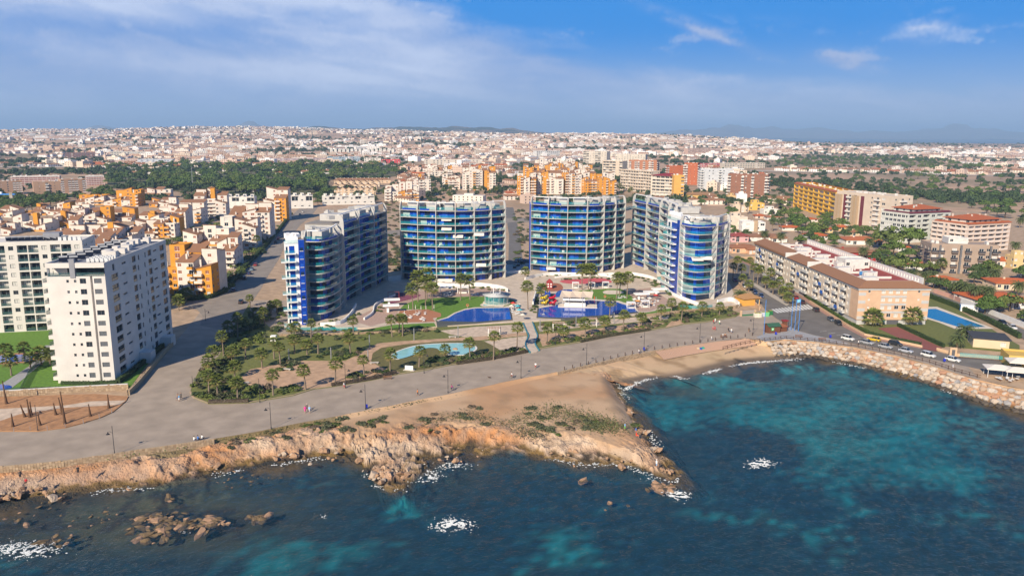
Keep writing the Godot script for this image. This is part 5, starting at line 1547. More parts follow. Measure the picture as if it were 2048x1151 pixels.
func estate() -> void:
	var E := [[327, 430, 592, 479, 0.6], [425, 470, 536, 472, 0.7], [366, 452, 512, 449, 0.1], [434, 512, 496, 430, 0.15], [459, 540, 480, 407, 0.4], [527, 573, 442, 376, 0.75], [390, 451, 436, 380, 0.35], [352, 402, 446, 398, 0.4], [310, 370, 457, 413, 0.35], [290, 351, 474, 430, 0.5], [223, 275, 413, 376, 0.8], [274, 338, 397, 377, 0.05], [150, 225, 410, 387, 0.25], [100, 168, 430, 405, 0.05], [148, 212, 447, 408, 0.45], [211, 262, 442, 414, 0.1], [237, 307, 476, 438, 0.3], [267, 350, 468, 428, 0.45], [316, 362, 447, 414, 0.2], [46, 101, 430, 407, 0.45], [8, 92, 462, 428, 0.05], [97, 154, 457, 430, 0.25], [188, 262, 498, 449, 0.35], [104, 190, 488, 449, 0.15], [188, 236, 508, 470, 0.8], [-12, 28, 434, 416, 0.3], [298, 347, 414, 394, 0.3], [-40, 20, 470, 440, 0.1], [769, 838, 402, 364, 0.35], [812, 862, 392, 350, 0.3], [884, 920, 378, 345, 0.25], [925, 992, 380, 333, 0.6], [1034, 1072, 390, 345, 0.7], [1068, 1126, 388, 341, 0.3], [1124, 1176, 388, 337, 0.35], [1170, 1232, 389, 342, 0.4], [1046, 1110, 366, 328, 0.45], [1110, 1190, 362, 326, 0.25], [845, 905, 352, 330, 0.35], [1070, 1150, 344, 318, 0.15]]
	var what := ["ochre gabled front with white balconies", "gold and white steps above the hedge", "plain white volumes and tan roofs", "white flats with rust shutters", "stacked white and gold roof terraces", "tall ochre slab with curved balconies", "white wings round a gold core", "shaded balconies over the court", "low tan roofs and round balconies", "gold balconies in shade", "square ochre lookout tower", "long white cubes with slit windows", "clustered small tan hips", "blank white gable wall", "ochre balcony columns", "white loggias", "pair of tan roofs over white gables", "row of pitched white gables", "white end flats", "ochre chimney house", "wide tan roof and white arches", "white stair wall", "solar panels among white walls", "low hidden court", "bright ochre porch", "small tan hip", "tan roofs before the pines", "white terrace under the crane", "ochre corner flats by the white row houses", "white domes and ochre lift shaft", "white flats beside the park", "twin ochre wings facing the park", "ochre ground floors", "white fronts with ochre bases", "gabled white penthouse row", "white terraces stepping to the brick flats", "ochre backs on the upper row", "white roofs of the upper row", "white cubes behind the park", "white upper terrace at the hill road"]
	for i in E.size():
		var e: Array = E[i]
		stepped("stepped apartment house, " + what[i], e[0], e[1], e[2], e[3], e[4] * 0.75, i, "stepped ochre and white apartment houses")
	rng.seed = 77
	var white := style(Color(0.66, 0.63, 0.58), "row_white")
	for q in [["white cubic row houses with roof terraces before the pine wood", 449, 415, 509, 415, 393], ["white arched row houses beyond the street end", 569, 416, 626, 415, 390], ["long white row of flat-roofed houses behind the first blue tower", 645, 409, 749, 407, 390]]:
		var s := stand("row_houses", q[0], "row house", q[1], q[2], q[3], q[4], q[5])
		var k := int(s[1] / 5.5)
		block(s[0], 0, 0, s[1], 9.0, 0.0, 2, (s[2] - 0.5) / 2.0, white, {"f": ["dw".repeat(k / 2), "wl".repeat(k / 2)], "r": "w.w"}, 0.5)
		for i in k: bx(s[0], "roof_wall", white.wall, Vector3((i + 0.5) * s[1] / k, s[2] + 0.4, -5.0), Vector3(0.3, 1.6, 7.0))
		for i in k: bx(s[0], "roof_room", white.wall, Vector3((i + 0.5) * s[1] / k, s[2] + 0.6, -7.5), Vector3(3.0, 2.2, 2.5))
		bx(s[0], "garden_wall", white.wall, Vector3(s[1] / 2, 0.9, 5.0), Vector3(s[1], 1.8, 0.3))
	var beige := style(Color(0.60, 0.45, 0.31), "row_beige")
	var n := 0
	for row in [[389, 668, 752, 376], [381, 664, 755, 369], [373, 670, 760, 362]]:
		for i in 7:
			var a := lerpf(row[1], row[2], i / 7.0)
			var c := lerpf(row[1], row[2], (i + 0.94) / 7.0)
			var s := stand("gabled_house", "beige gabled house in the %s staggered row behind the white flat roofs" % ["lowest", "middle", "uppermost"][n], "house", a, row[0], c, row[0], row[3], "beige gabled row houses")
			block(s[0], 0, 0, s[1], 9.0, 0.0, 2, s[2] * 0.42, beige, {"f": "w.w"}, 0.0)
			slope(s[0], 0, 0, s[1] * 0.5, 9.0, s[2] * 0.84, s[2] * 0.3, 3, 0.3, tile_brown, beige.wall)
			slope(s[0], s[1] * 0.5, 0, s[1] * 0.5, 9.0, s[2] * 0.84, s[2] * 0.3, 1, 0.3, tile_brown, beige.wall)
		n += 1
	var s2 := stand("row_houses", "long brown-roofed terrace of houses behind the beige gables", "row house", 668, 367, 781, 366, 358)
	block(s2[0], 0, 0, s2[1], 9.0, 0.0, 2, s2[2] / 2.2, beige, {"f": "w.w.w.w.w.w.w.w.w.w.w.w."}, 0.0)
	hip(s2[0], 0, 0, s2[1], 9.0, s2[2] * 0.91, 0.4, 2.2, tile_brown)
	for i in 14: bx(s2[0], "chimney", white.wall, Vector3((i + 0.5) * s2[1] / 14, s2[2] + 1.4, -4.5), Vector3(0.9, 1.5, 0.9))
	for i in 16:
		var a := 660.0 + i * 8.2
		var s := stand("tooth_house", "white slab-sided house in the serrated row on the town slope", "house", a, 309 - i * 0.1, a + 5.0, 309 - i * 0.1, 297, "serrated row of white houses")
		block(s[0], 0, 0, s[1], 14.0, 0.0, 3, s[2] / 3.2, white, {"f": "w"}, 0.4)
func villas() -> void:
	var orange := Color(0.55, 0.13, 0.03)
	var V := [["peach villa with a wide terracotta hip roof and an arched window", 1464, 1516, 506, Color(0.66, 0.40, 0.25), Color(0.36, 0.15, 0.07), 4.6, "h"], ["pink villa with a dull red roof behind the peach villa", 1463, 1497, 484, Color(0.62, 0.36, 0.35), Color(0.30, 0.06, 0.05), 5.6, "h"], ["white bungalow with a brown tiled wing and dish aerial", 1500, 1572, 482, Color(0.70, 0.67, 0.62), Color(0.34, 0.17, 0.09), 4.2, "h"], ["modern white cube house with big dark windows", 1484, 1530, 462, Color(0.68, 0.67, 0.65), Color(), 7.5, "m"], ["beige house with flat stepped terraces beside the blue tower", 1456, 1494, 458, Color(0.60, 0.51, 0.42), Color(), 9.0, "f"], ["bright yellow house with a crenellated roof wall", 1499, 1528, 420, Color(0.66, 0.42, 0.10), Color(), 6.5, "f"], ["beige house with small windows beside the yellow house", 1466, 1497, 424, Color(0.62, 0.50, 0.38), Color(), 6.5, "f"], ["small ochre house under the brown brick flats", 1455, 1475, 404, Color(0.60, 0.42, 0.20), Color(), 6.5, "f"], ["white villa with an orange roof between two palms", 1565, 1599, 461, Color(0.66, 0.62, 0.56), orange, 3.6, "h"], ["white villa with an orange hip roof and round arches", 1617, 1656, 479, Color(0.70, 0.67, 0.62), orange, 4.0, "h"], ["cream villa with an orange roof and yellow walls", 1637, 1665, 465, Color(0.62, 0.48, 0.24), orange, 4.0, "h"], ["yellow villa with an orange roof under the maroon flats", 1678, 1700, 461, Color(0.60, 0.44, 0.20), orange, 3.8, "h"], ["white villa with orange roof under the golden flats", 1607, 1637, 444, Color(0.66, 0.62, 0.56), orange, 3.4, "h"], ["low house with a vivid orange roof beside the modern cube", 1511, 1530, 437, Color(0.60, 0.45, 0.36), orange, 3.6, "h"], ["white villa with long orange roof and arched porch", 1693, 1760, 489, Color(0.70, 0.68, 0.64), Color(0.50, 0.15, 0.05), 4.4, "h"], ["deep red villa with white-framed windows and a tan roof", 1668, 1760, 520, Color(0.36, 0.03, 0.03), Color(0.33, 0.15, 0.08), 6.0, "h"], ["small white house with orange roof below the big pine", 1797, 1818, 503, Color(0.68, 0.65, 0.6), orange, 4.0, "h"], ["white house with a flat orange-edged roof", 1818, 1863, 540, Color(0.70, 0.68, 0.64), Color(0.42, 0.16, 0.08), 4.2, "h"], ["low villa with orange roof behind the rear street palms", 1868, 1919, 571, Color(0.66, 0.58, 0.48), orange, 3.8, "h"], ["cream villa with a broad orange roof by the rear street", 1992, 2070, 579, Color(0.62, 0.50, 0.36), orange, 4.4, "h"], ["white villa with an orange octagonal roof by the white wall", 1954, 2060, 613, Color(0.70, 0.68, 0.64), orange, 4.2, "h"], ["white house with orange roof beside the taupe flats", 1994, 2028, 533, Color(0.7, 0.68, 0.64), orange, 4.6, "h"], ["pale yellow house with an arched window beside the taupe flats", 2026, 2062, 537, Color(0.62, 0.46, 0.22), Color(), 6.5, "f"], ["white chalet behind the golden flats' gardens", 1535, 1562, 440, Color(0.66, 0.63, 0.58), Color(0.42, 0.18, 0.09), 3.6, "h"], ["tan villa hidden by pines below the maroon flats", 1700, 1724, 472, Color(0.55, 0.42, 0.28), Color(0.34, 0.15, 0.08), 4.0, "h"], ["ochre terraced villas above the blue towers", 1366, 1430, 398, Color(0.58, 0.38, 0.14), Color(0.36, 0.20, 0.10), 7.0, "h"], ["white bungalow behind the bougainvillea", 1528, 1560, 428, Color(0.68, 0.65, 0.6), Color(), 4.0, "f"]]
	for i in V.size():
		var v: Array = V[i]
		var A := G(v[1], v[3])
		var B := G(v[2], v[3])
		var o := thing("villa", v[0], "house", A, rnd(-0.12, 0.12), "villas among gardens")
		var w := A.distance_to(B)
		var d := clampf(w * 0.7, 7.0, 14.0)
		var st := style(v[4], "villa%d" % i)
		var h: float = v[6]
		var n := 2 if h > 5.5 else 1
		match v[7]:
			"h":
				block(o, 0, 0, w, d, 0.0, n, h * 0.72 / n, st, {"f": "wd.wdw" if w > 12 else "wd.w", "r": "w.w", "l": "w.w"}, 0.0)
				var m := mat("tiles%d" % i, v[5], 0.85, "tiles", 0.35)
				hip(o, 0, 0, w, d, h * 0.72, 0.7, h * 0.30, m)
				if w > 14.0:   # a lower wing
					block(o, w * 0.55, 4.5, w * 0.4, 4.45, 0.0, 1, 2.7, st, {"f": "dwd", "r": "w"}, 0.0)
					hip(o, w * 0.55, 4.5, w * 0.4, 4.4, 2.7, 0.5, 1.2, m)
				bx(o, "chimney", st.wall, Vector3(w * 0.3, h * 0.95, -d * 0.4), Vector3(0.8, 1.6, 0.8))
			"f":
				block(o, 0, 0, w, d, 0.0, n, (h - 0.6) / n, st, {"f": "w.dw", "r": "w.w", "l": "w.w"}, 0.6)
				block(o, w * 0.2, -d * 0.4, w * 0.5, d * 0.4, h - 0.5, 1, 2.4, st, {"f": "w.w"}, 0.4)
			"m":
				block(o, 0, 0, w * 0.5, d, 0.0, 2, 3.2, st, {"f": ["W", "W"], "l": "W.W"}, 0.4)
				block(o, w * 0.52, -1.5, w * 0.48, d, 0.0, 2, 3.0, st, {"f": ["l.", ".W"], "r": "W"}, 0.3)
				bx(o, "tower_slab", mat("sandy_pier", Color(), 0), Vector3(w * 0.57, 3.8, -0.8), Vector3(3.0, 7.6, 1.4))
	rng.seed = 78
var BARE := []   # photo outlines where no far house stands
func far_town() -> void:
	BARE = [PackedVector2Array([Vector2(848, 345), Vector2(1012, 345), Vector2(1012, 405), Vector2(848, 405)]), PackedVector2Array([Vector2(1030, 322), Vector2(1420, 322), Vector2(1420, 402), Vector2(1030, 402)]), PackedVector2Array([Vector2(1530, 342), Vector2(2100, 352), Vector2(2100, 480), Vector2(1530, 400)]), PackedVector2Array([Vector2(-50, 332), Vector2(150, 334), Vector2(260, 338), Vector2(500, 336), Vector2(640, 330), Vector2(800, 330), Vector2(800, 480), Vector2(-50, 480)]), PackedVector2Array([Vector2(1440, 326), Vector2(1560, 326), Vector2(1560, 345), Vector2(1440, 345)]), PackedVector2Array([Vector2(560, 270), Vector2(760, 268), Vector2(760, 277), Vector2(560, 279)]), PackedVector2Array([Vector2(1560, 308), Vector2(1760, 312), Vector2(1960, 330), Vector2(1960, 345), Vector2(1560, 338)])]
	var forms := [house_form(9, 8, 6.0, 0), house_form(12, 8, 6.4, 1), house_form(22, 9, 6.5, 2), house_form(14, 11, 9.5, 3), house_form(30, 11, 9.0, 3)]
	var tones := [Color(0.64, 0.58, 0.51), Color(0.68, 0.65, 0.61), Color(0.60, 0.49, 0.39), Color(0.54, 0.41, 0.33), Color(0.70, 0.68, 0.66), Color(0.63, 0.55, 0.45)]
	var many := [[], [], [], [], []]
	var near := []
	var d := 760.0
	while d < 5600.0:
		var step := 17.0 + d * 0.0035
		var x := -0.74 * d + rnd(0, 9)
		while x < 0.74 * d:
			var z := -d + rnd(-3, 3)
			var a := n1.get_noise_2d(x * 0.5, z * 0.5)
			var e := n2.get_noise_2d(x * 0.25, z * 0.25)
			x += rnd(13, 20) * (1.0 + d * 0.00012)
			if e + a * 0.3 < -0.16 or n1.get_noise_2d(x * 0.16, z * 0.45) > 0.24: continue   # gaps: fields and gardens
			if d > 3800.0 and e < 0.06: continue
			var h := land(x, z)
			var P := cam_basis.inverse() * (Vector3(x, h, z) - EYE)
			var px := CX + F * P.x / -P.z
			var py := CY - F * P.y / -P.z
			if px < -40 or px > 2090: continue
			if px > 1560 and d > 3300.0: continue
			var bare := false
			for b in BARE:
				if Geometry2D.is_point_in_polygon(Vector2(px, py), b): bare = true
			if bare: continue
			var k := rng.randi() % 3
			if rng.randf() < 0.10: k = 3 + rng.randi() % 2
			var white := n1.get_noise_2d(x * 0.22 + 900.0, z * 0.22)
			var tone: Color = tones[4] if white > 0.12 else tones[rng.randi() % 6]
			tone = tone * rnd(0.85, 1.1)
			var yaw := snappedf(n2.get_noise_2d(x * 0.1, z * 0.1 + 500.0) * 2.4, 0.2) + rnd(-0.05, 0.05) + (PI / 2 if rng.randf() < 0.2 else 0.0)
			var t := Transform3D(Basis(Vector3.UP, yaw).scaled(Vector3(rnd(0.85, 1.2), rnd(0.85, 1.2), rnd(0.85, 1.2))), Vector3(x, h - 0.3, z))
			near.append([d, k, t, tone])
			if k == 2: x += 12.0
			if k == 4: x += 20.0
		d += step
	near.sort_custom(func(p, q): return p[0] < q[0])
	var walls := []
	for i in 6: walls.append(mat("house_wall%d" % i, tones[i], 0.9, ""))
	var glass := mat("window_glass", Color(), 0)
	for i in near.size():
		var q: Array = near[i]
		if i < 300:
			var c := rng.randi() % 6
			var key := "single%d_%d" % [q[1], c]
			if not meshes.has(key): meshes[key] = house_mesh(forms[q[1]], walls[c], tile_brown if c != 2 else tile_red, glass)
			solo(["town_house", "town_house", "town_terrace", "town_flats", "town_flats"][q[1]], meshes[key], null, ["small %s house on the near edge of the spreading town", "gabled %s house on the near edge of the spreading town", "terrace of %s houses on the near edge of the spreading town", "flat-roofed %s flats on the near edge of the spreading town", "long flat-roofed %s flats on the near edge of the spreading town"][q[1]] % ["cream", "white", "apricot", "rust pink", "bright white", "sandy"][c], "house", q[2], "near town houses")
		else:
			many[q[1]].append([q[2], q[3]])
	for k in 5:
		var mm := MultiMesh.new()
		mm.transform_format = MultiMesh.TRANSFORM_3D
		mm.use_colors = true
		mm.mesh = house_mesh(forms[k], painted("far_wall", 0.9, ""), painted("far_roof", 0.9, ""), glass, true)
		mm.instance_count = many[k].size()
		for i in many[k].size():
			mm.set_instance_transform(i, many[k][i][0])
			mm.set_instance_color(i, many[k][i][1])
		var o := MultiMeshInstance3D.new()
		o.name = numbered("far_town")
		o.multimesh = mm
		add_child(o)
		tag(o, ["countless small houses of the town fading into the distance", "countless gabled houses of the town fading into the distance", "countless house terraces of the town fading into the distance", "scattered flat-roofed blocks of the distant town", "scattered long blocks of the distant town"][k], "town", "", "stuff")
func house_form(w: float, d: float, h: float, sort: int) -> Array:
	return [w, d, h, sort]
func house_mesh(f: Array, wall: Material, roof: Material, glass: Material, tinted := false) -> ArrayMesh:
	var b := MB.new()
	b.use_c = tinted
	var w: float = f[0] / 2
	var d: float = f[1] / 2
	var h: float = f[2]
	b.col = Color(1, 1, 1)
	if f[3] == 3:
		b.box(-w, -4, -d, w, h, d, false)
		b.box(-w * 0.3, h, -d * 0.5, w * 0.3, h + 2.0, d * 0.4, false)
	else:
		b.box(-w, -4, -d, w, h * 0.7, d, false)
		if f[3] == 0: b.box(-w * 0.2, 0, d, w, h * 0.4, d + 2.5, false)
		b.box(w * 0.3, h * 0.7, -d * 0.4, w * 0.3 + 0.8, h * 1.15, -d * 0.4 + 0.8, false)
	b.push(wall)
	b.col = Color(0.62, 0.45, 0.36)
	if f[3] != 3:
		var y := h * 0.7
		var t := h
		b.quad(Vector3(-w - 0.3, y, d + 0.3), Vector3(w + 0.3, y, d + 0.3), Vector3(w + 0.3, t, 0), Vector3(-w - 0.3, t, 0))
		b.quad(Vector3(w + 0.3, y, -d - 0.3), Vector3(-w - 0.3, y, -d - 0.3), Vector3(-w - 0.3, t, 0), Vector3(w + 0.3, t, 0))
		b.tri(Vector3(w, y, d), Vector3(w, y, -d), Vector3(w, t, 0))
		b.tri(Vector3(-w, y, -d), Vector3(-w, y, d), Vector3(-w, t, 0))
		b.push(roof)
	b.col = Color(1, 1, 1)
	var nf := 3 if f[3] == 3 else 2
	var k := maxi(2, int(f[0] / 4.0))
	for i in nf:
		for j in k:
			var x := -w + (j + 0.5) * 2 * w / k
			var y := 0.9 + i * h * (0.31 if f[3] == 3 else 0.33)
			b.box(x - 0.6, y, d, x + 0.6, y + 1.3, d + 0.05, false)
		b.box(w, 0.9 + i * h * 0.31, -0.6, w + 0.05, 2.1 + i * h * 0.31, 0.6, false)
	return b.done(glass)
func leaf(b: MB, p: Vector3, out: Vector3, s: float) -> void:
	var t := Vector3(rng.randf() - 0.5, rng.randf() - 0.5, rng.randf() - 0.5).normalized()
	var m := (out + t * 0.9).normalized()
	var u := m.cross(Vector3(rng.randf() - 0.5, rng.randf() - 0.5, rng.randf() - 0.5)).normalized() * s
	var w := m.cross(u).normalized() * s * 0.6
	var nn := (m + out).normalized()
	b.tri_n(p - u, p + u, p + w, nn, nn, nn)
	b.tri_n(p - u, p - w, p + u, nn, nn, nn)
func clump(b: MB, c: Vector3, r: Vector3, k: int, s: float, hue: Color) -> void:
	for i in k:
		var d := Vector3(rng.randfn(), rng.randfn(), rng.randfn()).normalized()
		if d.y < -0.35: d.y *= -0.5
		var q := rnd(0.72, 1.06)
		b.col = hue * rnd(1.0, 1.8)
		leaf(b, c + d * r * q, d, s * rnd(0.6, 1.2))
func leafy(key := "foliage") -> StandardMaterial3D:
	var m := painted(key, 0.75, "")
	m.backlight_enabled = true
	m.backlight = Color(0.12, 0.15, 0.05)
	return m
func tree_crown(key: String, R: float, H: float, clumps: int, per: int, s: float, hue: Color, flat: float) -> ArrayMesh:   # crown centred on its foot
	if meshes.has(key): return meshes[key]
	var b := MB.new()
	b.use_c = true
	for i in clumps:
		var a := rng.randf() * TAU
		var f := sqrt(rng.randf())
		var y := rnd(0.15, 1.0) * (1.0 - f * f * flat)
		var c := Vector3(cos(a) * f * R * 0.82, y * H * 0.8, sin(a) * f * R * 0.82)
		var q := rnd(0.22, 0.36) * R
		clump(b, c, Vector3(q, q * 0.72, q), per, s, hue * rnd(0.72, 1.25))
	meshes[key] = b.done(leafy())
	return meshes[key]
func trunk_mesh(key: String, h: float, r: float, limbs: int, reach: float) -> ArrayMesh:
	if meshes.has(key): return meshes[key]
	var b := MB.new()
	b.tube([Vector3(0, -0.3, 0), Vector3(rnd(-0.2, 0.2), h * 0.5, rnd(-0.2, 0.2)), Vector3(rnd(-0.3, 0.3), h, rnd(-0.3, 0.3))], [r * 1.25, r * 0.9, r * 0.6], 7)
	for i in limbs:
		var a := TAU * i / limbs + rnd(-0.3, 0.3)
		b.tube([Vector3(0, h * 0.72, 0), Vector3(cos(a) * reach * 0.5, h * 1.05, sin(a) * reach * 0.5), Vector3(cos(a) * reach, h * 1.3, sin(a) * reach)], [r * 0.5, r * 0.35, r * 0.15], 5)
	meshes[key] = b.done()
	return meshes[key]
var pines := []
var bushes := []
func make_pines() -> void:
	var bark := mat("bark", Color(0.10, 0.065, 0.04), 0.95, "grit", 0.5)
	for i in 4:
		var o := Node3D.new()
		part(o, "trunk", trunk_mesh("pine_trunk%d" % i, 4.6, 0.3, 5, 2.6), bark)
		part(o, "crown", tree_crown("pine_crown%d" % i, 5.2, 4.6, 30, 46, 0.55, [Color(0.045, 0.08, 0.014), Color(0.06, 0.095, 0.016), Color(0.036, 0.062, 0.016), Color(0.066, 0.09, 0.018)][i], 0.75), null, Transform3D(Basis(), Vector3(0, 3.7, 0)))
		pines.append(o)
	for i in 3:   # round broadleaf and dark conifer sorts
		var o := Node3D.new()
		part(o, "trunk", trunk_mesh("tree_trunk%d" % i, 2.6, 0.22, 4, 1.3), bark)
		part(o, "crown", tree_crown("tree_crown%d" % i, [3.0, 2.0, 3.4][i], [4.6, 8.5, 4.0][i], 24, 46, 0.42, [Color(0.045, 0.075, 0.016), Color(0.018, 0.036, 0.016), Color(0.032, 0.05, 0.02)][i], [0.5, 0.85, 0.4][i]), null, Transform3D(Basis(), Vector3(0, 1.6, 0)))
		pines.append(o)
	var hues := [Color(0.055, 0.078, 0.016), Color(0.075, 0.10, 0.018), Color(0.055, 0.062, 0.03), Color(0.085, 0.065, 0.042), Color(0.03, 0.052, 0.016)]
	for i in 5:
		var b := MB.new()
		b.use_c = true
		for k in 9:
			var a := rng.randf() * TAU
			var f := rnd(0.0, 0.7)
			clump(b, Vector3(cos(a) * f, rnd(0.2, 0.62), sin(a) * f), Vector3(0.45, 0.38, 0.45), 34, 0.17, hues[i] * rnd(0.75, 1.25))
		meshes["bush%d" % i] = b.done(leafy())
func tree(sort: int, at: Vector3, size: float, nm: String, label: String, group: String, tall := 1.0) -> void:
	var o: Node3D = pines[sort].duplicate()
	o.name = numbered(nm)
	add_child(o)
	o.transform = Transform3D(Basis(Vector3.UP, rng.randf() * TAU).scaled(Vector3(size, size * tall, size)), at)
	tag(o, label, "tree", group)
func bush(at: Vector3, size: float, sort: int, label: String, group: String, nm := "shrub", squash := 1.0) -> void:
	var o := part(self, numbered(nm), meshes["bush%d" % sort], null, Transform3D(Basis(Vector3.UP, rng.randf() * TAU).scaled(Vector3(size, size * squash, size)), at))
	tag(o, label, "shrub", group)
func palm_crown(key: String, sort: int) -> ArrayMesh:
	if meshes.has(key): return meshes[key]
	var b := MB.new()
	b.use_c = true
	if sort == 0:   # fan palm
		for i in 34:
			var a := i * 2.39996
			var el := lerpf(1.35, -0.75, i / 33.0)
			var d := Vector3(cos(a) * cos(el), sin(el), sin(a) * cos(el))
			var side := Vector3(-sin(a), 0, cos(a))
			var stem := rnd(0.75, 1.0)
			var hub := d * stem
			b.col = Color(0.12, 0.15, 0.028).lerp(Color(0.22, 0.17, 0.06), smoothstep(24, 33, i)) * rnd(0.75, 1.25)
			b.tri(d * 0.1 - side * 0.03, d * 0.1 + side * 0.03, hub)
			var up := side.cross(d)
			for k in 7:
				var f := (k - 3) / 3.0 * 1.15
				var tip := hub + (d * cos(f) + side * sin(f)) * rnd(0.75, 0.95) - up * 0.05 + Vector3(0, -0.22, 0)
				var e := (d * cos(f + 0.22) + side * sin(f + 0.22)) * 0.42 + hub
				var g := (d * cos(f - 0.22) + side * sin(f - 0.22)) * 0.42 + hub
				b.tri(hub, g, tip)
				b.tri(hub, tip, e)
	else:   # date palm
		for i in 44:
			var a := i * 2.39996
			var el := lerpf(1.3, -0.35, i / 43.0)
			var dir := Vector3(cos(a), 0, sin(a))
			var side := Vector3(-sin(a), 0, cos(a))
			var len := rnd(2.6, 3.3)
			b.col = Color(0.075, 0.10, 0.03).lerp(Color(0.13, 0.105, 0.04), smoothstep(36, 43, i)) * rnd(0.75, 1.25)
			var p := Vector3()
			var ang := el
			for k in 7:
				var q := p + (dir * cos(ang) + Vector3.UP * sin(ang)) * len / 7.0
				var w := 0.5 * sin(PI * (k + 1.2) / 8.5)
				for s in [-1.0, 1.0]:
					b.tri(p, q, q + side * s * w + Vector3(0, -0.16 - w * 0.3, 0))
				p = q
				ang -= 0.27
	meshes[key] = b.done(leafy("palm_leaf"))
	return meshes[key]
func palm(px: float, py: float, topy: float, sort: int, label: String, group: String, spread := 1.0, y := 0.1) -> void:
	var base := G(px, py, y)
	base.y = y
	var h := maxf(1.2, HT(base, px, topy))
	var o := thing("date_palm" if sort else "fan_palm", label, "palm tree", base, rng.randf() * TAU, group)
	var key := "palm_trunk%d_%d" % [sort, int(h * 2.0)]
	if not meshes.has(key):
		var b := MB.new()
		var hh := int(h * 2.0) / 2.0 + 0.3
		var lean := Vector3(rnd(-0.06, 0.06), 0, rnd(-0.06, 0.06)) * hh
		b.tube([Vector3(0, -0.2, 0), Vector3(0, 0.3, 0), lean * 0.4 + Vector3(0, hh * 0.5, 0), lean + Vector3(0, hh, 0)], [0.34, 0.24, 0.19, 0.17] if sort == 0 else [0.4, 0.34, 0.3, 0.32], 7)
		meshes[key] = b.done()
		meshes[key + "t"] = lean + Vector3(0, hh, 0)
	part(o, "trunk", meshes[key], mat("palm_bark", Color(0.26, 0.20, 0.15), 0.95, "grit", 0.6))
	var s := (rnd(1.1, 1.4) if sort == 0 else rnd(0.95, 1.15)) * spread
	part(o, "crown", palm_crown("palm_crown%d" % sort, sort), null, Transform3D(Basis(Vector3.UP, rng.randf() * TAU).scaled(Vector3(s, s * rnd(0.9, 1.1), s)), meshes[key + "t"]))
func hedge(px: Array, h: float, w: float, hue: Color, label: String, y := 0.1) -> void:
	var line := line_px(px, y)
	var b := MB.new()
	b.use_c = true
	b.col = hue * 0.6
	b.wall(line, y, y + h * 0.9, w * 0.8)
	for q in along(line, 0.22):
		var p: Vector2 = q[0]
		var o := Vector2(-q[1].y, q[1].x)
		for k in 4:
			b.col = hue * rnd(0.65, 1.3)
			var t := rnd(-0.5, 0.5)
			leaf(b, Vector3(p.x + o.x * w * t, y + h * rnd(0.85, 1.05), p.y + o.y * w * t), Vector3.UP, 0.2)
			var s := -1.0 if k % 2 else 1.0
			leaf(b, Vector3(p.x + o.x * w * 0.5 * s, y + h * rnd(0.05, 0.95), p.y + o.y * w * 0.5 * s), Vector3(o.x * s, 0.2, o.y * s), 0.2)
	solo("hedge", b.done(leafy()), null, label, "hedge")
func scatter(poly: Array, count: int, gap: float, fn: Callable) -> void:   # poly and gap in photo pixels (gap counts a third upright)
	var pp := PackedVector2Array()
	var lo := Vector2(1e9, 1e9)
	var hi := -lo
	for i in range(0, poly.size(), 2):
		var v := Vector2(poly[i], poly[i + 1])
		pp.append(v)
		lo = lo.min(v)
		hi = hi.max(v)
	var got := []
	var tries := 0
	while got.size() < count and tries < count * 30:
		tries += 1
		var v := Vector2(rnd(lo.x, hi.x), rnd(lo.y, hi.y))
		if not inside(v, pp): continue
		var ok := true
		for g in got:
			if absf(g.x - v.x) < gap and absf(g.y - v.y) < gap * 0.35:
				ok = false
				break
		if not ok: continue
		got.append(v)
		fn.call(v)
var zone := 0
var zone_label := ""
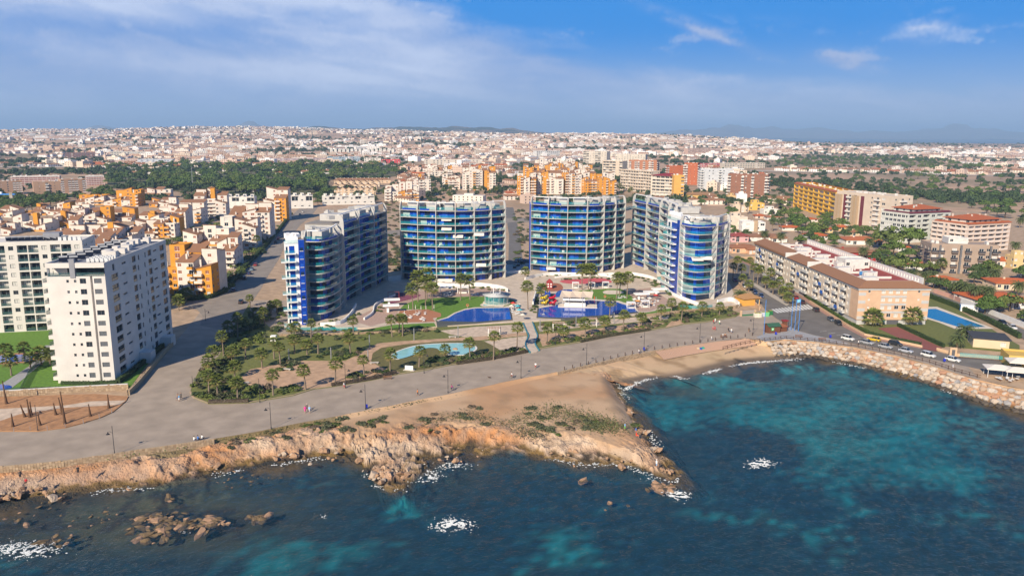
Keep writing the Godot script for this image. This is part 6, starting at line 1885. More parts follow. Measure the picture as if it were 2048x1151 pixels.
func plants() -> void:
	make_pines()
	rng.seed = 21
	var wood := func(v: Vector2) -> void: tree(rng.randi() % 4, spot(v.x, v.y), rnd(1.15, 1.75), "umbrella_pine", "rounded dark green umbrella pine in the wood behind the stepped houses", "pines of the wood")
	scatter([212, 336, 330, 332, 512, 330, 640, 330, 800, 332, 808, 350, 760, 356, 660, 360, 640, 385, 560, 392, 460, 390, 420, 382, 360, 384, 300, 374, 215, 378], 250, 8, wood)
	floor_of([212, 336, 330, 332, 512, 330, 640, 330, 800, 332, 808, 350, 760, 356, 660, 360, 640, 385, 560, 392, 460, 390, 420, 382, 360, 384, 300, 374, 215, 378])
	for q in [[268, 352], [300, 350], [330, 362], [402, 350], [430, 366], [480, 358], [520, 368], [560, 352], [590, 372], [610, 350], [650, 348], [690, 350], [720, 344], [505, 384], [455, 346], [360, 350], [545, 340], [628, 366]]:
		solo("wood_house", meshes["single%d_%d" % [int(q[0]) % 2, 1]], null, "small white house half hidden in the pine wood", "house", Transform3D(Basis(Vector3.UP, rnd(-0.4, 0.4)).scaled(Vector3.ONE * 1.25), spot(q[0], q[1])), "houses in the pine wood")
	var west := func(v: Vector2) -> void: tree(rng.randi() % 4, spot(v.x, v.y), rnd(0.8, 1.2), "umbrella_pine", "umbrella pine growing between the tan brick flats and the stepped houses", "pines by the tan flats")
	scatter([-20, 392, 40, 400, 60, 400, 130, 402, 170, 392, 225, 376, 225, 400, 150, 404, 110, 416, 40, 425, -20, 428], 46, 9, west)
	scatter([625, 392, 660, 385, 662, 396, 645, 412, 626, 410], 8, 9, func(v): tree(rng.randi() % 4, spot(v.x, v.y), rnd(0.7, 1.0), "umbrella_pine", "umbrella pine beside the lane between the white row houses", "pines by the row houses"))
	scatter([700, 336, 812, 336, 812, 350, 700, 352], 16, 12, func(v): tree(rng.randi() % 3, spot(v.x, v.y), rnd(1.1, 1.5), "umbrella_pine", "tall umbrella pine beyond the brown-roofed terrace", "pines beyond the terrace"))
	sheet("park_lawn", [885, 396, 990, 396, 986, 378, 930, 374, 890, 378], 0.02, mat("rough_grass", Color(), 0))
	var park := func(v: Vector2) -> void: tree([4, 5, 6, 5][rng.randi() % 4], spot(v.x, v.y), rnd(0.8, 1.3), "park_tree", "leafy dark tree in the park behind the second blue tower", "park trees")
	scatter([850, 398, 860, 352, 892, 350, 896, 380, 884, 398], 26, 6, park)
	scatter([984, 396, 988, 352, 1002, 352, 1004, 396], 14, 5, park)
	scatter([890, 396, 980, 396, 980, 388, 900, 388], 10, 7, park)
	scatter([898, 386, 975, 386, 975, 378, 898, 378], 5, 9, park)
	var mixed := func(v: Vector2) -> void: tree([0, 1, 3, 4, 4, 6, 2][rng.randi() % 7], spot(v.x, v.y), rnd(0.6, 0.95), "garden_tree", zone_label, "garden trees inland")
	var zones := ["beside the long beige flats", "below the sandstone blocks", "under the brown brick flats", "among the ochre villas", "beyond the yellow house", "round the bougainvillea bungalow", "among the orange-roofed villas", "at the foot of the golden flats", "between the arched villa and the maroon flats", "behind the pink villa", "over the peach block's terraces", "round the small white houses by the rear street", "behind the rear street's pink wall", "between the taupe flats and the orange roofs", "by the octagonal-roofed villa", "behind the fourth blue tower", "at the road beside the park", "before the stepped terraces"]
	for q in [[1232, 382, 1254, 384, 1252, 368, 1232, 368, 8], [1184, 352, 1206, 352, 1204, 342, 1184, 342, 6], [1396, 412, 1452, 414, 1448, 392, 1400, 390, 14], [1366, 402, 1396, 404, 1396, 396, 1368, 396, 6], [1500, 412, 1580, 416, 1582, 398, 1510, 396, 26], [1530, 452, 1606, 456, 1600, 425, 1545, 420, 26], [1580, 470, 1700, 480, 1700, 452, 1590, 450, 30], [1640, 448, 1690, 454, 1690, 440, 1650, 436, 8], [1700, 482, 1800, 500, 1790, 470, 1710, 462, 18], [1455, 470, 1500, 480, 1495, 462, 1458, 455, 6], [1590, 490, 1700, 500, 1690, 482, 1600, 476, 14], [1750, 530, 1860, 556, 1860, 520, 1760, 505, 26], [1860, 580, 1950, 600, 1950, 566, 1870, 560, 12], [1940, 560, 2060, 570, 2060, 545, 1950, 548, 12], [1950, 625, 2060, 650, 2060, 620, 1960, 610, 10], [1455, 440, 1470, 440, 1470, 410, 1450, 405, 8], [990, 330, 1010, 330, 1010, 312, 990, 312, 6], [1090, 330, 1140, 330, 1140, 318, 1090, 318, 10]]:
		zone_label = "green garden tree " + zones[zone]
		zone += 1
		scatter(q.slice(0, 8), int(q[8] * 0.7), 9, mixed)
	for q in [[1778, 500, 1.8], [1818, 498, 1.75], [1796, 548, 1.35], [1788, 512, 1.2], [1592, 448, 1.3], [1585, 450, 1.1], [1622, 468, 0.9], [1568, 438, 1.2], [1640, 470, 1.1]]:
		tree([1, 0, 3][int(q[0]) % 3], G(q[0], q[1]), q[2], "umbrella_pine", "broad umbrella pine standing among the villas", "pines among the villas")
	var dry := func(v: Vector2) -> void: tree([0, 1, 2, 3, 6, 6, 5][rng.randi() % 7], spot(v.x, v.y), rnd(0.8, 1.4), "field_tree", "dark tree of the grove behind the penthouse-roofed flats", "trees of the grove")
	scatter([1750, 372, 1830, 350, 1910, 352, 2060, 372, 2060, 450, 1960, 432, 1900, 405, 1830, 395, 1760, 388], 95, 9, dry)
	scatter([1700, 366, 1724, 350, 1724, 366, 1704, 370], 4, 9, func(v): tree(rng.randi() % 3, spot(v.x, v.y), rnd(0.8, 1.2), "field_tree", "lone round tree in the dry brown field", "lone field trees"))
	for q in [[1674, 369], [1612, 343], [1640, 346], [1965, 355], [2002, 358]]:
		tree(1, spot(q[0], q[1]), rnd(0.8, 1.0), "field_tree", "lone round tree in the dry brown field", "lone field trees")
	scatter([1555, 322, 1640, 318, 1780, 318, 1960, 332, 2000, 342, 1850, 342, 1700, 330, 1660, 340, 1560, 336], 90, 10, func(v): tree(rng.randi() % 4, spot(v.x, v.y), rnd(1.0, 1.7), "road_tree", "dark tree in the belt along the far road", "trees along the far road"))
	var scrub := func(v: Vector2) -> void: bush(G(v.x, v.y), rnd(1.2, 3.0), [0, 2, 3, 4][rng.randi() % 4], "dusty scrub bush on the vacant lot between the blue towers", "scrub on the vacant lots", "scrub_bush", 0.6)
	scatter([772, 545, 772, 405, 802, 400, 804, 545], 70, 5, scrub)
	scatter([1030, 540, 1026, 420, 1056, 420, 1060, 540], 46, 5, scrub)
	var yard := func(v: Vector2) -> void: bush(G(v.x, v.y), rnd(1.4, 3.0), [0, 1, 4][rng.randi() % 3], "bushy garden shrub in the shade of the stepped houses", "courtyard shrubs", "courtyard_shrub", 0.9)
	scatter([345, 600, 350, 560, 440, 560, 470, 520, 500, 490, 540, 470, 580, 425, 592, 422, 545, 480, 500, 545, 462, 580, 400, 600], 90, 6, yard)
	scatter([250, 500, 330, 480, 420, 440, 450, 430, 450, 455, 380, 480, 320, 512], 50, 6, yard)
	var G1 := func(v: Vector2) -> void: bush(G(v.x, v.y), rnd(0.9, 1.9), [0, 0, 1, 2, 4, 3][rng.randi() % 6], "bushy shrub in the planted point where street and promenade meet", "shrubs of the garden point", "shrub", 0.95)
	scatter([388, 792, 386, 770, 402, 742, 440, 716, 470, 705, 478, 730, 470, 760, 500, 775, 540, 778, 545, 795, 500, 802, 420, 804], 70, 7, G1)
	scatter([430, 705, 470, 650, 500, 625, 560, 600, 572, 640, 560, 665, 520, 690, 480, 700], 80, 7, func(v): bush(G(v.x, v.y), rnd(0.9, 2.0), [0, 1, 2, 4][rng.randi() % 4], "bushy shrub on the slope between the street and the first blue tower", "shrubs of the street slope", "slope_shrub", 0.9))
	var G2_ := func(v: Vector2) -> void: bush(G(v.x, v.y), rnd(0.7, 1.5), [0, 1, 2, 3, 4][rng.randi() % 5], zone_label, "shrubs of the promenade beds", "shrub", 0.85)
	zone = -1
	var beds := ["at the seaward lip of the sandy square", "behind the sandy square", "at the square's shaded corner", "under the first tower's front wall", "between the pond and the promenade", "round the pond's far end", "over the brown hedge of the square", "beside the wavy walk", "along the sandy walk's hedge", "by the timber-roofed pergola", "in the thicket before the fourth tower", "below the bar pool's wall"]
	for q in [[560, 789, 600, 782, 600, 772, 560, 776, 14], [630, 722, 722, 716, 720, 700, 640, 706, 20], [570, 718, 600, 726, 590, 740, 555, 742, 10], [545, 675, 720, 668, 800, 660, 878, 655, 880, 664, 800, 674, 700, 684, 600, 690, 44], [838, 738, 905, 727, 900, 714, 860, 716, 842, 728, 22], [912, 726, 985, 716, 985, 706, 950, 704, 925, 710, 22], [680, 768, 790, 748, 786, 738, 700, 752, 16], [985, 716, 1052, 702, 1040, 697, 1000, 704, 12], [1092, 692, 1160, 682, 1220, 670, 1300, 658, 1300, 648, 1240, 660, 1160, 672, 1095, 684, 40], [1076, 664, 1160, 656, 1160, 646, 1080, 652, 18], [1300, 656, 1370, 645, 1410, 641, 1468, 632, 1466, 616, 1400, 622, 1330, 630, 1280, 640, 62], [1080, 645, 1300, 632, 1300, 637, 1100, 652, 12]]:
		zone += 1
		zone_label = "bushy shrub " + beds[zone]
		scatter(q.slice(0, q.size() - 1), q[-1], 5, G2_)
	for q in [[872, 579, 1012, 582, 1012, 575, 872, 571, 26], [1052, 556, 1100, 552, 1230, 552, 1230, 549, 1100, 548, 1052, 552, 26], [1115, 561, 1125, 557, 1200, 554, 1230, 560, 1225, 563, 1200, 557, 14], [1258, 552, 1310, 560, 1345, 588, 1338, 592, 1300, 568, 1256, 556, 24], [752, 622, 770, 602, 776, 606, 762, 624, 10], [1062, 622, 1076, 592, 1082, 596, 1070, 626, 14], [1085, 604, 1104, 590, 1112, 598, 1092, 612, 16], [1330, 612, 1370, 608, 1390, 614, 1350, 618, 12], [640, 650, 720, 622, 724, 628, 660, 654, 16], [572, 662, 640, 657, 715, 657, 715, 663, 580, 667, 22]]:
		scatter(q.slice(0, q.size() - 1), q[-1], 4, func(v): bush(G(v.x, v.y, 0.5), rnd(0.5, 1.2), [0, 1, 1, 4][rng.randi() % 4], "clipped shrub in the white-walled planters of the pool terrace", "terrace planter shrubs", "planter_shrub", 0.8))
	var g1 := [447, 712, 673, 491, 718, 688, 426, 731, 703, 416, 744, 722, 418, 792, 747, 435, 792, 759, 475, 798, 765, 469, 756, 732, 464, 724, 701, 524, 736, 707, 548, 717, 682, 561, 733, 696, 589, 706, 679, 592, 681, 651, 622, 678, 647, 636, 707, 677, 701, 709, 674, 707, 672, 640, 784, 673, 639, 798, 668, 635, 806, 670, 636, 546, 790, 752, 611, 779, 740, 670, 764, 726, 728, 753, 721, 780, 744, 708, 838, 734, 701, 520, 653, 633, 529, 651, 623, 475, 675, 636, 456, 673, 652, 541, 626, 609, 553, 624, 606, 500, 612, 596, 614, 709, 689, 583, 675, 655]
	for i in range(0, g1.size(), 3): palm(g1[i], g1[i + 1], g1[i + 2], 0, "fan palm with a slim grey trunk in the garden between street, square and promenade", "palms of the promenade garden")
	g1 = [889, 716, 698, 940, 716, 684, 987, 719, 673, 1034, 700, 656, 805, 672, 638, 1094, 686, 656, 1127, 680, 662, 1171, 674, 647, 1209, 663, 641, 1246, 662, 630, 1283, 652, 634, 1322, 641, 618, 1343, 626, 604, 1363, 643, 611, 1404, 632, 611, 1439, 629, 611, 1219, 638, 605]
	for i in range(0, g1.size(), 3): palm(g1[i], g1[i + 1], g1[i + 2], 0, "fan palm with a slim trunk in the beds below the pool terrace", "palms below the pool terrace", 1.05)
	g1 = [826, 618, 577, 836, 603, 555, 851, 614, 567, 865, 619, 577, 854, 600, 550, 861, 602, 564, 921, 600, 557, 940, 599, 560, 1164, 579, 538, 1177, 580, 538, 1181, 578, 540, 1233, 597, 555, 1239, 590, 557, 1254, 597, 555]
	for i in range(0, g1.size(), 3): palm(g1[i], g1[i + 1], g1[i + 2], 0, "tall full-crowned palm on the lawn by the pools", "tall palms of the pool lawn", 1.55, 0.5)
	for q in [[1056, 618, 574], [1050, 558, 541], [1083, 596, 577]]: palm(q[0], q[1], q[2], 0, "bushy palm standing in the planted ramp between the two pools", "palms between the pools", 1.3, 0.5)
	g1 = [1483, 578, 555, 1498, 582, 568, 1507, 565, 533, 1515, 568, 541, 1522, 562, 538, 1531, 577, 561, 1539, 564, 544, 1546, 589, 570, 1557, 589, 562, 1566, 600, 581, 1577, 607, 593, 1579, 588, 573, 1482, 562, 536, 1466, 556, 532, 1474, 545, 520, 1500, 548, 520]
	for i in range(0, g1.size(), 3): palm(g1[i], g1[i + 1], g1[i + 2], 0, "street palm along the road beside the long peach block", "palms along the road", 1.1)
	for q in [[1746, 651, 632], [1825, 650, 630]]: palm(q[0], q[1], q[2], 0, "stout fan palm with a shaggy round crown at the end of the peach block", "stout palms at the peach block", 1.9)
	g1 = [1915, 697, 677, 1931, 675, 658, 1909, 591, 568, 1923, 594, 569, 1929, 597, 571, 1947, 608, 577, 1969, 608, 577, 1977, 611, 580, 1823, 558, 545, 1849, 572, 550, 1863, 563, 547, 1879, 575, 560, 1840, 520, 495, 1562, 470, 440, 1545, 462, 442, 1556, 424, 402, 1481, 424, 400, 1495, 428, 408, 1562, 496, 470, 1528, 482, 465, 1455, 420, 398, 1530, 412, 395, 1548, 415, 392, 2030, 505, 488, 2040, 455, 440, 1738, 505, 482, 1725, 525, 500, 1700, 470, 455, 1480, 604, 588, 1990, 560, 545, 2035, 590, 570]
	for i in range(0, g1.size(), 3): palm(g1[i], g1[i + 1], g1[i + 2], 1, "feathery date palm among the villa gardens and the block's lawn", "date palms of the gardens", 1.15)
	palm(1883, 546, 524, 0, "single fan palm before the taupe flats", "", 1.5)
	for q in [[372, 604, 585], [362, 604, 590], [420, 582, 560], [357, 620, 600], [515, 498, 476], [1240, 384, 370], [1262, 392, 378], [672, 396, 377], [749, 398, 378], [770, 400, 384], [900, 392, 376], [960, 392, 375], [992, 393, 378]]: palm(q[0], q[1], q[2], 0, "palm growing between the inland apartment houses", "palms between the houses", 1.3)
	for q in [[22, 750, 720], [82, 728, 705], [100, 730, 708], [12, 724, 700], [60, 735, 718], [48, 712, 694]]: palm(q[0], q[1], q[2], 0, "fan palm on the lawn beside the white towers' pool", "palms by the towers' pool", 1.15)
	var deep := Color(0.038, 0.07, 0.014)
	hedge([417, 806, 497, 804], 0.9, 0.9, Color(0.10, 0.075, 0.05), "dry brown clipped hedge round the garden point")
	hedge([663, 772, 700, 766, 746, 758, 793, 747], 0.9, 0.9, Color(0.10, 0.075, 0.05), "dry brown clipped hedge beside the sandy square")
	hedge([913, 728, 985, 718, 1054, 704], 0.8, 1.0, Color(0.09, 0.07, 0.04), "dry clipped hedge below the shallow pond")
	hedge([1161, 684, 1220, 672, 1300, 660], 0.8, 1.0, Color(0.09, 0.08, 0.04), "dull clipped hedge along the sandy walk")
	hedge([1482, 519, 1537, 543, 1620, 599, 1694, 646, 1738, 668], 1.2, 1.2, Color(0.075, 0.12, 0.02), "bright green hedge along the foot of the peach block")
	hedge([1738, 668, 1790, 680, 1842, 690], 1.0, 1.0, deep, "dark hedge behind the low wall beside the driveway")
	hedge([1797, 652, 1840, 672, 1888, 694], 1.2, 1.0, deep, "dark hedge along the far side of the driveway")
	hedge([1846, 590, 1905, 612, 1970, 640, 2040, 676], 1.8, 1.4, Color(0.05, 0.085, 0.018), "tall dark hedge between the block's pool and the rear street")
	hedge([122, 768, 180, 768, 234, 766], 0.8, 0.9, deep, "low hedge at the foot of the nearer white tower")
	hedge([236, 766, 262, 748, 300, 715, 330, 690], 1.3, 1.2, deep, "hedge between the shaded side of the white tower and the street")
	hedge([40, 783, 140, 779, 250, 774], 0.9, 1.4, Color(0.05, 0.075, 0.02), "shrubby hedge above the stone wall")
	hedge([0, 662, 60, 660, 118, 658], 1.2, 1.4, deep, "hedge at the foot of the rear white tower")
	hedge([350, 603, 420, 596, 452, 583], 1.6, 1.6, deep, "trimmed hedge round the foot of the ochre gabled house")
	hedge([462, 571, 490, 535, 530, 495, 560, 458, 575, 438], 1.8, 1.6, deep, "long hedge along the inland pavement of the street")
	for q in [[760, 838, 40, 5], [850, 850, 60, 14], [930, 832, 60, 10], [700, 845, 70, 18], [640, 856, 40, 10], [1095, 855, 60, 16], [1190, 850, 60, 12], [1120, 825, 70, 10], [1240, 872, 16, 4], [560, 866, 40, 9], [470, 884, 40, 8], [1270, 850, 8, 6]]:
		for i in q[3]:
			var p := G(q[0] + rng.randfn() * q[2] * 0.5, q[1] + rng.randfn() * q[2] * 0.16, -0.9)
			p.y = -1.1
			bush(p, rnd(0.6, 1.9), [2, 3, 2, 0][rng.randi() % 4], "low dry bush clinging to the sandy headland and rocks", "bushes of the shore", "shore_bush", 0.55)
	green_strip([-90, 944, 0, 936, 60, 931, 125, 926], 1.6, Color(0.05, 0.095, 0.015))
	green_strip([200, 914, 280, 902, 330, 895, 380, 888], 2.2, Color(0.055, 0.12, 0.012))
	green_strip([420, 881, 511, 866, 560, 856, 640, 841, 700, 828, 780, 814, 860, 798, 925, 785], 1.6, Color(0.06, 0.085, 0.02))
	green_strip([1040, 845, 1100, 820, 1160, 830, 1230, 860], 7.5, Color(0.12, 0.13, 0.045), 0.6)
	green_strip([840, 845, 940, 830, 1000, 850, 1080, 870], 4.5, Color(0.12, 0.115, 0.05), 0.5)
	rng.seed = 22
	town_trees()
func floor_of(px: Array) -> void:   # undergrowth beneath a wood
	var b := MB.new()
	var pp := PackedVector2Array()
	for i in range(0, px.size(), 2): pp.append(Vector2(px[i], px[i + 1]))
	var ix := Geometry2D.triangulate_polygon(pp)
	for i in range(0, ix.size(), 3):
		var q := []
		for k in 3:
			var p := spot(pp[ix[i + k]].x, pp[ix[i + k]].y)
			q.append(p + Vector3(0, 0.4, 0))
		if (q[1] - q[0]).cross(q[2] - q[0]).y > 0.0: b.tri(q[0], q[1], q[2])
		else: b.tri(q[0], q[2], q[1])
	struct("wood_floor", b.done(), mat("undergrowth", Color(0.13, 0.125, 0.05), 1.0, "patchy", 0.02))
func town_trees() -> void:   # far too many and too small to count
	var mm := MultiMesh.new()
	mm.transform_format = MultiMesh.TRANSFORM_3D
	mm.mesh = meshes["bush4"]
	var t := []
	for i in 26000:
		var d := 760.0 * pow(7.0, rng.randf())
		var p := Vector3(rnd(-0.74, 0.74) * d, 0, -d)
		var belt := n1.get_noise_2d(p.x * 0.16, p.z * 0.45) > 0.2
		if not belt and (i % 3 or n2.get_noise_2d(p.x * 0.5, p.z * 0.5 + 77.0) < 0.02): continue
		p.y = land(p.x, p.z) - 0.3
		var s := rnd(1.8, 4.2) * (1.5 if belt else 1.0)
		t.append(Transform3D(Basis(Vector3.UP, rng.randf() * TAU).scaled(Vector3(s, s * rnd(1.0, 1.8), s)), p))
	mm.instance_count = t.size()
	for i in t.size(): mm.set_instance_transform(i, t[i])
	var o := MultiMeshInstance3D.new()
	o.name = "town_trees"
	o.multimesh = mm
	add_child(o)
	tag(o, "countless dark trees dotted through the distant town", "trees", "", "stuff")
func green_strip(px: Array, w: float, hue: Color, dense := 1.0) -> void:
	var line := line_px(px, -0.6, 4)
	var b := MB.new()
	b.use_c = true
	for q in along(line, 0.3):
		var p: Vector2 = q[0]
		var o := Vector2(-q[1].y, q[1].x)
		var k := 0.5 + 1.6 * maxf(0.0, n2.get_noise_2d(p.x * 6.0, p.y * 6.0) + 0.25)
		for i in int(14 * dense * k * w / 1.6):
			b.col = hue * rnd(0.6, 1.35)
			leaf(b, Vector3(p.x + o.x * w * rng.randfn() * 0.5, -0.68 + rnd(0.0, 0.5) * (1.2 if dense > 0.7 else 0.5), p.y + o.y * w * rng.randfn() * 0.5), Vector3.UP, 0.2)
	var m := solo("ground_cover", b.done(leafy()), null, "creeping green plants along the edge of the rocks", "plants")
	m.set_meta("kind", "stuff")
func figure(pose: String) -> Array:
	if meshes.has("fig" + pose): return meshes["fig" + pose]
	var B := []
	var hip := 0.92
	var lean := 0.0
	var feet := [Vector3(-0.1, 0.06, 0.0), Vector3(0.1, 0.06, 0.0)]
	var knees := [Vector3(-0.1, 0.5, 0.03), Vector3(0.1, 0.5, 0.03)]
	var hands := [Vector3(-0.3, 0.82, 0.08), Vector3(0.3, 0.82, 0.08)]
	var elbows := [Vector3(-0.28, 1.1, -0.02), Vector3(0.28, 1.1, -0.02)]
	match pose:
		"walk":
			feet = [Vector3(-0.09, 0.06, 0.32), Vector3(0.09, 0.1, -0.34)]
			knees = [Vector3(-0.1, 0.5, 0.2), Vector3(0.1, 0.48, -0.05)]
			hands = [Vector3(-0.27, 0.86, -0.22), Vector3(0.27, 0.9, 0.28)]
			elbows = [Vector3(-0.27, 1.1, -0.12), Vector3(0.27, 1.1, 0.06)]
		"sit":
			hip = 0.5
			feet = [Vector3(-0.12, 0.06, 0.5), Vector3(0.12, 0.06, 0.46)]
			knees = [Vector3(-0.12, 0.5, 0.45), Vector3(0.12, 0.5, 0.45)]
			hands = [Vector3(-0.16, 0.58, 0.38), Vector3(0.16, 0.58, 0.38)]
			elbows = [Vector3(-0.27, 0.72, 0.08), Vector3(0.27, 0.72, 0.08)]
		"ride":
			hip = 0.95
			lean = 0.28
			feet = [Vector3(-0.12, 0.2, 0.12), Vector3(0.12, 0.5, 0.2)]
			knees = [Vector3(-0.13, 0.62, 0.3), Vector3(0.13, 0.85, 0.42)]
			hands = [Vector3(-0.24, 1.05, 0.55), Vector3(0.24, 1.05, 0.55)]
			elbows = [Vector3(-0.28, 1.16, 0.32), Vector3(0.28, 1.16, 0.32)]
	var pel := Vector3(0, hip, 0)
	var chest := Vector3(0, hip + 0.36, lean * 0.7)
	var neck := Vector3(0, hip + 0.56, lean)
	var head := Vector3(0, hip + 0.74, lean * 1.15)
	for s in 2:
		var x := -0.1 if s == 0 else 0.1
		B.append([pel + Vector3(x, -0.03, 0), knees[s], 0.105, 0.075, 2])
		B.append([knees[s], feet[s], 0.068, 0.045, 0])
		B.append([feet[s] + Vector3(0, -0.02, -0.02), feet[s] + Vector3(0, -0.02, 0.15), 0.05, 0.04, 4])
		var sh := chest + Vector3(x * 1.9, 0.12, 0)
		B.append([sh, elbows[s], 0.065, 0.05, 1])
		B.append([elbows[s], hands[s], 0.047, 0.035, 0])
		B.append([hands[s], hands[s] + Vector3(0, -0.09, 0.02), 0.042, 0.03, 0])
	B.append([pel, chest, 0.155, 0.16, 1])
	B.append([pel + Vector3(0, -0.06, 0), pel + Vector3(0, 0.05, 0), 0.16, 0.16, 2])
	B.append([chest + Vector3(-0.1, 0.1, 0), chest + Vector3(0.1, 0.1, 0), 0.11, 0.11, 1])
	B.append([neck + Vector3(0, -0.06, 0), neck + Vector3(0, 0.08, 0), 0.06, 0.055, 0])
	B.append([head + Vector3(0, -0.05, 0.02), head + Vector3(0, 0.05, 0.01), 0.085, 0.1, 0])
	B.append([head + Vector3(0, -0.02, 0.11), head + Vector3(0, -0.03, 0.115), 0.02, 0.02, 0])
	B.append([head + Vector3(0, 0.04, -0.045), head + Vector3(0, 0.08, -0.01), 0.1, 0.1, 3])
	var cell := 0.042
	var lo := Vector3(-0.48, -0.05, -0.55)
	var N := Vector3i(24, 46, 32)
	var D := PackedFloat32Array()
	D.resize(N.x * N.y * N.z)
	D.fill(1.0)
	for e in B:   # only the cells near each bone
		var a: Vector3 = e[0]
		var b: Vector3 = e[1]
		var r := maxf(e[2], e[3]) + 0.13
		var i0 := Vector3i(((a.min(b) - Vector3.ONE * r - lo) / cell).floor()).clamp(Vector3i.ZERO, N - Vector3i.ONE)
		var i1 := Vector3i(((a.max(b) + Vector3.ONE * r - lo) / cell).ceil()).clamp(Vector3i.ZERO, N - Vector3i.ONE)
		var ab := b - a
		var l2 := maxf(ab.length_squared(), 1e-6)
		for z in range(i0.z, i1.z + 1):
			for y in range(i0.y, i1.y + 1):
				for x in range(i0.x, i1.x + 1):
					var p := lo + Vector3(x, y, z) * cell
					var t := clampf((p - a).dot(ab) / l2, 0.0, 1.0)
					var d: float = p.distance_to(a + ab * t) - lerpf(e[2], e[3], t)
					var k := (z * N.y + y) * N.x + x
					var h := clampf(0.5 + 0.5 * (D[k] - d) / 0.05, 0.0, 1.0)
					D[k] = lerpf(D[k], d, h) - 0.05 * h * (1.0 - h)
	var id := {}
	var V := PackedVector3Array()
	var W := PackedInt32Array()
	var Q := PackedInt32Array()
	for z in N.z - 1:
		for y in N.y - 1:
			for x in N.x - 1:
				var acc := Vector3()
				var cnt := 0
				var neg := 0
				for c in 8:
					if D[((z + (c >> 2)) * N.y + y + ((c >> 1) & 1)) * N.x + x + (c & 1)] < 0.0: neg += 1
				if neg == 0 or neg == 8: continue
				for ed in [[0, 1], [2, 3], [4, 5], [6, 7], [0, 2], [1, 3], [4, 6], [5, 7], [0, 4], [1, 5], [2, 6], [3, 7]]:
					var c0: int = ed[0]
					var c1: int = ed[1]
					var d0 := D[((z + (c0 >> 2)) * N.y + y + ((c0 >> 1) & 1)) * N.x + x + (c0 & 1)]
					var d1 := D[((z + (c1 >> 2)) * N.y + y + ((c1 >> 1) & 1)) * N.x + x + (c1 & 1)]
					if (d0 < 0.0) != (d1 < 0.0):
						var t := d0 / (d0 - d1)
						acc += Vector3(x + (c0 & 1), y + ((c0 >> 1) & 1), z + (c0 >> 2)).lerp(Vector3(x + (c1 & 1), y + ((c1 >> 1) & 1), z + (c1 >> 2)), t)
						cnt += 1
				var p := lo + acc / cnt * cell
				var best := 9.0
				var what := 0
				for e in B:
					var q := Geometry3D.get_closest_point_to_segment(p, e[0], e[1])
					var d: float = p.distance_to(q) - maxf(e[2], e[3])
					if d < best:
						best = d
						what = e[4]
				id[(z * N.y + y) * N.x + x] = V.size()
				V.append(p)
				W.append(what)
	var sx := 1
	var sy := N.x
	var sz := N.x * N.y
	for z in range(1, N.z - 1):
		for y in range(1, N.y - 1):
			for x in range(1, N.x - 1):
				var k := (z * N.y + y) * N.x + x
				var d0 := D[k]
				for ax in [[sx, sy, sz], [sy, sz, sx], [sz, sx, sy]]:
					var d1 := D[k + ax[0]]
					if (d0 < 0.0) == (d1 < 0.0): continue
					var a = id.get(k)
					var b = id.get(k - ax[1])
					var c = id.get(k - ax[1] - ax[2])
					var d = id.get(k - ax[2])
					if a == null or b == null or c == null or d == null: continue
					Q.append_array([a, b, c, d] if d0 < 0.0 else [d, c, b, a])
	meshes["fig" + pose] = [V, W, Q]
	return meshes["fig" + pose]
func person(px: float, py: float, pose: String, top: Color, bottom: Color, hair: Color, label: String, yaw: float, y := 0.0, size := 1.0) -> Node3D:
	var f := figure(pose)
	var V: PackedVector3Array = f[0]
	var W: PackedInt32Array = f[1]
	var Q: PackedInt32Array = f[2]
	var pal := [Color(0.40, 0.23, 0.15), top, bottom, hair, Color(0.12, 0.11, 0.1)]
	var nor := PackedVector3Array()
	nor.resize(V.size())
	var idx := PackedInt32Array()
	for i in range(0, Q.size(), 4):
		var m := (V[Q[i + 1]] - V[Q[i]]).cross(V[Q[i + 2]] - V[Q[i]])
		for k in 4: nor[Q[i + k]] += m
		idx.append_array([Q[i], Q[i + 2], Q[i + 1], Q[i], Q[i + 3], Q[i + 2]])
	var col := PackedColorArray()
	for i in V.size():
		nor[i] = nor[i].normalized()
		col.append(pal[W[i]])
	var arr := []
	arr.resize(Mesh.ARRAY_MAX)
	arr[Mesh.ARRAY_VERTEX] = V
	arr[Mesh.ARRAY_NORMAL] = nor
	arr[Mesh.ARRAY_COLOR] = col
	arr[Mesh.ARRAY_INDEX] = idx
	var m := ArrayMesh.new()
	m.add_surface_from_arrays(Mesh.PRIMITIVE_TRIANGLES, arr)
	var p := G(px, py, y)
	return solo("person", m, painted("clothing", 0.9, ""), label, "person", Transform3D(Basis(Vector3.UP, yaw).scaled(Vector3.ONE * size), p))
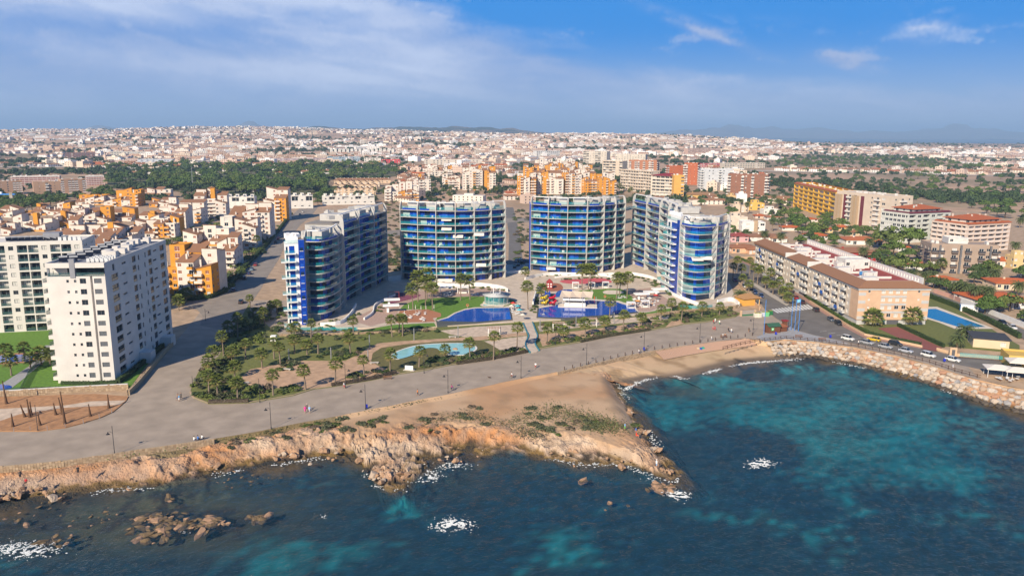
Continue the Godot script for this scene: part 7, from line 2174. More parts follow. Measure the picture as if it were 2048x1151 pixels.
func people() -> void:
	var W := Color(0.7, 0.69, 0.66)
	var K := Color(0.03, 0.03, 0.035)
	var H := Color(0.05, 0.035, 0.025)
	var R := Color(0.45, 0.03, 0.04)
	var N := Color(0.04, 0.07, 0.18)
	for q in [[610, 825, "walk", Color(0.75, 0.03, 0.28), Color(0.7, 0.05, 0.3), H, "person in a hot pink dress walking with two others", 0.5], [613.5, 821, "walk", Color(0.12, 0.11, 0.12), K, W, "person in dark clothes walking behind the pink dress", 0.5], [619, 825, "walk", Color(0.30, 0.52, 0.75), Color(0.5, 0.5, 0.5), W, "person in a sky blue shirt and white cap walking", 0.6], [688, 776, "walk", W, R, H, "person in white top and red shorts by the brown hedge", 1.4], [835, 791, "walk", Color(0.6, 0.2, 0.06), K, H, "person in an orange vest and black shorts", 2.0], [355, 800, "walk", Color(0.22, 0.15, 0.1), N, H, "person in brown walking across the wide paving", -0.6], [362, 798, "walk", Color(0.05, 0.05, 0.05), Color(0.1, 0.1, 0.08), H, "person in black walking across the wide paving", -0.5], [358, 802, "stand", Color(0.1, 0.25, 0.45), W, H, "small person in blue between two walkers", -0.5], [156, 948, "stand", K, K, R, "person in black with a red cap standing on the pebble shore", 0.4], [40, 957, "stand", Color(0.08, 0.07, 0.06), K, H, "person in dark clothes standing by the rocks", 0.8], [52, 968, "sit", Color(0.4, 0.02, 0.03), K, H, "person in red crouching on the pebble shore", 0.2], [1071, 736, "walk", W, R, H, "person in a white shirt and red shorts walking towards the pools", 3.0], [1278, 708, "stand", W, N, H, "person in white leaning by the wooden bollards", 1.0], [1427, 648, "walk", R, K, H, "person in a striped red top beside the shrubs", 2.0], [1430.5, 645, "walk", W, W, H, "person all in white beside the shrubs", 2.2], [1439, 649, "walk", W, Color(0.03, 0.3, 0.12), H, "person in white and green by the palm", 0.0], [1426, 660, "walk", Color(0.5, 0.25, 0.25), R, H, "person in pink walking close to a companion in red", 1.2], [1430, 661, "walk", Color(0.6, 0.02, 0.03), Color(0.5, 0.05, 0.05), H, "person in bright red walking", 1.2], [1457, 664, "walk", K, K, H, "person in black walking beside one in white", 0.3], [1463, 666, "walk", W, Color(0.3, 0.35, 0.45), H, "person in a white shirt walking beside one in black", 0.3], [1498, 664, "stand", Color(0.08, 0.07, 0.06), Color(0.2, 0.12, 0.06), H, "person in dark top standing alone near the kiosk", 2.4], [1423, 681, "walk", W, Color(0.4, 0.4, 0.42), H, "person in white striding along the row of bollards", 1.5], [1717, 690, "walk", W, K, H, "person in white on the walkway above the sea wall", 1.5], [1906, 738, "walk", Color(0.4, 0.42, 0.5), W, H, "person in grey walking beside the wooden railing", 1.7]]:
		person(q[0], q[1], q[2], q[3], q[4], q[5], q[6], q[7])
	for q in [[388, 883, W, N, "seated person in white on the stone wall"], [395.5, 881.5, Color(0.05, 0.16, 0.45), K, "seated person in blue between two others on the stone wall"], [404, 879.5, W, K, "seated person in white with dark trousers on the stone wall"]]:
		person(q[0], q[1], "sit", q[2], q[3], H, q[4], 2.7)
	for q in [[1446, 674, W, W, "seated person in white on the promenade bench"], [1450.5, 673.5, Color(0.5, 0.3, 0.2), W, "seated person in tan on the promenade bench"]]:
		person(q[0], q[1], "sit", q[2], q[3], H, q[4], 2.9, 0.05)
	person(1250, 859, "stand", Color(0.25, 0.45, 0.7), Color(0.1, 0.7, 0.1), H, "person in pale blue and lime shorts on the headland path", 1.2, -0.75)
	person(1273, 874, "sit", Color(0.7, 0.05, 0.02), Color(0.7, 0.1, 0.04), H, "person in orange red seated on the headland's edge", 1.4, -1.0)
	person(1272, 868, "stand", Color(0.1, 0.2, 0.5), Color(0.4, 0.1, 0.1), H, "person in blue behind the one in orange red", 1.4, -1.0)
	person(1313, 934, "stand", W, Color(0.25, 0.4, 0.6), W, "angler in white standing on the headland's point", 2.0, -1.6)
	var steel := mat("bike_black", Color(0.03, 0.03, 0.03), 0.4, "")
	for q in [[1025, 756, W, Color(0.25, 0.05, 0.05), "person in white riding a bicycle", -1.3, "black bicycle ridden by the person in white"], [905, 781, Color(0.55, 0.08, 0.25), N, "person in pink riding a bicycle", -1.2, "black bicycle ridden by the person in pink"]]:
		person(q[0], q[1], "ride", q[2], q[3], H, q[4], q[5])
		var o := thing("bicycle", q[6], "bicycle", G(q[0], q[1]), q[5])
		for z in [-0.5, 0.55]:
			var b := MB.new()
			for i in 16:
				var a := TAU * i / 16
				var c := TAU * (i + 1) / 16
				b.cyl(Vector3(0, 0.33 + sin(a) * 0.32, z + cos(a) * 0.32), Vector3(0, 0.33 + sin(c) * 0.32, z + cos(c) * 0.32), 0.025, 0.025, 4, false)
			part(o, "wheel", b.done(), steel)
		var f := MB.new()
		for e in [[Vector3(0, 0.33, -0.5), Vector3(0, 0.35, -0.05)], [Vector3(0, 0.35, -0.05), Vector3(0, 0.8, -0.15)], [Vector3(0, 0.35, -0.05), Vector3(0, 0.85, 0.42)], [Vector3(0, 0.8, -0.15), Vector3(0, 0.85, 0.42)], [Vector3(0, 0.33, 0.55), Vector3(0, 0.98, 0.42)], [Vector3(0, 0.33, -0.5), Vector3(0, 0.8, -0.15)]]:
			f.cyl(e[0], e[1], 0.022, 0.022, 5)
		part(o, "frame", f.done(), steel)
		bx(o, "handlebar", steel, Vector3(0, 1.0, 0.46), Vector3(0.55, 0.03, 0.03))
		bx(o, "saddle", steel, Vector3(0, 0.84, -0.16), Vector3(0.14, 0.05, 0.26))
	var d := MB.new()
	d.tube([Vector3(0, 0.34, -0.3), Vector3(0, 0.36, -0.1), Vector3(0, 0.37, 0.22), Vector3(0, 0.5, 0.36), Vector3(0, 0.53, 0.5), Vector3(0, 0.5, 0.6)], [0.09, 0.1, 0.12, 0.07, 0.08, 0.03], 7)
	for e in [[-0.07, 0.2], [0.07, 0.24], [-0.07, -0.26], [0.07, -0.22]]:
		d.tube([Vector3(e[0], 0.36, e[1]), Vector3(e[0], 0.18, e[1] + (-0.06 if e[1] < 0 else 0.02)), Vector3(e[0], 0.0, e[1])], [0.06, 0.035, 0.025], 5)
	d.tube([Vector3(0, 0.36, -0.3), Vector3(0, 0.5, -0.48)], [0.03, 0.012], 5)
	solo("dog", d.done(), mat("dog_brown", Color(0.10, 0.055, 0.03), 0.9, ""), "small brown dog trotting ahead of the white-clad rider", "dog", Transform3D(Basis(Vector3.UP, -1.3), G(979, 756)))
func car_shape(kind: int) -> Dictionary:
	if meshes.has("car%d" % kind): return meshes["car%d" % kind]
	var S := [[2.1, 0.62, 0.35, 0.62], [2.0, 0.74, 0.25, 0.72], [1.5, 0.84, 0.2, 0.86], [0.9, 0.86, 0.2, 0.93], [-0.3, 0.87, 0.2, 0.95], [-1.5, 0.86, 0.2, 0.97], [-2.0, 0.8, 0.25, 0.95], [-2.1, 0.7, 0.35, 0.8]]
	var C := [[1.05, 0.72, 0.92, 0.93], [0.35, 0.66, 0.92, 1.42], [-0.3, 0.65, 0.92, 1.5], [-1.3, 0.64, 0.92, 1.46], [-1.95, 0.68, 0.92, 0.96]]
	if kind == 1:
		C = [[1.15, 0.74, 0.98, 1.0], [0.5, 0.7, 0.98, 1.58], [-0.6, 0.69, 0.98, 1.66], [-1.7, 0.68, 0.98, 1.62], [-2.02, 0.72, 0.98, 1.02]]
		for s in S: s[3] += 0.07
	var body := MB.new()
	for i in S.size() - 1:
		for side in [1.0, -1.0]:
			var r := []
			for s in [S[i], S[i + 1]]:
				r.append([Vector3(side * s[1] * 0.86, s[2], s[0]), Vector3(side * s[1], (s[2] + s[3]) * 0.5, s[0]), Vector3(side * s[1] * 0.94, s[3] - 0.05, s[0]), Vector3(0, s[3] + 0.03, s[0])])
			for k in 3:
				if side < 0: body.quad(r[0][k], r[0][k + 1], r[1][k + 1], r[1][k])
				else: body.quad(r[1][k], r[1][k + 1], r[0][k + 1], r[0][k])
	for e in [0, S.size() - 1]:
		var s: Array = S[e]
		var q := [Vector3(-s[1] * 0.9, s[2], s[0]), Vector3(s[1] * 0.9, s[2], s[0]), Vector3(s[1] * 0.9, s[3], s[0]), Vector3(-s[1] * 0.9, s[3], s[0])]
		if e == 0: body.quad(q[0], q[1], q[2], q[3])
		else: body.quad(q[3], q[2], q[1], q[0])
	for i in range(1, C.size() - 2):   # roof
		var a: Array = C[i]
		var b: Array = C[i + 1]
		body.quad(Vector3(-a[1], a[3] + 0.02, a[0]), Vector3(a[1], a[3] + 0.02, a[0]), Vector3(b[1], b[3] + 0.02, b[0]), Vector3(-b[1], b[3] + 0.02, b[0]))
	for i in range(0, C.size() - 1):   # pillars
		for side in [1.0, -1.0]:
			var a: Array = C[i]
			if i > 0: body.cyl(Vector3(side * (a[1] + 0.1), a[2], a[0]), Vector3(side * a[1], a[3], a[0]), 0.04, 0.035, 4, false)
	var glass := MB.new()
	for i in C.size() - 1:
		var a: Array = C[i]
		var b: Array = C[i + 1]
		for side in [1.0, -1.0]:
			var q := [Vector3(side * (a[1] + 0.1), a[2], a[0]), Vector3(side * (b[1] + 0.1), b[2], b[0]), Vector3(side * b[1], b[3], b[0]), Vector3(side * a[1], a[3], a[0])]
			if side < 0: glass.quad(q[3], q[2], q[1], q[0])
			else: glass.quad(q[0], q[1], q[2], q[3])
		if i == 0 or i == C.size() - 2:
			glass.quad(Vector3(-a[1], a[3] + 0.01, a[0]), Vector3(a[1], a[3] + 0.01, a[0]), Vector3(b[1], b[3] + 0.01, b[0]), Vector3(-b[1], b[3] + 0.01, b[0]))
	var wheel := MB.new()
	wheel.cyl(Vector3(-0.11, 0, 0), Vector3(0.11, 0, 0), 0.32, 0.32, 14)
	var tyre := wheel.done(mat("tyre", Color(0.02, 0.02, 0.02), 0.9, ""))
	wheel = MB.new()
	wheel.cyl(Vector3(-0.125, 0, 0), Vector3(0.125, 0, 0), 0.19, 0.19, 10)
	meshes["car%d" % kind] = {"body": body.done(), "glass": glass.done(), "wheel": tyre, "rim": wheel.done(mat("alloy", Color(0.5, 0.5, 0.5), 0.3, "", 1.0, 0.8))}
	return meshes["car%d" % kind]
func car(px: float, py: float, tx: float, ty: float, kind: int, paint: Color, label: String, group := "") -> void:
	var p := spot(px, py)
	var q := spot(tx, ty)
	p.y += 0.01
	var m := car_shape(kind)
	var o := thing("parked_car", label, "car", p, atan2(q.x - p.x, q.z - p.z), group)
	var key := "paint" + paint.to_html(false)
	var mt := mat(key, paint, 0.3, "")
	mt.clearcoat_enabled = true
	mt.clearcoat = 0.8
	part(o, "body", m.body, mt)
	part(o, "window", m.glass, mat("car_glass", Color(0.012, 0.015, 0.018), 0.05, ""))
	for s in [[-0.78, 1.3], [0.78, 1.3], [-0.78, -1.35], [0.78, -1.35]]:
		part(part(o, "wheel", m.wheel, null, Transform3D(Basis(), Vector3(s[0], 0.32, s[1]))), "rim", m.rim)
	for s in [-0.55, 0.55]:
		bx(o, "headlight", mat("lamp_clear", Color(0.6, 0.6, 0.58), 0.1, ""), Vector3(s, 0.64, 2.03), Vector3(0.3, 0.14, 0.14))
		bx(o, "tail_light", mat("lamp_red", Color(0.3, 0.01, 0.01), 0.2, ""), Vector3(s, 0.78, -2.05), Vector3(0.26, 0.14, 0.12))
func cars() -> void:
	var Wh := Color(0.62, 0.62, 0.61)
	var Si := Color(0.30, 0.31, 0.33)
	var Bk := Color(0.012, 0.012, 0.014)
	var Bl := Color(0.01, 0.035, 0.12)
	var Rd := Color(0.30, 0.012, 0.015)
	for q in [[1696, 679.5, 1740, 689, 1, Wh, "white people carrier parked beside the sea wall walk"], [1734, 687.5, 1778, 697, 0, Si, "silver saloon parked behind the white people carrier"], [1771, 695.5, 1815, 704, 0, Si, "silver hatchback parked between two silver cars"], [1812, 704, 1856, 713, 0, Color(0.36, 0.38, 0.42), "pale silver saloon parked near the walk's end"], [1857, 713, 1900, 723, 1, Wh, "white estate car parked near the steps"], [1906, 722, 1950, 731, 0, Wh, "white hatchback parked at the head of the hatched bay"], [1748, 681, 1700, 671, 0, Color(0.62, 0.42, 0.02), "bright yellow car driving past the parked row"], [1791, 690, 1835, 699, 1, Bk, "black estate car beside the driveway entrance"], [1632, 622, 1610, 606, 1, Bk, "black car crossing the zebra stripes"], [1604, 606, 1580, 589, 0, Color(0.03, 0.01, 0.012), "black car waiting by the red one"], [1591, 597, 1570, 582, 0, Rd, "red car parked beside the hedge of the peach block"], [1573, 588, 1552, 573, 0, Bl, "dark blue car parked beside the hedge of the peach block"], [1662, 641, 1684, 655, 0, Color(0.07, 0.09, 0.12), "slate grey car at the kerb under the peach block"], [1677, 649, 1699, 663, 1, Bk, "black car at the kerb under the peach block"], [1489, 574, 1505, 592, 0, Wh, "white car in the row beside the blue tower's fence"], [1503, 579, 1517, 595, 0, Bk, "black car in the row beside the blue tower's fence"], [1511, 587, 1524, 601, 0, Bl, "navy car in the row beside the blue tower's fence"], [1523, 594, 1533, 608, 0, Bl, "navy car last in the row beside the orange hut"], [1470, 562, 1486, 579, 0, Color(0.2, 0.02, 0.1), "magenta car in the shade of the blue tower"], [1545, 570, 1525, 556, 0, Bk, "black car between the street palms"], [2006, 648, 2026, 658, 0, Bk, "dark car parked in the rear street"], [2026, 657, 2046, 668, 0, Wh, "white car parked in the rear street"]]:
		car(q[0], q[1], q[2], q[3], q[4], q[5], q[6])
	for q in [[511, 531, 520, 520, 0, Rd, "red car parked on the inland side of the street"], [503.5, 540, 512, 529, 0, Color(0.16, 0.28, 0.38), "pale blue car parked behind the red one"], [498, 548, 506, 537, 0, Bl, "navy car parked behind the pale blue one"], [489, 558, 498, 546, 1, Bk, "black car parked last in the street row"], [467, 582, 475, 570, 0, Bl, "blue car parked at the street's bend"], [551, 485, 558, 474, 0, Bk, "black car parked further up the street"], [556, 479, 562, 468, 0, Rd, "dark red car parked further up the street"], [560, 474, 566, 463, 0, Wh, "white car parked further up the street"], [600, 430, 606, 420, 0, Si, "silver car at the top of the street"], [605, 424, 611, 415, 0, Wh, "white car at the top of the street"], [482, 606, 490, 594, 1, Bk, "dark car half hidden by the street palms"], [1033, 523, 1034, 516, 0, Wh, "white car in the yard between the middle towers"], [1029, 537, 1030, 529, 0, Bk, "black car in the yard between the middle towers"], [1037, 532, 1038, 525, 0, Rd, "red car in the yard between the middle towers"], [1043, 523, 1050, 522, 1, Wh, "white van-like car in the yard between the middle towers"], [1054, 523, 1060, 522, 0, Color(0.2, 0.3, 0.42), "light blue car in the yard between the middle towers"], [1008, 395, 1008, 388, 0, Wh, "white car on the road between park and terraces"], [1006, 385, 1006, 378, 0, Si, "silver car on the road between park and terraces"], [1003, 370, 1002, 364, 0, Wh, "white car far up the road between park and terraces"]]:
		car(q[0], q[1], q[2], q[3], q[4], q[5], q[6])
	for q in [[350, 331.5, "white coach parked beside the filling station"], [367, 331.5, "second white coach beside the dark shop"]]:
		var o := thing("coach", q[2], "bus", spot(q[0], q[1]), 0.0)
		bx(o, "body", mat("coach_white", Color(0.68, 0.68, 0.67), 0.4, ""), Vector3(0, 1.9, 0), Vector3(12, 2.9, 2.5))
		bx(o, "window_band", mat("car_glass", Color(), 0), Vector3(0, 2.4, 1.27), Vector3(11.4, 1.0, 0.05))
		for x in [-4.0, 3.2]: part(o, "wheel", car_shape(0).wheel, null, Transform3D(Basis(Vector3.UP, PI / 2).scaled(Vector3.ONE * 1.5), Vector3(x, 0.48, 1.15)))
func lamp(px: float, py: float, ty: float, label: String, group: String, arm: float) -> void:
	var base := G(px, py)
	var h := HT(base, px, ty)
	var o := thing("street_lamp", label, "street lamp", base, 0.0, group)
	var iron := mat("lamp_iron", Color(0.035, 0.035, 0.04), 0.5, "")
	var b := MB.new()
	b.tube([Vector3(0, 0, 0), Vector3(0, 0.5, 0), Vector3(0, 0.55, 0), Vector3(0, h, 0)], [0.13, 0.12, 0.075, 0.055], 8)
	part(o, "pole", b.done(), iron)
	b = MB.new()
	b.tube([Vector3(0, h * 0.74, 0), Vector3(arm * 0.5, h * 0.8, 0), Vector3(arm, h * 0.78, 0)], [0.035, 0.035, 0.03], 6)
	var arm_ := part(o, "arm", b.done(), iron)
	b = MB.new()
	b.cyl(Vector3(arm, h * 0.78, 0), Vector3(arm, h * 0.78 - 0.28, 0), 0.08, 0.14, 10)
	b.cyl(Vector3(arm, h * 0.78 - 0.28, 0), Vector3(arm, h * 0.78 - 0.5, 0), 0.16, 0.42, 10)
	part(arm_, "shade", b.done(), iron)
func post(px: float, py: float, ty: float, r: float, nm: String, label: String, m: Material, group := "", y := 0.0) -> Node3D:
	var base := G(px, py, y)
	var h := HT(base, px, ty)
	var o := thing(nm, label, "post", base, 0.0, group)
	var b := MB.new()
	b.tube([Vector3(0, 0, 0), Vector3(0, h * 0.97, 0), Vector3(0, h, 0)], [r, r, r * 0.6], 8)
	part(o, "shaft", b.done(), m)
	b = MB.new()
	b.cyl(Vector3(0, 0, 0), Vector3(0, 0.12, 0), r * 1.8, r * 1.6, 8)
	part(o, "base", b.done(), m)
	return o
func street() -> void:
	rng.seed = 31
	for q in [[228.7, 908.7, 851], [542, 857, 804], [731, 818.5, 768], [896, 785.5, 739], [1042, 756, 711], [1173, 729.5, 686], [1288, 703.5, 662], [1399.5, 684, 646], [1506, 667.5, 630]]:
		lamp(q[0], q[1], q[2], "tall black lamp with one bell shade along the promenade's sea edge", "promenade lamps, sea side", -1.0)
	for q in [[75, 862, 809], [519.5, 805, 757], [691, 776, 727], [848, 746, 698], [1111, 690, 660], [385, 774, 752], [1577, 656, 620]]:
		lamp(q[0], q[1], q[2], "tall black lamp with one bell shade along the promenade's garden edge", "promenade lamps, garden side", 1.0)
	lamp(411, 641, 617, "double-shaded black lamp on the corner pavement of the street", "", 1.2)
	var steel := mat("brushed_steel", Color(0.42, 0.44, 0.47), 0.35, "", 0.15, 0.6)
	for q in [[739, 694, 669], [828, 680, 656], [578, 722, 697], [662, 719, 694], [736, 723, 699], [916, 675, 652], [1001, 670, 653], [1080, 663, 640], [1152, 654, 632], [1228, 647, 625], [470, 722, 709]]:
		post(q[0], q[1], q[2], 0.16, "column_light", "slim steel column light standing in the garden", steel, "steel column lights")
	var tarred := mat("dark_timber", Color(0.10, 0.055, 0.035), 0.9, "grit", 0.6)
	for q in along(line_px([1129, 740, 1180, 728, 1240, 713, 1297, 700.5, 1361, 690, 1435, 680, 1517, 669.5]), 3.1):
		var p: Vector2 = q[0]
		var o := thing("bollard", "waist-high round timber bollard along the beach wall", "bollard", Vector3(p.x, 0, p.y), 0.0, "timber bollards above the beach")
		if not meshes.has("bollard"):
			var b := MB.new()
			b.tube([Vector3(0, 0, 0), Vector3(0, 1.0, 0), Vector3(0, 1.08, 0)], [0.12, 0.12, 0.07], 8)
			meshes["bollard"] = b.done()
			b = MB.new()
			b.cyl(Vector3(0, 0.85, 0), Vector3(0, 0.93, 0), 0.135, 0.135, 8)
			meshes["bollard_ring"] = b.done()
		part(o, "post", meshes["bollard"], tarred)
		part(o, "ring", meshes["bollard_ring"], mat("lamp_iron", Color(), 0))
	var rail := line_px([1446, 699, 1482, 690, 1526, 682, 1570, 677, 1636, 683, 1709, 692.5, 1793, 709, 1858, 725, 1915, 744, 1962, 757])
	var o := thing("railing", "long brown timber railing with crossed bays along the sea wall walk", "railing")
	for q in along(rail, 2.2):
		bx(o, "post", tarred, Vector3(q[0].x, 0.55, q[0].y), Vector3(0.14, 1.1, 0.14))
	for i in rail.size() - 1:
		var l := rail[i].distance_to(rail[i + 1])
		var c := (rail[i] + rail[i + 1]) * 0.5
		var a := -atan2(rail[i + 1].y - rail[i].y, rail[i + 1].x - rail[i].x)
		for y in [0.4, 1.0]: bx(o, "rail", tarred, Vector3(c.x, y, c.y), Vector3(l, 0.1, 0.07), a)
	var st := along(rail, 2.2)
	for i in st.size() - 1:
		var b := MB.new()
		b.cyl(Vector3(st[i][0].x, 0.12, st[i][0].y), Vector3(st[i + 1][0].x, 0.95, st[i + 1][0].y), 0.035, 0.035, 4)
		part(o, "brace", b.done(), tarred)
	var stone := mat("rubble_stone", Color(0.47, 0.35, 0.22), 0.95, "grit", 0.25)
	o = stone_wall("stone_wall", "pale rubble wall under the promenade's edge by the pebble shore", [-560, 985, -260, 962, -90, 942, 0, 932, 60, 927, 125, 921, 175, 914, 225, 907, 280, 898, 325, 892, 380, 884, 425, 877], -1.3, 0.35, 0.5, true)
	o = stone_wall("stone_wall", "low rubble wall above the beach, under the timber bollards", [1115, 744, 1127, 741, 1160, 733, 1200, 724, 1240, 714, 1300, 702, 1361, 692], -1.9, 0.08, 0.6, true)
	o = stone_wall("stone_wall", "rubble retaining wall with a white coping before the white towers", [-300, 806, 0, 793, 130, 785, 256, 778.5], 0.0, 1.5, 0.5, true)
	var cop := MB.new()
	cop.wall(line_px([-300, 806, 0, 793, 130, 785, 256, 778.5], 0.0), 1.5, 1.62, 0.6)
	part(o, "coping", cop.done(), mat("roof_white", Color(), 0))
	stone_wall("stone_wall", "stepped rubble wall along the shaded street side of the white tower", [257, 790, 275, 772, 300, 742, 330, 706, 350, 686], 0.0, 1.3, 0.5, true)
	stone_wall("stone_wall", "rubble wall holding the front of the pool terrace", [560, 668, 720, 664, 800, 660, 872, 655], 0.0, 0.75, 0.5, true)
	stone_wall("stone_wall", "rubble wall below the corner of the fourth blue tower", [1290, 634, 1340, 628, 1400, 622, 1470, 616, 1482, 612], 0.0, 1.1, 0.5, true)
	plain_wall("low_wall", "low peach wall along the pavement of the peach block", [1620, 604, 1694, 651, 1730, 671, 1845, 695], 0.0, 0.8, 0.3, mat("peach_plaster", Color(0.58, 0.40, 0.25), 0.85))
	plain_wall("low_wall", "low peach wall beyond the red driveway", [1874, 700, 1900, 707, 1915, 712, 2015, 718], 0.0, 0.9, 0.3, mat("peach_plaster", Color(), 0))
	plain_wall("low_wall", "peach boundary wall between the road and the orange hut", [1478, 570, 1500, 600, 1520, 620], 0.0, 1.4, 0.3, mat("peach_plaster", Color(), 0))
	plain_wall("garden_wall", "pink pillared wall of the villas along the rear street", [1868, 585, 1900, 594, 1930, 608], 0.0, 1.6, 0.3, mat("pink_plaster", Color(0.52, 0.30, 0.24), 0.9))
	plain_wall("garden_wall", "white wall of the villas along the rear street", [1922, 605, 1965, 622, 2010, 640, 2060, 660], 0.0, 2.0, 0.3, mat("parapet_white", Color(0.72, 0.71, 0.69), 0.8))
	plain_wall("garden_wall", "cream wall behind the road palms", [1440, 530, 1480, 520, 1515, 518], 0.0, 1.8, 0.3, mat("peach_plaster", Color(), 0))
	plain_wall("glass_screen", "teal glass screen along the block's lawn by the road", [1920, 712, 1970, 716, 2030, 721], 0.9, 2.0, 0.06, mat("teal_balcony_glass", Color(), 0))
	var tw := mat("bright_white", Color(), 0)
	for q in [["curved white wall behind the palm lawn", [870, 572, 900, 574, 950, 572, 1000, 578, 1015, 584], 1.6], ["white wall of the path beside the first blue tower", [640, 652, 680, 648, 700, 632, 712, 612], 1.2], ["white winding wall by the playground", [728, 640, 745, 628, 750, 612, 772, 600, 790, 592], 0.9], ["white wall along the foot of the third tower", [1050, 560, 1100, 550, 1180, 552, 1230, 550], 1.3], ["white wall of the slope by the fourth tower", [1255, 548, 1300, 556, 1322, 568, 1345, 590, 1400, 612], 1.2], ["white wall round the pink playground", [1110, 556, 1150, 552, 1210, 552, 1235, 562], 0.7], ["white wall beside the ramp between the pools", [1066, 612, 1072, 590, 1080, 576], 1.8], ["white ramp wall beside the fourth tower terrace", [1435, 608, 1462, 602, 1478, 612], 1.6], ["white wall between garden and yard", [1012, 548, 1050, 545], 1.2]]:
		plain_wall("terrace_wall", q[0], q[1], 0.4, 0.5 + q[2], 0.4, tw, 4)
	plain_wall("glass_screen", "teal glass screen at the front of the first tower's terrace", [572, 660, 640, 660, 715, 660], 0.5, 1.6, 0.06, mat("teal_balcony_glass", Color(), 0))
	plain_wall("glass_screen", "teal glass screen at the front of the fourth tower's terrace", [1360, 615, 1400, 617, 1425, 614], 0.5, 1.6, 0.06, mat("teal_balcony_glass", Color(), 0))
	plain_wall("glass_screen", "clear glass screen round the white towers' garden", [-60, 792, 40, 783, 60, 745, 100, 705, 118, 690], 0.05, 1.3, 0.05, mat("balcony_glass", Color(), 0))
	var wall := thing("sea_wall", "sloping sea wall of big pale and rust boulders below the timber railing", "sea wall")
	var rocks := rock_forms()
	var tones := []
	for c in [Color(0.56, 0.46, 0.36), Color(0.50, 0.36, 0.25), Color(0.42, 0.40, 0.38), Color(0.47, 0.26, 0.16), Color(0.60, 0.52, 0.43)]: tones.append(mat("boulder%d" % tones.size(), c, 0.95, "grit", 0.4))
	var up := line_px([1540, 684, 1570, 681, 1636, 687, 1709, 697, 1793, 714, 1858, 731, 1915, 750, 1962, 763, 2060, 785], -0.2, 4)
	var dn := line_px([1545, 716, 1615, 714, 1683, 725, 1748, 738, 1831, 761, 1887, 778, 1954, 803, 2048, 828, 2150, 852], SEA, 4)
	var stations := along(up, 1.72)
	var total := stations.size()
	for i in total:
		var f := float(i) / total
		var a: Vector2 = stations[i][0]
		var e: Vector2 = curve_at(dn, clampf(f * 0.96 + 0.02, 0, 1))[0]
		var width := a.distance_to(e)
		var k := 5
		for j in k:
			var t := (j + 0.45 + rnd(-0.12, 0.12)) / (k - 0.25)
			var p := a.lerp(e, t)
			var s := rnd(0.85, 1.3)
			var low := t > 0.9
			part(wall, "stone", rocks[rng.randi() % 4], mat("wet_boulder", Color(0.09, 0.07, 0.05), 0.7, "grit", 0.4) if low else tones[[0, 0, 0, 1, 2, 3, 4, 4][rng.randi() % 8]], Transform3D(Basis(Vector3.UP, rng.randf() * TAU) * Basis.from_scale(Vector3(s * 1.15, s * 0.75, s)), Vector3(p.x + rnd(-0.3, 0.3), lerpf(-0.45, SEA - 0.1, t) + 0.1, p.y + rnd(-0.3, 0.3))))
	var rust := mat("rust_rock", Color(0.44, 0.27, 0.16), 0.95, "grit", 0.4)
	var pale := mat("pale_rock", Color(0.50, 0.39, 0.29), 0.95, "grit", 0.4)
	var brown := mat("reef_rock", Color(0.20, 0.135, 0.07), 0.95, "grit", 0.4)
	var nth := -1
	for q in [[585, 905, 16, 10, 1.3], [560, 908, 20, 8, 0.9], [20, 985, 40, 30, 1.2], [90, 985, 50, 16, 1.0], [760, 945, 30, 40, 1.1], [700, 885, 40, 18, 1.0], [800, 940, 30, 20, 1.0], [660, 895, 60, 26, 1.1], [1300, 900, 12, 30, 1.0], [1280, 860, 8, 16, 0.9], [1335, 940, 14, 16, 1.1], [900, 905, 60, 20, 0.9], [1140, 905, 80, 24, 1.0], [420, 925, 60, 20, 0.9], [250, 945, 60, 24, 1.0], [1240, 915, 50, 16, 1.0], [1262, 822, 7, 14, 0.9], [1290, 862, 9, 18, 1.0], [1312, 898, 10, 20, 1.0]]:
		nth += 1
		for i in q[3] * 2 / 3:
			var p := G(q[0] + rng.randfn() * q[2] * 0.5, q[1] + rng.randfn() * q[2] * 0.22, -2.2)
			var s: float = q[4] * (0.25 + 0.9 * pow(rng.randf(), 2.5))
			solo("shore_rock", rocks[rng.randi() % 4], [rust, pale, rust][rng.randi() % 3], "weathered rust and buff rock " + ["below the green creeper by two big boulders", "below the shore wall near the boulders", "on the pebbles by the reef", "along the pebble beach", "on the orange point", "under the brown bushes", "beside the surf at the orange point", "in the cove before the orange point", "on the flank of the headland", "near the angler's path", "at the headland's tip", "at the head of the dark cove", "under the headland cliff", "on the ledges below the seated trio", "under the rubble shore wall", "below the headland scrub", "under the beach end of the headland", "beside the headland path", "below the angler"][nth], "rock", Transform3D(Basis.from_euler(Vector3(rnd(-0.5, 0.5), rng.randf() * TAU, rnd(-0.5, 0.5))) * Basis.from_scale(Vector3(s * rnd(0.9, 1.5), s * rnd(0.4, 0.8), s)), Vector3(p.x, -2.4, p.z)), "loose shore rocks")
	nth = -1
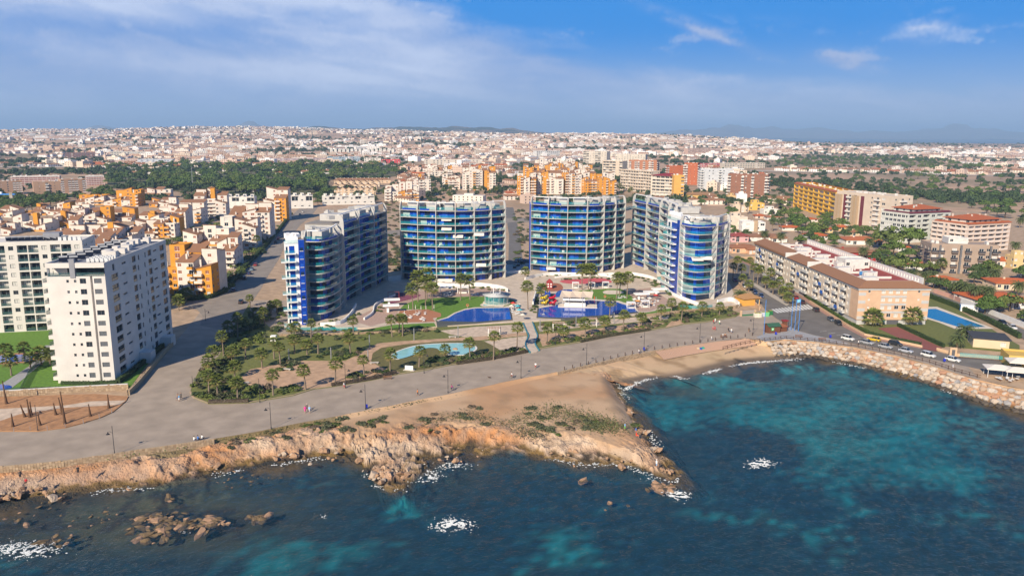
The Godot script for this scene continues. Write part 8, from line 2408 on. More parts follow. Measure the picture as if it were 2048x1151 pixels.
	for q in [[330, 1036, 44, 46, 1.1], [385, 1048, 44, 30, 1.1], [295, 1064, 44, 26, 1.1], [420, 1040, 24, 14, 1.1], [518, 1034, 18, 14, 0.9], [115, 1082, 28, 16, 1.0], [1168, 962, 9, 6, 0.8], [1325, 973, 22, 34, 1.0], [1345, 955, 14, 12, 0.9], [470, 960, 50, 14, 0.5], [200, 1040, 60, 14, 0.6], [60, 1020, 60, 14, 0.7], [340, 1000, 20, 3, 1.0], [1240, 1010, 30, 3, 0.8]]:
		nth += 1
		for i in q[3]:
			var p := G(q[0] + rng.randfn() * q[2] * 0.6, q[1] + rng.randfn() * q[2] * 0.2, SEA)
			var s: float = q[4] * (0.35 + 0.9 * pow(rng.randf(), 2.5))
			solo("reef_rock", rocks[rng.randi() % 4], [brown, brown, rust][rng.randi() % 3], "jagged brown reef rock " + ["in the middle of the big reef", "on the big reef's seaward side", "on the big reef's shallow side", "at the big reef's end", "of the small reef beside the big one", "under the white breaker", "standing alone in the cove", "of the islet off the headland", "between the islet and the headland", "in the shallows below the trio", "in the brown shallows", "off the pebble beach", "near the shore before the big reef", "in open water off the headland"][nth], "rock", Transform3D(Basis.from_euler(Vector3(rnd(-0.35, 0.35), rng.randf() * TAU, rnd(-0.35, 0.35))) * Basis.from_scale(Vector3(s * rnd(1.1, 1.9), s * rnd(0.3, 0.6), s)), Vector3(p.x, SEA - 0.22 * s, p.z)), "reef rocks")
	foam()
	var top := line_px([1310, 701, 1361, 692.5, 1435, 682.5, 1490, 677, 1520, 675], 0.0, 4)
	o = thing("revetment", "pinkish block-paved slope between the bollards and the beach", "slope")
	var slope_ := MB.new()
	var blocks := MB.new()
	var at := along(top, 0.62)
	for i in at.size() - 1:
		var d: Vector2 = at[i][1]
		var out := Vector3(-d.y, 0, d.x) * lerpf(4.4, 2.6, float(i) / at.size())
		if out.z < 0.0: out = -out
		var a := Vector3(at[i][0].x, -0.04, at[i][0].y)
		var e := Vector3(at[i + 1][0].x, -0.04, at[i + 1][0].y)
		var dn_ := out + Vector3(0, -1.75, 0)
		slope_.quad(a + dn_, e + dn_, e, a)
		for j in 6:
			var p := a + dn_ * ((j + 0.2 + 0.5 * (i % 2)) / 6.5)
			var q := dn_ * 0.09
			var r := (e - a) * 0.7
			var up_ := Vector3(0, 0.12, 0)
			blocks.quad(p + q + up_, p + q + r + up_, p + r + up_, p + up_)
			blocks.quad(p + q, p + q + r, p + q + r + up_, p + q + up_)
	part(o, "bed", slope_.done(), mat("revetment_bed", Color(0.50, 0.34, 0.24), 0.95, "grit", 0.3))
	part(o, "blocks", blocks.done(), mat("revetment_block", Color(0.58, 0.36, 0.26), 0.95, "grit", 0.3)).set_meta("kind", "stuff")
	for q in [[25, 852.5, 828, 0.0], [49, 833, 811, 0.25], [59, 834, 800, 0.05], [62, 830, 805, 0.0], [79.5, 850, 830, 0.08], [111, 829, 807, 0.1], [124, 828, 796, 0.12], [129, 847, 784, 0.03], [180, 832, 809, 0.05], [217, 815, 790, 0.0], [12, 807, 763, 0.05]]:
		var base := G(q[0], q[1], 0.18)
		var h := HT(base, q[0], q[2])
		o = thing("palm_stump", "bare brown palm trunk, newly replanted and stripped of leaves, on the soil lot", "palm trunk", base, 0.0, "bare replanted palm trunks")
		var b := MB.new()
		b.tube([Vector3(0, -0.1, 0), Vector3(-q[3] * 0.4, h * 0.15, 0), Vector3(-q[3] * h * 0.6, h * 0.6, 0), Vector3(-q[3] * h, h, 0)], [0.42, 0.3, 0.17, 0.12], 8)
		part(o, "trunk", b.done(), mat("dead_bark", Color(0.14, 0.075, 0.04), 0.95, "grit", 0.6))
		b = MB.new()
		for i in 9:
			var a := i * 2.4
			b.tri(Vector3(-q[3] * h, h - 0.15, 0), Vector3(-q[3] * h + cos(a) * 0.14, h, sin(a) * 0.14), Vector3(-q[3] * h + cos(a) * 0.12, h + rnd(0.2, 0.5), sin(a) * 0.12))
		part(o, "leaf_stubs", b.done(), mat("dead_bark", Color(), 0))
	for i in 7:
		var q: Array = [[27, 862.5], [60, 861], [94, 860], [130, 855], [166, 846.5], [198, 836.5], [223, 825.5]][i]
		post(q[0], q[1], q[1] - 9.0, 0.05, "fence_post", "thin grey fence post along the soil lot", steel, "soil lot fence posts")
	kiosk()
func stone_wall(nm: String, label: String, px: Array, y0: float, y1: float, th: float, stones: bool) -> Node3D:
	var line := line_px(px, maxf(y1, 0.0) if y1 < 1.0 else 0.0)
	var o := thing(nm, label, "wall")
	var b := MB.new()
	b.wall(line, y0, y1, th)
	part(o, "core", b.done(), mat("rubble_stone", Color(), 0))
	if stones:   # face stones, too small to pick apart singly
		var f := MB.new()
		f.use_c = true
		for q in along(line, 0.55):
			var p: Vector2 = q[0]
			var d: Vector2 = q[1]
			var m := Vector2(-d.y, d.x)
			if m.y < 0: m = -m
			if absf(p.x) > 300.0: continue
			var y := y0
			while y < y1 - 0.1:
				var s := rnd(0.25, 0.5)
				f.col = Color(0.52, 0.40, 0.27).lerp(Color(0.38, 0.27, 0.17), rng.randf()) * rnd(0.8, 1.15)
				var c := p + m * (th * 0.5 + 0.02)
				f.xf = Transform3D(Basis(Vector3(d.x, 0, d.y), Vector3.UP, Vector3(d.x, 0, d.y).cross(Vector3.UP)), Vector3(c.x, y + s * 0.4, c.y))
				f.box(-0.25, -s * 0.42, -0.06, 0.25, s * 0.42, 0.06)
				y += s * 0.9
		var e := part(o, "facing_stones", f.done(), painted("face_stone", 0.95, "grit", 0.4))
		e.set_meta("kind", "stuff")
	return o
func plain_wall(nm: String, label: String, px: Array, y0: float, y1: float, th: float, m: Material, smooth := 0) -> void:
	var b := MB.new()
	b.wall(line_px(px, maxf(0.0, y0), smooth), y0, y1, th)
	solo(nm, b.done(), m, label, "wall")
func rock_forms() -> Array:
	if meshes.has("rocks"): return meshes["rocks"]
	var out := []
	for k in 4:
		var b := MB.new()
		var seg := 9
		var rings := 6
		var pts := []
		for i in rings + 1:
			var row := []
			for j in seg:
				var th := PI * i / rings
				var ph := TAU * j / seg
				var d := Vector3(sin(th) * cos(ph), cos(th), sin(th) * sin(ph))
				var cut := 1.0
				for q in 9:   # planes chop the ball into a block
					var pl := Vector3(sin(q * 2.1 + k * 1.7), cos(q * 1.3 + k), sin(q * 0.9 + k * 2.3 + 1.0)).normalized()
					var s := d.dot(pl)
					if s > 0.01: cut = minf(cut, (0.5 + 0.06 * (q % 4)) / s)
				row.append(d * cut * (1.15 + 0.3 * n2.get_noise_3d(d.x * 140 + k * 50, d.y * 140, d.z * 140)))
			pts.append(row)
		for i in rings:
			for j in seg:
				b.quad(pts[i + 1][(j + 1) % seg], pts[i + 1][j], pts[i][j], pts[i][(j + 1) % seg])
		for q in b.n.size(): # outwards
			if b.n[q].dot(b.v[q]) < 0.0: b.n[q] = -b.n[q]
		for q in range(0, b.v.size(), 3):
			var fn := (b.v[q + 2] - b.v[q]).cross(b.v[q + 1] - b.v[q])
			if fn.dot(b.v[q]) < 0.0:
				var t := b.v[q + 1]
				b.v[q + 1] = b.v[q + 2]
				b.v[q + 2] = t
		out.append(b.done())
	meshes["rocks"] = out
	return out
func foam() -> void:
	var m := mat("foam_white", Color(0.74, 0.77, 0.78), 0.9, "")
	m.transparency = BaseMaterial3D.TRANSPARENCY_ALPHA
	m.albedo_color.a = 0.62
	var n := 0
	for q in [[905, 1050, 38, 13, 2600], [1520, 927, 26, 9, 1500], [1356, 990, 26, 10, 1500], [45, 1100, 64, 16, 3600], [846, 952, 36, 12, 1900], [900, 930, 40, 9, 900], [790, 970, 14, 4, 120], [640, 1033, 20, 5, 60], [1310, 958, 20, 5, 120], [370, 1065, 12, 3, 40], [1230, 925, 60, 4, 120], [1110, 920, 20, 4, 60]]:
		var b := MB.new()
		for i in q[4]:
			var p := G(q[0] + rng.randfn() * q[2] * 0.45, q[1] + rng.randfn() * q[3] * 0.45, SEA)
			if absf(n2.get_noise_2d(p.x * 40.0, p.z * 40.0)) > 0.16: continue
			foam_bit(b, p, rnd(0.06, 0.2) * rng.randf())
		var o := solo("foam", b.done(), m, ["round patch of white foam on open water", "small patch of foam in the bay", "foam thrown up by the rock off the point", "white breaker over the reef", "surf at the foot of the orange rocks", "trailing surf beside the orange rocks", "foam round the orange point", "thin foam over the shoal", "foam along the headland's tip", "fleck of foam by the reef", "foam line under the cliff", "foam fleck under the cliff"][n], "foam")
		o.set_meta("kind", "stuff")
		n += 1
	var s := MB.new()
	for q in along(line_px([1250, 779, 1268, 768, 1297, 757, 1330, 752, 1350, 752, 1369, 757, 1399, 749, 1434, 739, 1473, 729, 1522, 723, 1580, 719, 1623, 715], SEA, 4), 0.16):
		var k := int(4.0 * maxf(0.0, 0.1 + n2.get_noise_2d(q[0].x * 9.0, q[0].y * 9.0) + 0.35))
		for i in k:
			foam_bit(s, Vector3(q[0].x + rng.randfn() * 0.5, SEA, q[0].y + 0.3 + rng.randfn() * 0.42), rnd(0.06, 0.2))
	var o := solo("foam", s.done(), m, "white line of surf along the small beach", "foam")
	o.set_meta("kind", "stuff")
	s = MB.new()
	for q in along(water_line, 0.3):
		if absf(q[0].x) > 170.0: continue
		if n2.get_noise_2d(q[0].x * 5.0, q[0].y * 5.0 + 31.0) > 0.12:
			for i in 2: foam_bit(s, Vector3(q[0].x + rng.randfn() * 0.7, SEA, q[0].y + 0.9 + rng.randfn() * 0.6), rnd(0.06, 0.2))
	o = solo("foam", s.done(), m, "broken flecks of foam along the rocks and sea wall", "foam")
	o.set_meta("kind", "stuff")
func foam_bit(b: MB, p: Vector3, r: float) -> void:
	var k := 6
	var a0 := rng.randf() * TAU
	var c := p + Vector3(0, 0.10 + r * 0.45, 0)
	for i in k:
		var a := a0 + TAU * i / k
		var e := a0 + TAU * (i + 1) / k
		b.tri(c, p + Vector3(cos(e) * r * 1.3, 0.05, sin(e) * r), p + Vector3(cos(a) * r * 1.3, 0.05, sin(a) * r))
func kiosk() -> void:
	var brown := mat("kiosk_timber", Color(0.17, 0.065, 0.03), 0.85, "grit", 0.5)
	var A := G(1538, 667)
	var o := thing("kiosk", "brown timber first-aid kiosk with a green pitched roof and white cross signs", "kiosk", A, 0.25)
	bx(o, "wall", brown, Vector3(2.2, 1.2, -1.6), Vector3(4.4, 2.4, 3.2))
	var b := MB.new()
	b.quad(Vector3(-0.3, 2.35, 0.3), Vector3(4.7, 2.35, 0.3), Vector3(4.7, 3.3, -1.6), Vector3(-0.3, 3.3, -1.6))
	b.quad(Vector3(4.7, 2.35, -3.5), Vector3(-0.3, 2.35, -3.5), Vector3(-0.3, 3.3, -1.6), Vector3(4.7, 3.3, -1.6))
	part(o, "roof", b.done(), mat("green_roof", Color(0.03, 0.10, 0.06), 0.8))
	b = MB.new()
	b.tri(Vector3(0, 2.4, -3.2), Vector3(0, 2.4, 0), Vector3(0, 3.25, -1.6))
	b.tri(Vector3(4.4, 2.4, 0), Vector3(4.4, 2.4, -3.2), Vector3(4.4, 3.25, -1.6))
	part(o, "gable", b.done(), brown)
	var green := mat("sign_green", Color(0.05, 0.42, 0.13), 0.6, "")
	var white := mat("sign_white", Color(0.72, 0.72, 0.7), 0.6, "")
	for q in [[Vector3(1.4, 1.5, 0.03), 0.0], [Vector3(4.43, 1.5, -1.2), PI / 2]]:
		var s := bx(o, "sign", green, q[0], Vector3(1.0, 1.0, 0.04), q[1])
		bx(s, "cross", white, Vector3(0, 0, 0.8), Vector3(0.2, 0.7, 0.5))
		bx(s, "cross", white, Vector3(0, 0, 0.9), Vector3(0.7, 0.2, 0.5))
	o = thing("shed", "small timber shed with a rust roof joined to the kiosk", "shed", G(1562, 664), 0.25)
	bx(o, "wall", brown, Vector3(1.2, 1.0, -1.2), Vector3(2.4, 2.0, 2.4))
	hip(o, 0, 0, 2.4, 2.4, 2.0, 0.25, 0.7, mat("rust_roof", Color(0.27, 0.09, 0.04), 0.85))
	o = thing("lifeguard_chair", "tall red-topped watch box behind the shed", "watch box", G(1569, 659), 0.2)
	bx(o, "box", brown, Vector3(0, 1.6, 0), Vector3(1.4, 3.2, 1.2))
	bx(o, "roof", mat("watch_red", Color(0.25, 0.02, 0.02), 0.7, ""), Vector3(0, 3.35, 0), Vector3(1.9, 0.3, 1.7))
	var blue := mat("pole_blue", Color(0.04, 0.22, 0.6), 0.5, "")
	for q in [[1528, 668, 599, "blue flagpole beside the first-aid kiosk"], [1582, 660, 594, "blue flagpole, first of the three by the kerb"], [1589.5, 661.5, 597, "blue flagpole, middle of the three by the kerb"], [1597, 663, 597, "blue flagpole carrying a pale blue flag"]]:
		o = post(q[0], q[1], q[2], 0.09, "flagpole", q[3], blue)
		if q[0] == 1597:
			var f := MB.new()
			var base := G(1597, 663)
			var h := HT(base, 1597, 597)
			for i in 6:
				var x0 := -i * 0.2
				var x1 := -(i + 1) * 0.2
				f.quad(Vector3(x1, h - 1.2 - i * 0.06, sin(i + 1.0) * 0.16), Vector3(x0, h - 1.1 - i * 0.06, sin(i * 1.0) * 0.16), Vector3(x0, h - 0.1 - i * 0.05, sin(i * 1.0) * 0.16), Vector3(x1, h - 0.15 - i * 0.05, sin(i + 1.0) * 0.16))
			part(o, "flag", f.done(), mat("flag_blue", Color(0.18, 0.45, 0.7), 0.9, ""))
	for q in [[1512, 634, Color(0.62, 0.6, 0.5), "cream recycling bin with a yellow lid"], [1519, 634, Color(0.62, 0.6, 0.5), "cream recycling bin beside its twin"], [1526, 632, Color(0.5, 0.52, 0.6), "pale recycling bin with a blue lid"], [1534, 632, Color(0.15, 0.5, 0.22), "round pale green bottle bank"], [1541, 629, Color(0.02, 0.16, 0.05), "dark green rubbish container"]]:
		o = thing("recycling_bin", q[3], "bin", G(q[0], q[1]), 0.3)
		bx(o, "body", mat("bin" + q[2].to_html(), q[2], 0.6, ""), Vector3(0, 0.8, 0), Vector3(1.3, 1.6, 1.2))
		bx(o, "lid", mat("bin_lid", Color(0.3, 0.28, 0.05), 0.6, ""), Vector3(0, 1.66, 0), Vector3(1.2, 0.12, 1.1))
	for q in [[1396, 702, Color(0.6, 0.5, 0.3), "cream litter bin on the beach"], [1401, 702, Color(0.02, 0.1, 0.4), "blue litter bin on the beach"], [1406, 701, Color(0.02, 0.35, 0.25), "green litter bin on the beach"]]:
		o = thing("litter_bin", q[3], "bin", G(q[0], q[1], -1.8), 0.3)
		bx(o, "body", mat("bin" + q[2].to_html(), q[2], 0.6, ""), Vector3(0, 0.55, 0), Vector3(0.8, 1.1, 0.7))
		bx(o, "lid", mat("bin" + q[2].to_html(), q[2], 0.6, ""), Vector3(0, 1.15, 0), Vector3(0.7, 0.1, 0.6))
	for q in [[733, 817, "blue litter bin at the foot of a sea-side lamp"], [1552, 670, "blue litter bin before the kiosk"], [1288, 701, "blue litter bin by the bollards"], [1661, 676, "blue litter bin beside the parked cars"], [1889, 724, "blue litter bin on the sea wall walk"]]:
		o = thing("litter_bin", q[2], "bin", G(q[0], q[1]))
		bx(o, "body", mat("bin_blue", Color(0.015, 0.03, 0.42), 0.5, ""), Vector3(0, 0.7, 0), Vector3(0.5, 0.8, 0.5))
		bx(o, "stand", mat("lamp_iron", Color(), 0), Vector3(0, 0.15, 0), Vector3(0.12, 0.3, 0.12))
	var slat := mat("bench_timber", Color(0.16, 0.075, 0.04), 0.85, "")
	for q in [[775, 758, 0.15, "timber slat bench below the brown hedge"], [1448, 675, 0.2, "timber bench where two people sit"], [1598, 675, -0.1, "timber bench on the kiosk pavement"], [1645, 681, -0.15, "second timber bench on the kiosk pavement"], [1275, 663, 0.15, "timber bench beside the promenade shrubs"]]:
		bench(G(q[0], q[1], 0.0), q[2], slat, q[3])
	var stone := mat("bench_stone", Color(0.50, 0.46, 0.41), 0.9)
	for q in [[748, 727, 0.2, "stone slab bench at the sandy square's mouth"], [573, 740, -0.2, "stone slab bench under the square's shrubs"], [488, 768, 0.6, "stone slab bench at the square's shaded end"], [905, 675, 0.0, "stone slab bench beside the little fountain"]]:
		var t := thing("stone_bench", q[3], "bench", G(q[0], q[1], 0.14), q[2])
		bx(t, "seat", stone, Vector3(0, 0.42, 0), Vector3(2.6, 0.16, 0.7))
		for x in [-0.9, 0.9]: bx(t, "support", stone, Vector3(x, 0.17, 0), Vector3(0.3, 0.34, 0.5))
	o = thing("information_board", "sloping white information board by the dry garden steps", "sign", G(818, 741), -0.2)
	bx(o, "panel", white, Vector3(0, 0.9, 0), Vector3(2.4, 1.2, 0.12))
	bx(o, "plinth", stone, Vector3(0, 0.15, 0), Vector3(3.2, 0.3, 1.2))
	o = thing("substation_hut", "small orange hut with a tan hipped roof beside the road", "hut", G(1488, 612), 0.35)
	block(o, 0, 0, 7.5, 6.0, 0.0, 1, 3.0, style(Color(0.66, 0.36, 0.07), "hut"), {"f": "..d", "r": "w.w"}, 0.0)
	hip(o, 0, 0, 7.5, 6.0, 3.0, 0.5, 1.4, mat("hut_tiles", Color(0.44, 0.24, 0.10), 0.9, "tiles", 0.3))
	o = thing("yard_gate", "grey bar gate with peach posts before the hut's yard", "gate", G(1482, 632), 0.3)
	for x in [0.0, 6.0]: bx(o, "gate_post", mat("peach_plaster", Color(), 0), Vector3(x, 1.1, 0), Vector3(0.6, 2.2, 0.6))
	bx(o, "rail", steel_grey(), Vector3(3.0, 1.9, 0), Vector3(5.4, 0.08, 0.08))
	bx(o, "panel", mat("gate_green", Color(0.03, 0.16, 0.07), 0.7, ""), Vector3(3.0, 0.3, 0), Vector3(5.4, 0.5, 0.06))
	for i in 18: bx(o, "bar", steel_grey(), Vector3(0.45 + i * 0.3, 1.2, 0), Vector3(0.05, 1.3, 0.05))
	o = thing("pump_house", "cream flat-roofed pool house with a dark roof on the block's lawn", "hut", G(1946, 694), -0.35)
	block(o, 0, 0, 10.0, 9.0, 0.0, 1, 2.9, style(Color(0.62, 0.49, 0.33), "pump"), {"f": "..w", "r": ".w", "l": "d."}, 0.2)
	bx(o, "roof", mat("slate_roof", Color(0.045, 0.047, 0.055), 0.85), Vector3(5.0, 3.2, -4.5), Vector3(11.0, 0.25, 10.0))
	o = thing("gate_arch", "small peach gate pillar with a dark door beside the glass screen", "gate", G(1906, 711), -0.2)
	bx(o, "pillar", mat("peach_plaster", Color(), 0), Vector3(0, 1.3, 0), Vector3(2.0, 2.6, 0.7))
	bx(o, "door", mat("garage_grey", Color(), 0), Vector3(0, 1.0, 0.37), Vector3(0.9, 2.0, 0.06))
	var cream := mat("cafe_canvas", Color(0.62, 0.58, 0.52), 0.9, "")
	for q in [[1996, 752, "cream canvas canopy over the café terrace"], [2034, 757, "second cream canvas canopy over the café terrace"]]:
		o = thing("canopy", q[2], "canopy", G(q[0], q[1]), -0.3)
		for s in [[-3, -2], [3, -2], [-3, 2], [3, 2]]: bx(o, "post", white, Vector3(s[0], 1.3, s[1]), Vector3(0.1, 2.6, 0.1))
		hip(o, -3.4, 2.4, 6.8, 4.8, 2.6, 0.1, 0.8, cream, "cloth")
	o = thing("cafe", "yellow-fronted café with a striped terrace roof at the road's end", "building", G(2016, 735), -0.3)
	block(o, 0, 0, 16.0, 8.0, 0.0, 1, 3.2, style(Color(0.60, 0.40, 0.10), "cafe"), {"f": "WWWW"}, 0.6)
	hip(o, -1, 5.0, 18.0, 5.0, 3.0, 0.2, 1.0, cream, "awning")
	for i in 10:
		var p := G(1985 + rng.randf() * 60, 757 + rng.randf() * 10)
		var t := thing("cafe_table", "round table on the café terrace above the rocks", "table", p, 0.0, "café tables")
		var b2 := MB.new()
		b2.cyl(Vector3(0, 0.7, 0), Vector3(0, 0.75, 0), 0.5, 0.5, 10)
		part(t, "tabletop", b2.done(), white)
		bx(t, "pedestal", slat, Vector3(0, 0.35, 0), Vector3(0.1, 0.7, 0.1))
	o = thing("site_container", "white and blue container in the rear street", "container", G(1938, 622), -0.35)
	bx(o, "box", mat("coach_white", Color(0.68, 0.68, 0.67), 0.4, ""), Vector3(0, 1.3, 0), Vector3(6.0, 2.6, 2.4))
	bx(o, "door", mat("pole_blue", Color(), 0), Vector3(-3.02, 1.3, 0), Vector3(0.06, 2.4, 2.2))
	crane()
func steel_grey() -> Material:
	return mat("zinc", Color(0.42, 0.43, 0.44), 0.4, "")
func bench(at: Vector3, yaw: float, m: Material, label: String) -> void:
	var o := thing("bench", label, "bench", at, yaw)
	for i in 3: bx(o, "seat_slat", m, Vector3(0, 0.45, -0.18 + i * 0.18), Vector3(2.4, 0.05, 0.15))
	for i in 2: bx(o, "back_slat", m, Vector3(0, 0.66 + i * 0.18, -0.32), Vector3(2.4, 0.14, 0.05))
	for x in [-1.0, 1.0]: bx(o, "leg", m, Vector3(x, 0.22, -0.05), Vector3(0.12, 0.44, 0.5))
func crane() -> void:
	var o := thing("tower_crane", "grey lattice tower crane mast with a blue counter-jib behind the white towers", "crane", G(3, 520))
	var s := steel_grey()
	var h := HT(G(3, 520), 3, 388)
	for q in [[-0.7, -0.7], [0.7, -0.7], [-0.7, 0.7], [0.7, 0.7]]: bx(o, "mast_leg", s, Vector3(q[0], h / 2, q[1]), Vector3(0.16, h, 0.16))
	var b := MB.new()
	var k := int(h / 1.6)
	for i in k:
		var y0 := i * 1.6
		var f := 1.0 if i % 2 == 0 else -1.0
		for z in [-0.7, 0.7]: b.cyl(Vector3(-0.7 * f, y0, z), Vector3(0.7 * f, y0 + 1.6, z), 0.05, 0.05, 4)
		for x in [-0.7, 0.7]: b.cyl(Vector3(x, y0, -0.7 * f), Vector3(x, y0 + 1.6, 0.7 * f), 0.05, 0.05, 4)
	part(o, "lattice", b.done(), s)
	bx(o, "counter_jib", mat("pole_blue", Color(), 0), Vector3(4.5, h, 0), Vector3(13.0, 0.5, 1.2))
	bx(o, "counterweight", mat("weight_grey", Color(0.33, 0.30, 0.26), 0.9), Vector3(9.0, h - 0.6, 0), Vector3(1.6, 2.6, 1.2))
	bx(o, "winch_house", mat("coach_white", Color(), 0), Vector3(3.0, h + 0.7, 0), Vector3(2.6, 1.0, 1.0))
	bx(o, "jib", mat("pole_blue", Color(), 0), Vector3(-22.0, h, 0), Vector3(40.0, 0.5, 1.0))
	var m := thing("radio_mast", "slender lattice mast rising from the pine wood", "mast", spot(385, 372))
	var H := HT(spot(385, 372), 385, 332)
	var c := MB.new()
	for q in [Vector3(-0.5, 0, 0.3), Vector3(0.5, 0, 0.3), Vector3(0, 0, -0.5)]: c.cyl(q, Vector3(0, H, 0) + q * 0.3, 0.12, 0.08, 5)
	for i in int(H / 2): c.cyl(Vector3(-0.45, i * 2.0, 0.25), Vector3(0.45, i * 2.0 + 1.6, 0.25), 0.05, 0.05, 4)
	part(m, "lattice", c.done(), s)
	var w := thing("water_tower", "squat concrete water tower beyond the pines", "water tower", spot(508, 323))
	var d := MB.new()
	d.cyl(Vector3(0, 0, 0), Vector3(0, 7, 0), 3.6, 3.4, 14)
	part(w, "shaft", d.done(), mat("parapet_white", Color(0.72, 0.71, 0.69), 0.8))
	d = MB.new()
	d.cyl(Vector3(0, 7, 0), Vector3(0, 12, 0), 5.0, 5.0, 16)
	part(w, "tank", d.done(), mat("weight_grey", Color(), 0))
	var road := mat("far_road", Color(0.50, 0.42, 0.34), 0.9)
	for q in [[-60, 334, 200, 334, 420, 332, 560, 328, 2.4], [1500, 341, 1620, 344, 1800, 347, 2100, 354, 2.0]]:
		var f := MB.new()
		for i in range(0, q.size() - 3, 2):
			var steps := 14
			for t in steps:
				var x0 := lerpf(q[i], q[i + 2], float(t) / steps)
				var x1 := lerpf(q[i], q[i + 2], float(t + 1) / steps)
				var y0 := lerpf(q[i + 1], q[i + 3], float(t) / steps)
				var y1 := lerpf(q[i + 1], q[i + 3], float(t + 1) / steps)
				var up := Vector3(0, 0.5, 0)
				f.quad(GT(x0, y0 + q[-1] * 0.5) + up, GT(x1, y1 + q[-1] * 0.5) + up, GT(x1, y1 - q[-1] * 0.5) + up, GT(x0, y0 - q[-1] * 0.5) + up)
		struct("far_road", f.done(), road)
func court() -> void:
	rng.seed = 41
	var white := mat("bright_white", Color(), 0)
	var steel := steel_grey()
	var P := G(993, 606, 0.5)
	var o := thing("pool_pavilion", "round glass pavilion under a pale disc roof with two masts and a letter band", "pavilion", P)
	var b := MB.new()
	b.cyl(Vector3(0, 0, 0), Vector3(0, 0.3, 0), 5.4, 5.4, 28)
	part(o, "plinth", b.done(), mat("pool_rim", Color(), 0))
	b = MB.new()
	b.cyl(Vector3(0, 0.3, 0), Vector3(0, 3.4, 0), 4.7, 4.7, 28, false)
	part(o, "glazing", b.done(), mat("teal_balcony_glass", Color(), 0))
	for i in 14:
		var a := TAU * i / 14
		bx(o, "mullion", steel, Vector3(cos(a) * 4.7, 1.85, sin(a) * 4.7), Vector3(0.1, 3.1, 0.1))
	bx(o, "core", mat("tower_white", Color(), 0), Vector3(0, 1.8, -1.0), Vector3(4.0, 3.0, 3.0))
	b = MB.new()
	b.cyl(Vector3(0, 3.4, 0), Vector3(0, 3.65, 0), 5.2, 5.6, 36)
	b.cyl(Vector3(0, 3.65, 0), Vector3(0, 4.1, 0), 5.6, 1.5, 36)
	part(o, "roof", b.done(), mat("disc_roof", Color(0.48, 0.50, 0.52), 0.5, ""))
	for x in [-1.2, 1.4]:
		b = MB.new()
		b.cyl(Vector3(x, 3.7, 0), Vector3(x, 6.4, -0.3), 0.14, 0.12, 8)
		part(o, "mast", b.done(), white)
	b = MB.new()
	for i in 12:
		var a := TAU * i / 12
		b.cyl(Vector3(-1.2 if i % 2 else 1.4, 6.3, -0.3), Vector3(cos(a) * 3.2, 3.9, sin(a) * 3.2), 0.035, 0.035, 4)
	part(o, "stay", b.done(), steel)
	P = G(1150, 612, 0.83)
	o = thing("pool_bar", "white pool bar on a pale island under three tan sails", "bar", P, -0.08)
	bx(o, "island", mat("pool_rim", Color(), 0), Vector3(1.0, 0.1, -0.5), Vector3(15.0, 0.3, 6.0))
	bx(o, "counter", white, Vector3(0, 0.85, 0), Vector3(8.0, 1.2, 3.4))
	bx(o, "back_bar", mat("tower_glass", Color(), 0), Vector3(0, 2.0, -1.0), Vector3(7.0, 1.1, 0.2))
	bx(o, "roof", white, Vector3(-0.4, 2.9, -0.2), Vector3(8.4, 0.7, 3.8))
	for i in 6: bx(o, "post", steel, Vector3(-5.0 + i * 2.6, 2.2, 2.2 if i % 2 else -2.6), Vector3(0.14, 4.2, 0.14))
	for i in 3:
		b = MB.new()
		var x := -3.6 + i * 4.0
		var c := Vector3(x, 4.0, -0.3)
		var pts := [Vector3(x - 2.4, 4.0, 2.2), Vector3(x + 2.0, 3.7, 2.2), Vector3(x + 2.6, 5.2, -2.8), Vector3(x - 1.6, 5.6, -2.6)]
		for k in 4: b.tri(c, pts[k], pts[(k + 1) % 4])
		part(o, "sail", b.done(), mat("sail_cloth", Color(0.56, 0.46, 0.36), 0.9, ""))
	for q in [[1087, 612, Color(0.62, 0.45, 0.02), "coiled yellow water slide on the playground mound", "yellow"], [1104, 612, Color(0.55, 0.01, 0.03), "coiled red water slide dropping into the pool", "red"]]:
		o = thing("water_slide", q[3], "slide", G(q[0], q[1], 0.8), 0.0)
		b = MB.new()
		var pts := []
		var rad := []
		for i in 22:
			var a := i * 0.55
			pts.append(Vector3(cos(a) * 1.2 + i * 0.03, 4.0 - i * 0.17, sin(a) * 1.2 - 1.0))
			rad.append(0.42)
		b.tube(pts, rad, 8)
		part(o, "chute", b.done(), mat("slide_" + q[4], q[2], 0.3, ""))
		for i in 3: bx(o, "leg", steel, Vector3(-1.4 + i * 1.4, 1.4 - 0.3 * i, -1.0), Vector3(0.14, 3.0, 0.14))
	o = thing("slide_tower", "blue slide tower between the two coiled slides", "tower", G(1095, 607, 0.8))
	for s in [[-0.8, -0.8], [0.8, -0.8], [-0.8, 0.8], [0.8, 0.8]]: bx(o, "post", mat("tower_blue", Color(), 0), Vector3(s[0], 2.5, s[1]), Vector3(0.3, 5.0, 0.3))
	bx(o, "platform", mat("tower_blue", Color(), 0), Vector3(0, 4.2, 0), Vector3(2.2, 0.3, 2.2))
	o = thing("playhouse", "small red and white gabled playhouse", "playhouse", G(1099, 576, 0.52))
	bx(o, "wall", mat("watch_red", Color(0.25, 0.02, 0.02), 0.7, ""), Vector3(0, 1.4, 0), Vector3(2.4, 2.8, 2.2))
	hip(o, -1.2, 1.1, 2.4, 2.2, 2.8, 0.2, 1.4, mat("watch_red", Color(), 0))
	for s in [[-0.6, 0.9], [0.6, 0.9], [-0.6, 2.0], [0.6, 2.0]]: bx(o, "window", white, Vector3(s[0], s[1], 1.12), Vector3(0.6, 0.6, 0.05))
	o = thing("swing_frame", "red swing frame on the purple playground", "swing", G(787, 597, 0.52), 0.2)
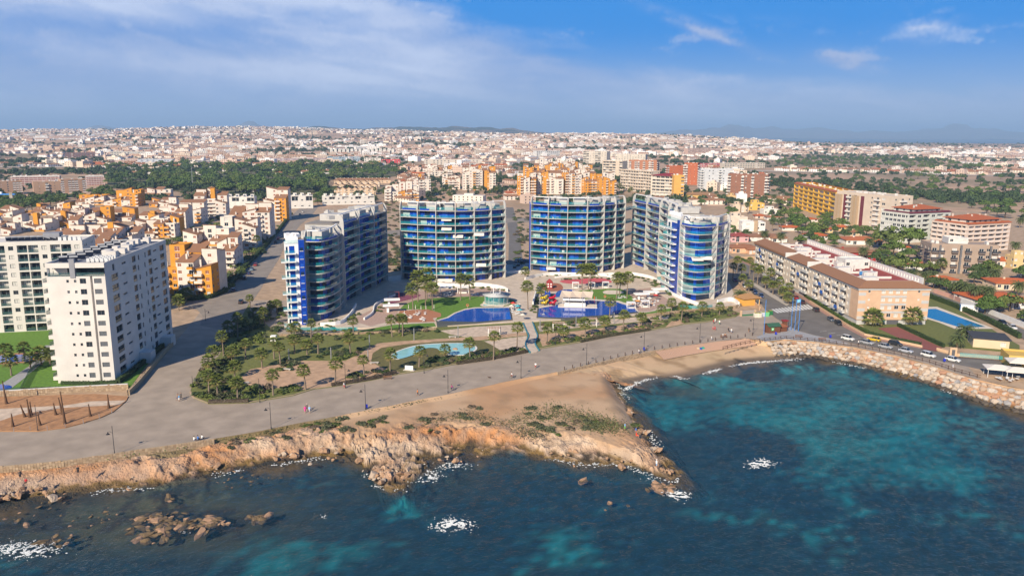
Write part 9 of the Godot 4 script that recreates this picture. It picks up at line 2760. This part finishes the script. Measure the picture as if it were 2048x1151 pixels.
	for x in [-2.2, 2.2]:
		b = MB.new()
		b.cyl(Vector3(x, 0, 1.0), Vector3(x, 2.8, 0), 0.08, 0.08, 6)
		b.cyl(Vector3(x, 0, -1.0), Vector3(x, 2.8, 0), 0.08, 0.08, 6)
		part(o, "leg", b.done(), mat("watch_red", Color(), 0))
	bx(o, "beam", mat("watch_red", Color(), 0), Vector3(0, 2.8, 0), Vector3(4.6, 0.14, 0.14))
	for q in [[784, 612, "white flat shade roof on one leg beside the purple playground"], [782, 624, "second white shade roof on one leg by the path"], [1302, 596, "white stepped shade roof in the rose court"], [1318, 590, "second white shade roof in the rose court"], [1283, 600, "low white shade roof near the parasols"]]:
		o = thing("shade_roof", q[2], "shelter", G(q[0], q[1], 0.5), 0.2)
		bx(o, "roof", white, Vector3(0, 2.7, 0), Vector3(6.0, 0.5, 2.6))
		bx(o, "leg", white, Vector3(-1.2, 1.2, 0), Vector3(0.8, 2.4, 0.5))
	for q in [[893, 586, 5.0, "white slim-framed pergola behind the palm lawn"], [926, 586, 4.5, "second white pergola behind the palm lawn"], [1151, 576, 2.6, "white daybed tent on the upper lawn edge"], [1183, 576, 2.6, "second white daybed tent on the upper lawn edge"], [1211, 575, 2.6, "third white daybed tent on the upper lawn edge"], [1262, 617, 3.0, "white curtained cabana at the pool's corner"], [1290, 614, 3.0, "second white cabana at the pool's corner"]]:
		o = thing("pergola", q[3], "pergola", G(q[0], q[1], 0.5))
		var w: float = q[2]
		for s in [[-1, -1], [1, -1], [-1, 1], [1, 1]]: bx(o, "post", white, Vector3(s[0] * w / 2, 1.25, s[1] * 1.2), Vector3(0.12, 2.5, 0.12))
		bx(o, "roof", white, Vector3(0, 2.55, 0), Vector3(w + 0.3, 0.14, 2.7))
		bx(o, "daybed", mat("awning_cloth", Color(), 0), Vector3(0, 0.3, 0), Vector3(w * 0.7, 0.5, 1.6))
	for q in [[988, 672, "timber-roofed pergola on the gravel terrace"], [1117, 661, "timber-roofed pergola by the sandy walk"], [1182, 652, "second timber-roofed pergola by the gravel walk"]]:
		o = thing("garden_pergola", q[2], "pergola", G(q[0], q[1], 0.14))
		for s in [[-1, -1], [1, -1], [-1, 1], [1, 1]]: bx(o, "post", white, Vector3(s[0] * 1.9, 1.4, s[1] * 1.1), Vector3(0.14, 2.8, 0.14))
		for i in 9: bx(o, "roof_slat", mat("red_slat", Color(0.36, 0.15, 0.07), 0.8, ""), Vector3(-2.0 + i * 0.5, 2.9, 0), Vector3(0.16, 0.14, 2.8))
		for z in [-1.1, 1.1]: bx(o, "beam", white, Vector3(0, 2.78, z), Vector3(4.2, 0.1, 0.14))
	var proto: Node3D
	var n := 0
	var kinds := [["white sun lounger on the red deck beside the palms", "loungers on the red deck", [808, 629, 811, 632, 819, 635, 822, 636, 831, 629, 836, 630, 838, 627, 850, 628, 845, 639, 848, 641, 843, 638]], ["white sun lounger on the rose paving behind the palm lawn", "loungers behind the palm lawn", [890, 592, 896, 591, 902, 591, 944, 590, 950, 590, 955, 589]], ["white sun lounger on the lawn above the bar pool", "loungers on the upper lawn", [1164, 587, 1170, 588, 1177, 587, 1184, 585, 1237, 596, 1243, 596, 1249, 595]], ["white sun lounger in the crowded rose court", "loungers of the rose court", [1262, 612, 1268, 612, 1274, 613, 1280, 611, 1286, 610, 1292, 609, 1298, 608, 1304, 606, 1310, 604, 1316, 603, 1276, 606, 1284, 604, 1292, 602, 1300, 600, 1268, 604, 1308, 611, 1296, 614]], ["white sun lounger on the terrace between the pools", "loungers between the pools", [1022, 618, 1026, 614, 1030, 611, 1034, 615, 1038, 612, 1028, 620, 1034, 622, 1040, 619, 1024, 625, 1031, 628, 1038, 627]]]
	for k in kinds:
		var list: Array = k[2]
		for i in range(0, list.size(), 2):
			var at := G(list[i], list[i + 1], 0.52)
			if proto == null:
				proto = thing("sun_lounger", k[0], "sun lounger", at, 0.4, k[1])
				bx(proto, "base", white, Vector3(0, 0.28, 0.3), Vector3(0.65, 0.08, 1.3))
				part(proto, "backrest", unit_box(), white, Transform3D(Basis(Vector3.RIGHT, -0.6) * Basis.from_scale(Vector3(0.65, 0.08, 0.8)), Vector3(0, 0.5, -0.6)))
				for s in [[-0.28, 0.8], [0.28, 0.8], [-0.28, -0.3], [0.28, -0.3]]: bx(proto, "leg", white, Vector3(s[0], 0.12, s[1]), Vector3(0.06, 0.24, 0.06))
			else:
				copy(proto, at, rnd(-0.7, 0.9), 1.15, k[0], k[1])
	for q in [[809, 634], [817, 622], [831, 623], [842, 624], [852, 624], [868, 622]]:
		var t := thing("folded_parasol", "folded white parasol standing on the red deck", "parasol", G(q[0], q[1], 0.52), 0.0, "folded parasols")
		b = MB.new()
		b.cyl(Vector3(0, 0, 0), Vector3(0, 2.6, 0), 0.04, 0.04, 6)
		part(t, "pole", b.done(), steel)
		b = MB.new()
		b.cyl(Vector3(0, 1.2, 0), Vector3(0, 2.6, 0), 0.14, 0.05, 8)
		part(t, "cloth", b.done(), mat("awning_cloth", Color(), 0))
	var hues := [Color(0.6, 0.05, 0.04), Color(0.05, 0.4, 0.5), Color(0.66, 0.62, 0.55), Color(0.66, 0.62, 0.55), Color(0.6, 0.25, 0.05)]
	var i := 0
	for q in [[1027, 616, 0], [1036, 622, 1], [1040, 630, 1], [1024, 622, 2], [1046, 640, 2], [1300, 606, 2], [1286, 606, 2], [1312, 600, 0], [1270, 608, 3], [1276, 612, 4]]:
		var t := thing("parasol", "open %s parasol over loungers by the pools" % ["red", "turquoise", "cream", "cream", "orange"][q[2]], "parasol", G(q[0], q[1], 0.52), 0.0, "open parasols by the pools")
		b = MB.new()
		b.cyl(Vector3(0, 0, 0), Vector3(0, 2.4, 0), 0.04, 0.04, 6)
		part(t, "pole", b.done(), steel)
		b = MB.new()
		b.cyl(Vector3(0, 2.1, 0), Vector3(0, 2.55, 0), 1.35, 0.04, 10)
		part(t, "canopy", b.done(), mat("parasol%d" % q[2], hues[q[2]], 0.9, ""))
	for q in [[935, 616, "orange and white lifebuoy on a post by the palm pool"], [985, 603, "lifebuoy on a post by the pavilion"], [1107, 603, "lifebuoy on a post by the red slide"], [1210, 598, "lifebuoy on a post by the bar pool"]]:
		var t := thing("lifebuoy", q[2], "lifebuoy", G(q[0], q[1], 0.52))
		bx(t, "post", steel, Vector3(0, 0.6, 0), Vector3(0.08, 1.2, 0.08))
		b = MB.new()
		for k in 12:
			var a := TAU * k / 12
			var e := TAU * (k + 1) / 12
			b.cyl(Vector3(cos(a) * 0.42, 1.2 + sin(a) * 0.42, 0.1), Vector3(cos(e) * 0.42, 1.2 + sin(e) * 0.42, 0.1), 0.11, 0.11, 6, false)
		part(t, "ring", b.done(), mat("buoy_orange", Color(0.62, 0.16, 0.08), 0.6, ""))
	b = MB.new()
	for k in 3:
		b.tube([Vector3(0, 0, 0), Vector3(0, 1.6, 0)], [0.05, 0.02], 6)
	o = thing("fountain", "small water jet in the pool's corner", "fountain", G(1087, 628, 0.84))
	part(o, "jet", b.done(), mat("foam_white", Color(0.74, 0.77, 0.78), 0.9, ""))
	b = MB.new()
	b.cyl(Vector3(0, 0, 0), Vector3(0, 0.05, 0), 0.7, 0.5, 10)
	part(o, "splash", b.done(), mat("foam_white", Color(), 0))
	solo("pond_rock", rock_forms()[1], mat("rust_rock", Color(0.44, 0.27, 0.16), 0.95, "grit", 0.4), "rust-coloured rock islet in the shallow pond", "rock", Transform3D(Basis.from_scale(Vector3(1.1, 0.6, 0.8)), G(911, 698, 0.35)))
	o = thing("ticket_hut", "white box hut at the lawn's edge below the first blue tower", "hut", G(547, 681, 0.12))
	bx(o, "body", white, Vector3(0, 0.9, 0), Vector3(1.7, 1.8, 1.4))
	bx(o, "door", steel, Vector3(0, 0.8, 0.72), Vector3(0.8, 1.5, 0.04))
	var skin := Color(0.45, 0.25, 0.16)
	for q in [[1025, 613, R3(0.6, 0.1, 0.1)], [1032, 616, R3(0.1, 0.3, 0.5)], [1266, 610, R3(0.5, 0.05, 0.05)], [1290, 607, R3(0.1, 0.1, 0.3)], [1306, 609, R3(0.6, 0.3, 0.1)], [1189, 600, R3(0.7, 0.03, 0.02)]]:
		person(q[0], q[1], "stand" if q[0] == 1189 else "sit", q[2] if q[0] == 1189 else skin, q[2], Color(0.05, 0.03, 0.02), "bather in %s by the pools" % ["red", "blue", "crimson", "navy", "orange", "bright red"][i], rng.randf() * 6.0, 0.55)
		i += 1
func R3(r: float, g: float, b: float) -> Color:
	return Color(r, g, b)
func _ready() -> void:
	rng.seed = 7
	n1.seed = 3
	n1.frequency = 0.01
	n1.fractal_octaves = 4
	n2.seed = 8
	n2.frequency = 0.01
	n2.fractal_octaves = 3
	n3.seed = 15
	n3.frequency = 0.02
	n3.fractal_octaves = 2
	n4.seed = 4
	n4.noise_type = FastNoiseLite.TYPE_CELLULAR
	n4.cellular_return_type = FastNoiseLite.RETURN_CELL_VALUE
	n4.frequency = 0.38
	n4.fractal_type = FastNoiseLite.FRACTAL_NONE
	view_and_light()
	make_textures()
	lay_shore()
	lay_sea()
	lay_land()
	lay_ground()
	white_towers()
	blue_towers()
	peach_block()
	midrise()
	estate()
	villas()
	far_town()
	plants()
	street()
	court()
	cars()
	people()
func make_textures() -> void:
	pane("teal_balcony_glass", Color(0.015, 0.38, 0.42), 0.32)
	pane("balcony_glass", Color(0.05, 0.12, 0.13), 0.35)
	noise_tex("pave", 0.012, 0.84, 1.0, 1024, false, 8)
	noise_tex("tiles", 0.05, 0.8, 1.0, 256, false, 5)
	tile_red = mat("tile_red", Color(0.46, 0.12, 0.035), 0.85, "tiles", 0.3)
	tile_brown = mat("tile_brown", Color(0.33, 0.165, 0.085), 0.85, "tiles", 0.3)
	noise_tex("soft", 0.012, 0.92, 1.0, 256)
	noise_tex("grit", 0.06, 0.78, 1.0, 512, false, 5)
	noise_tex("patchy", 0.02, 0.8, 1.0, 512, false, 6, 12.0)
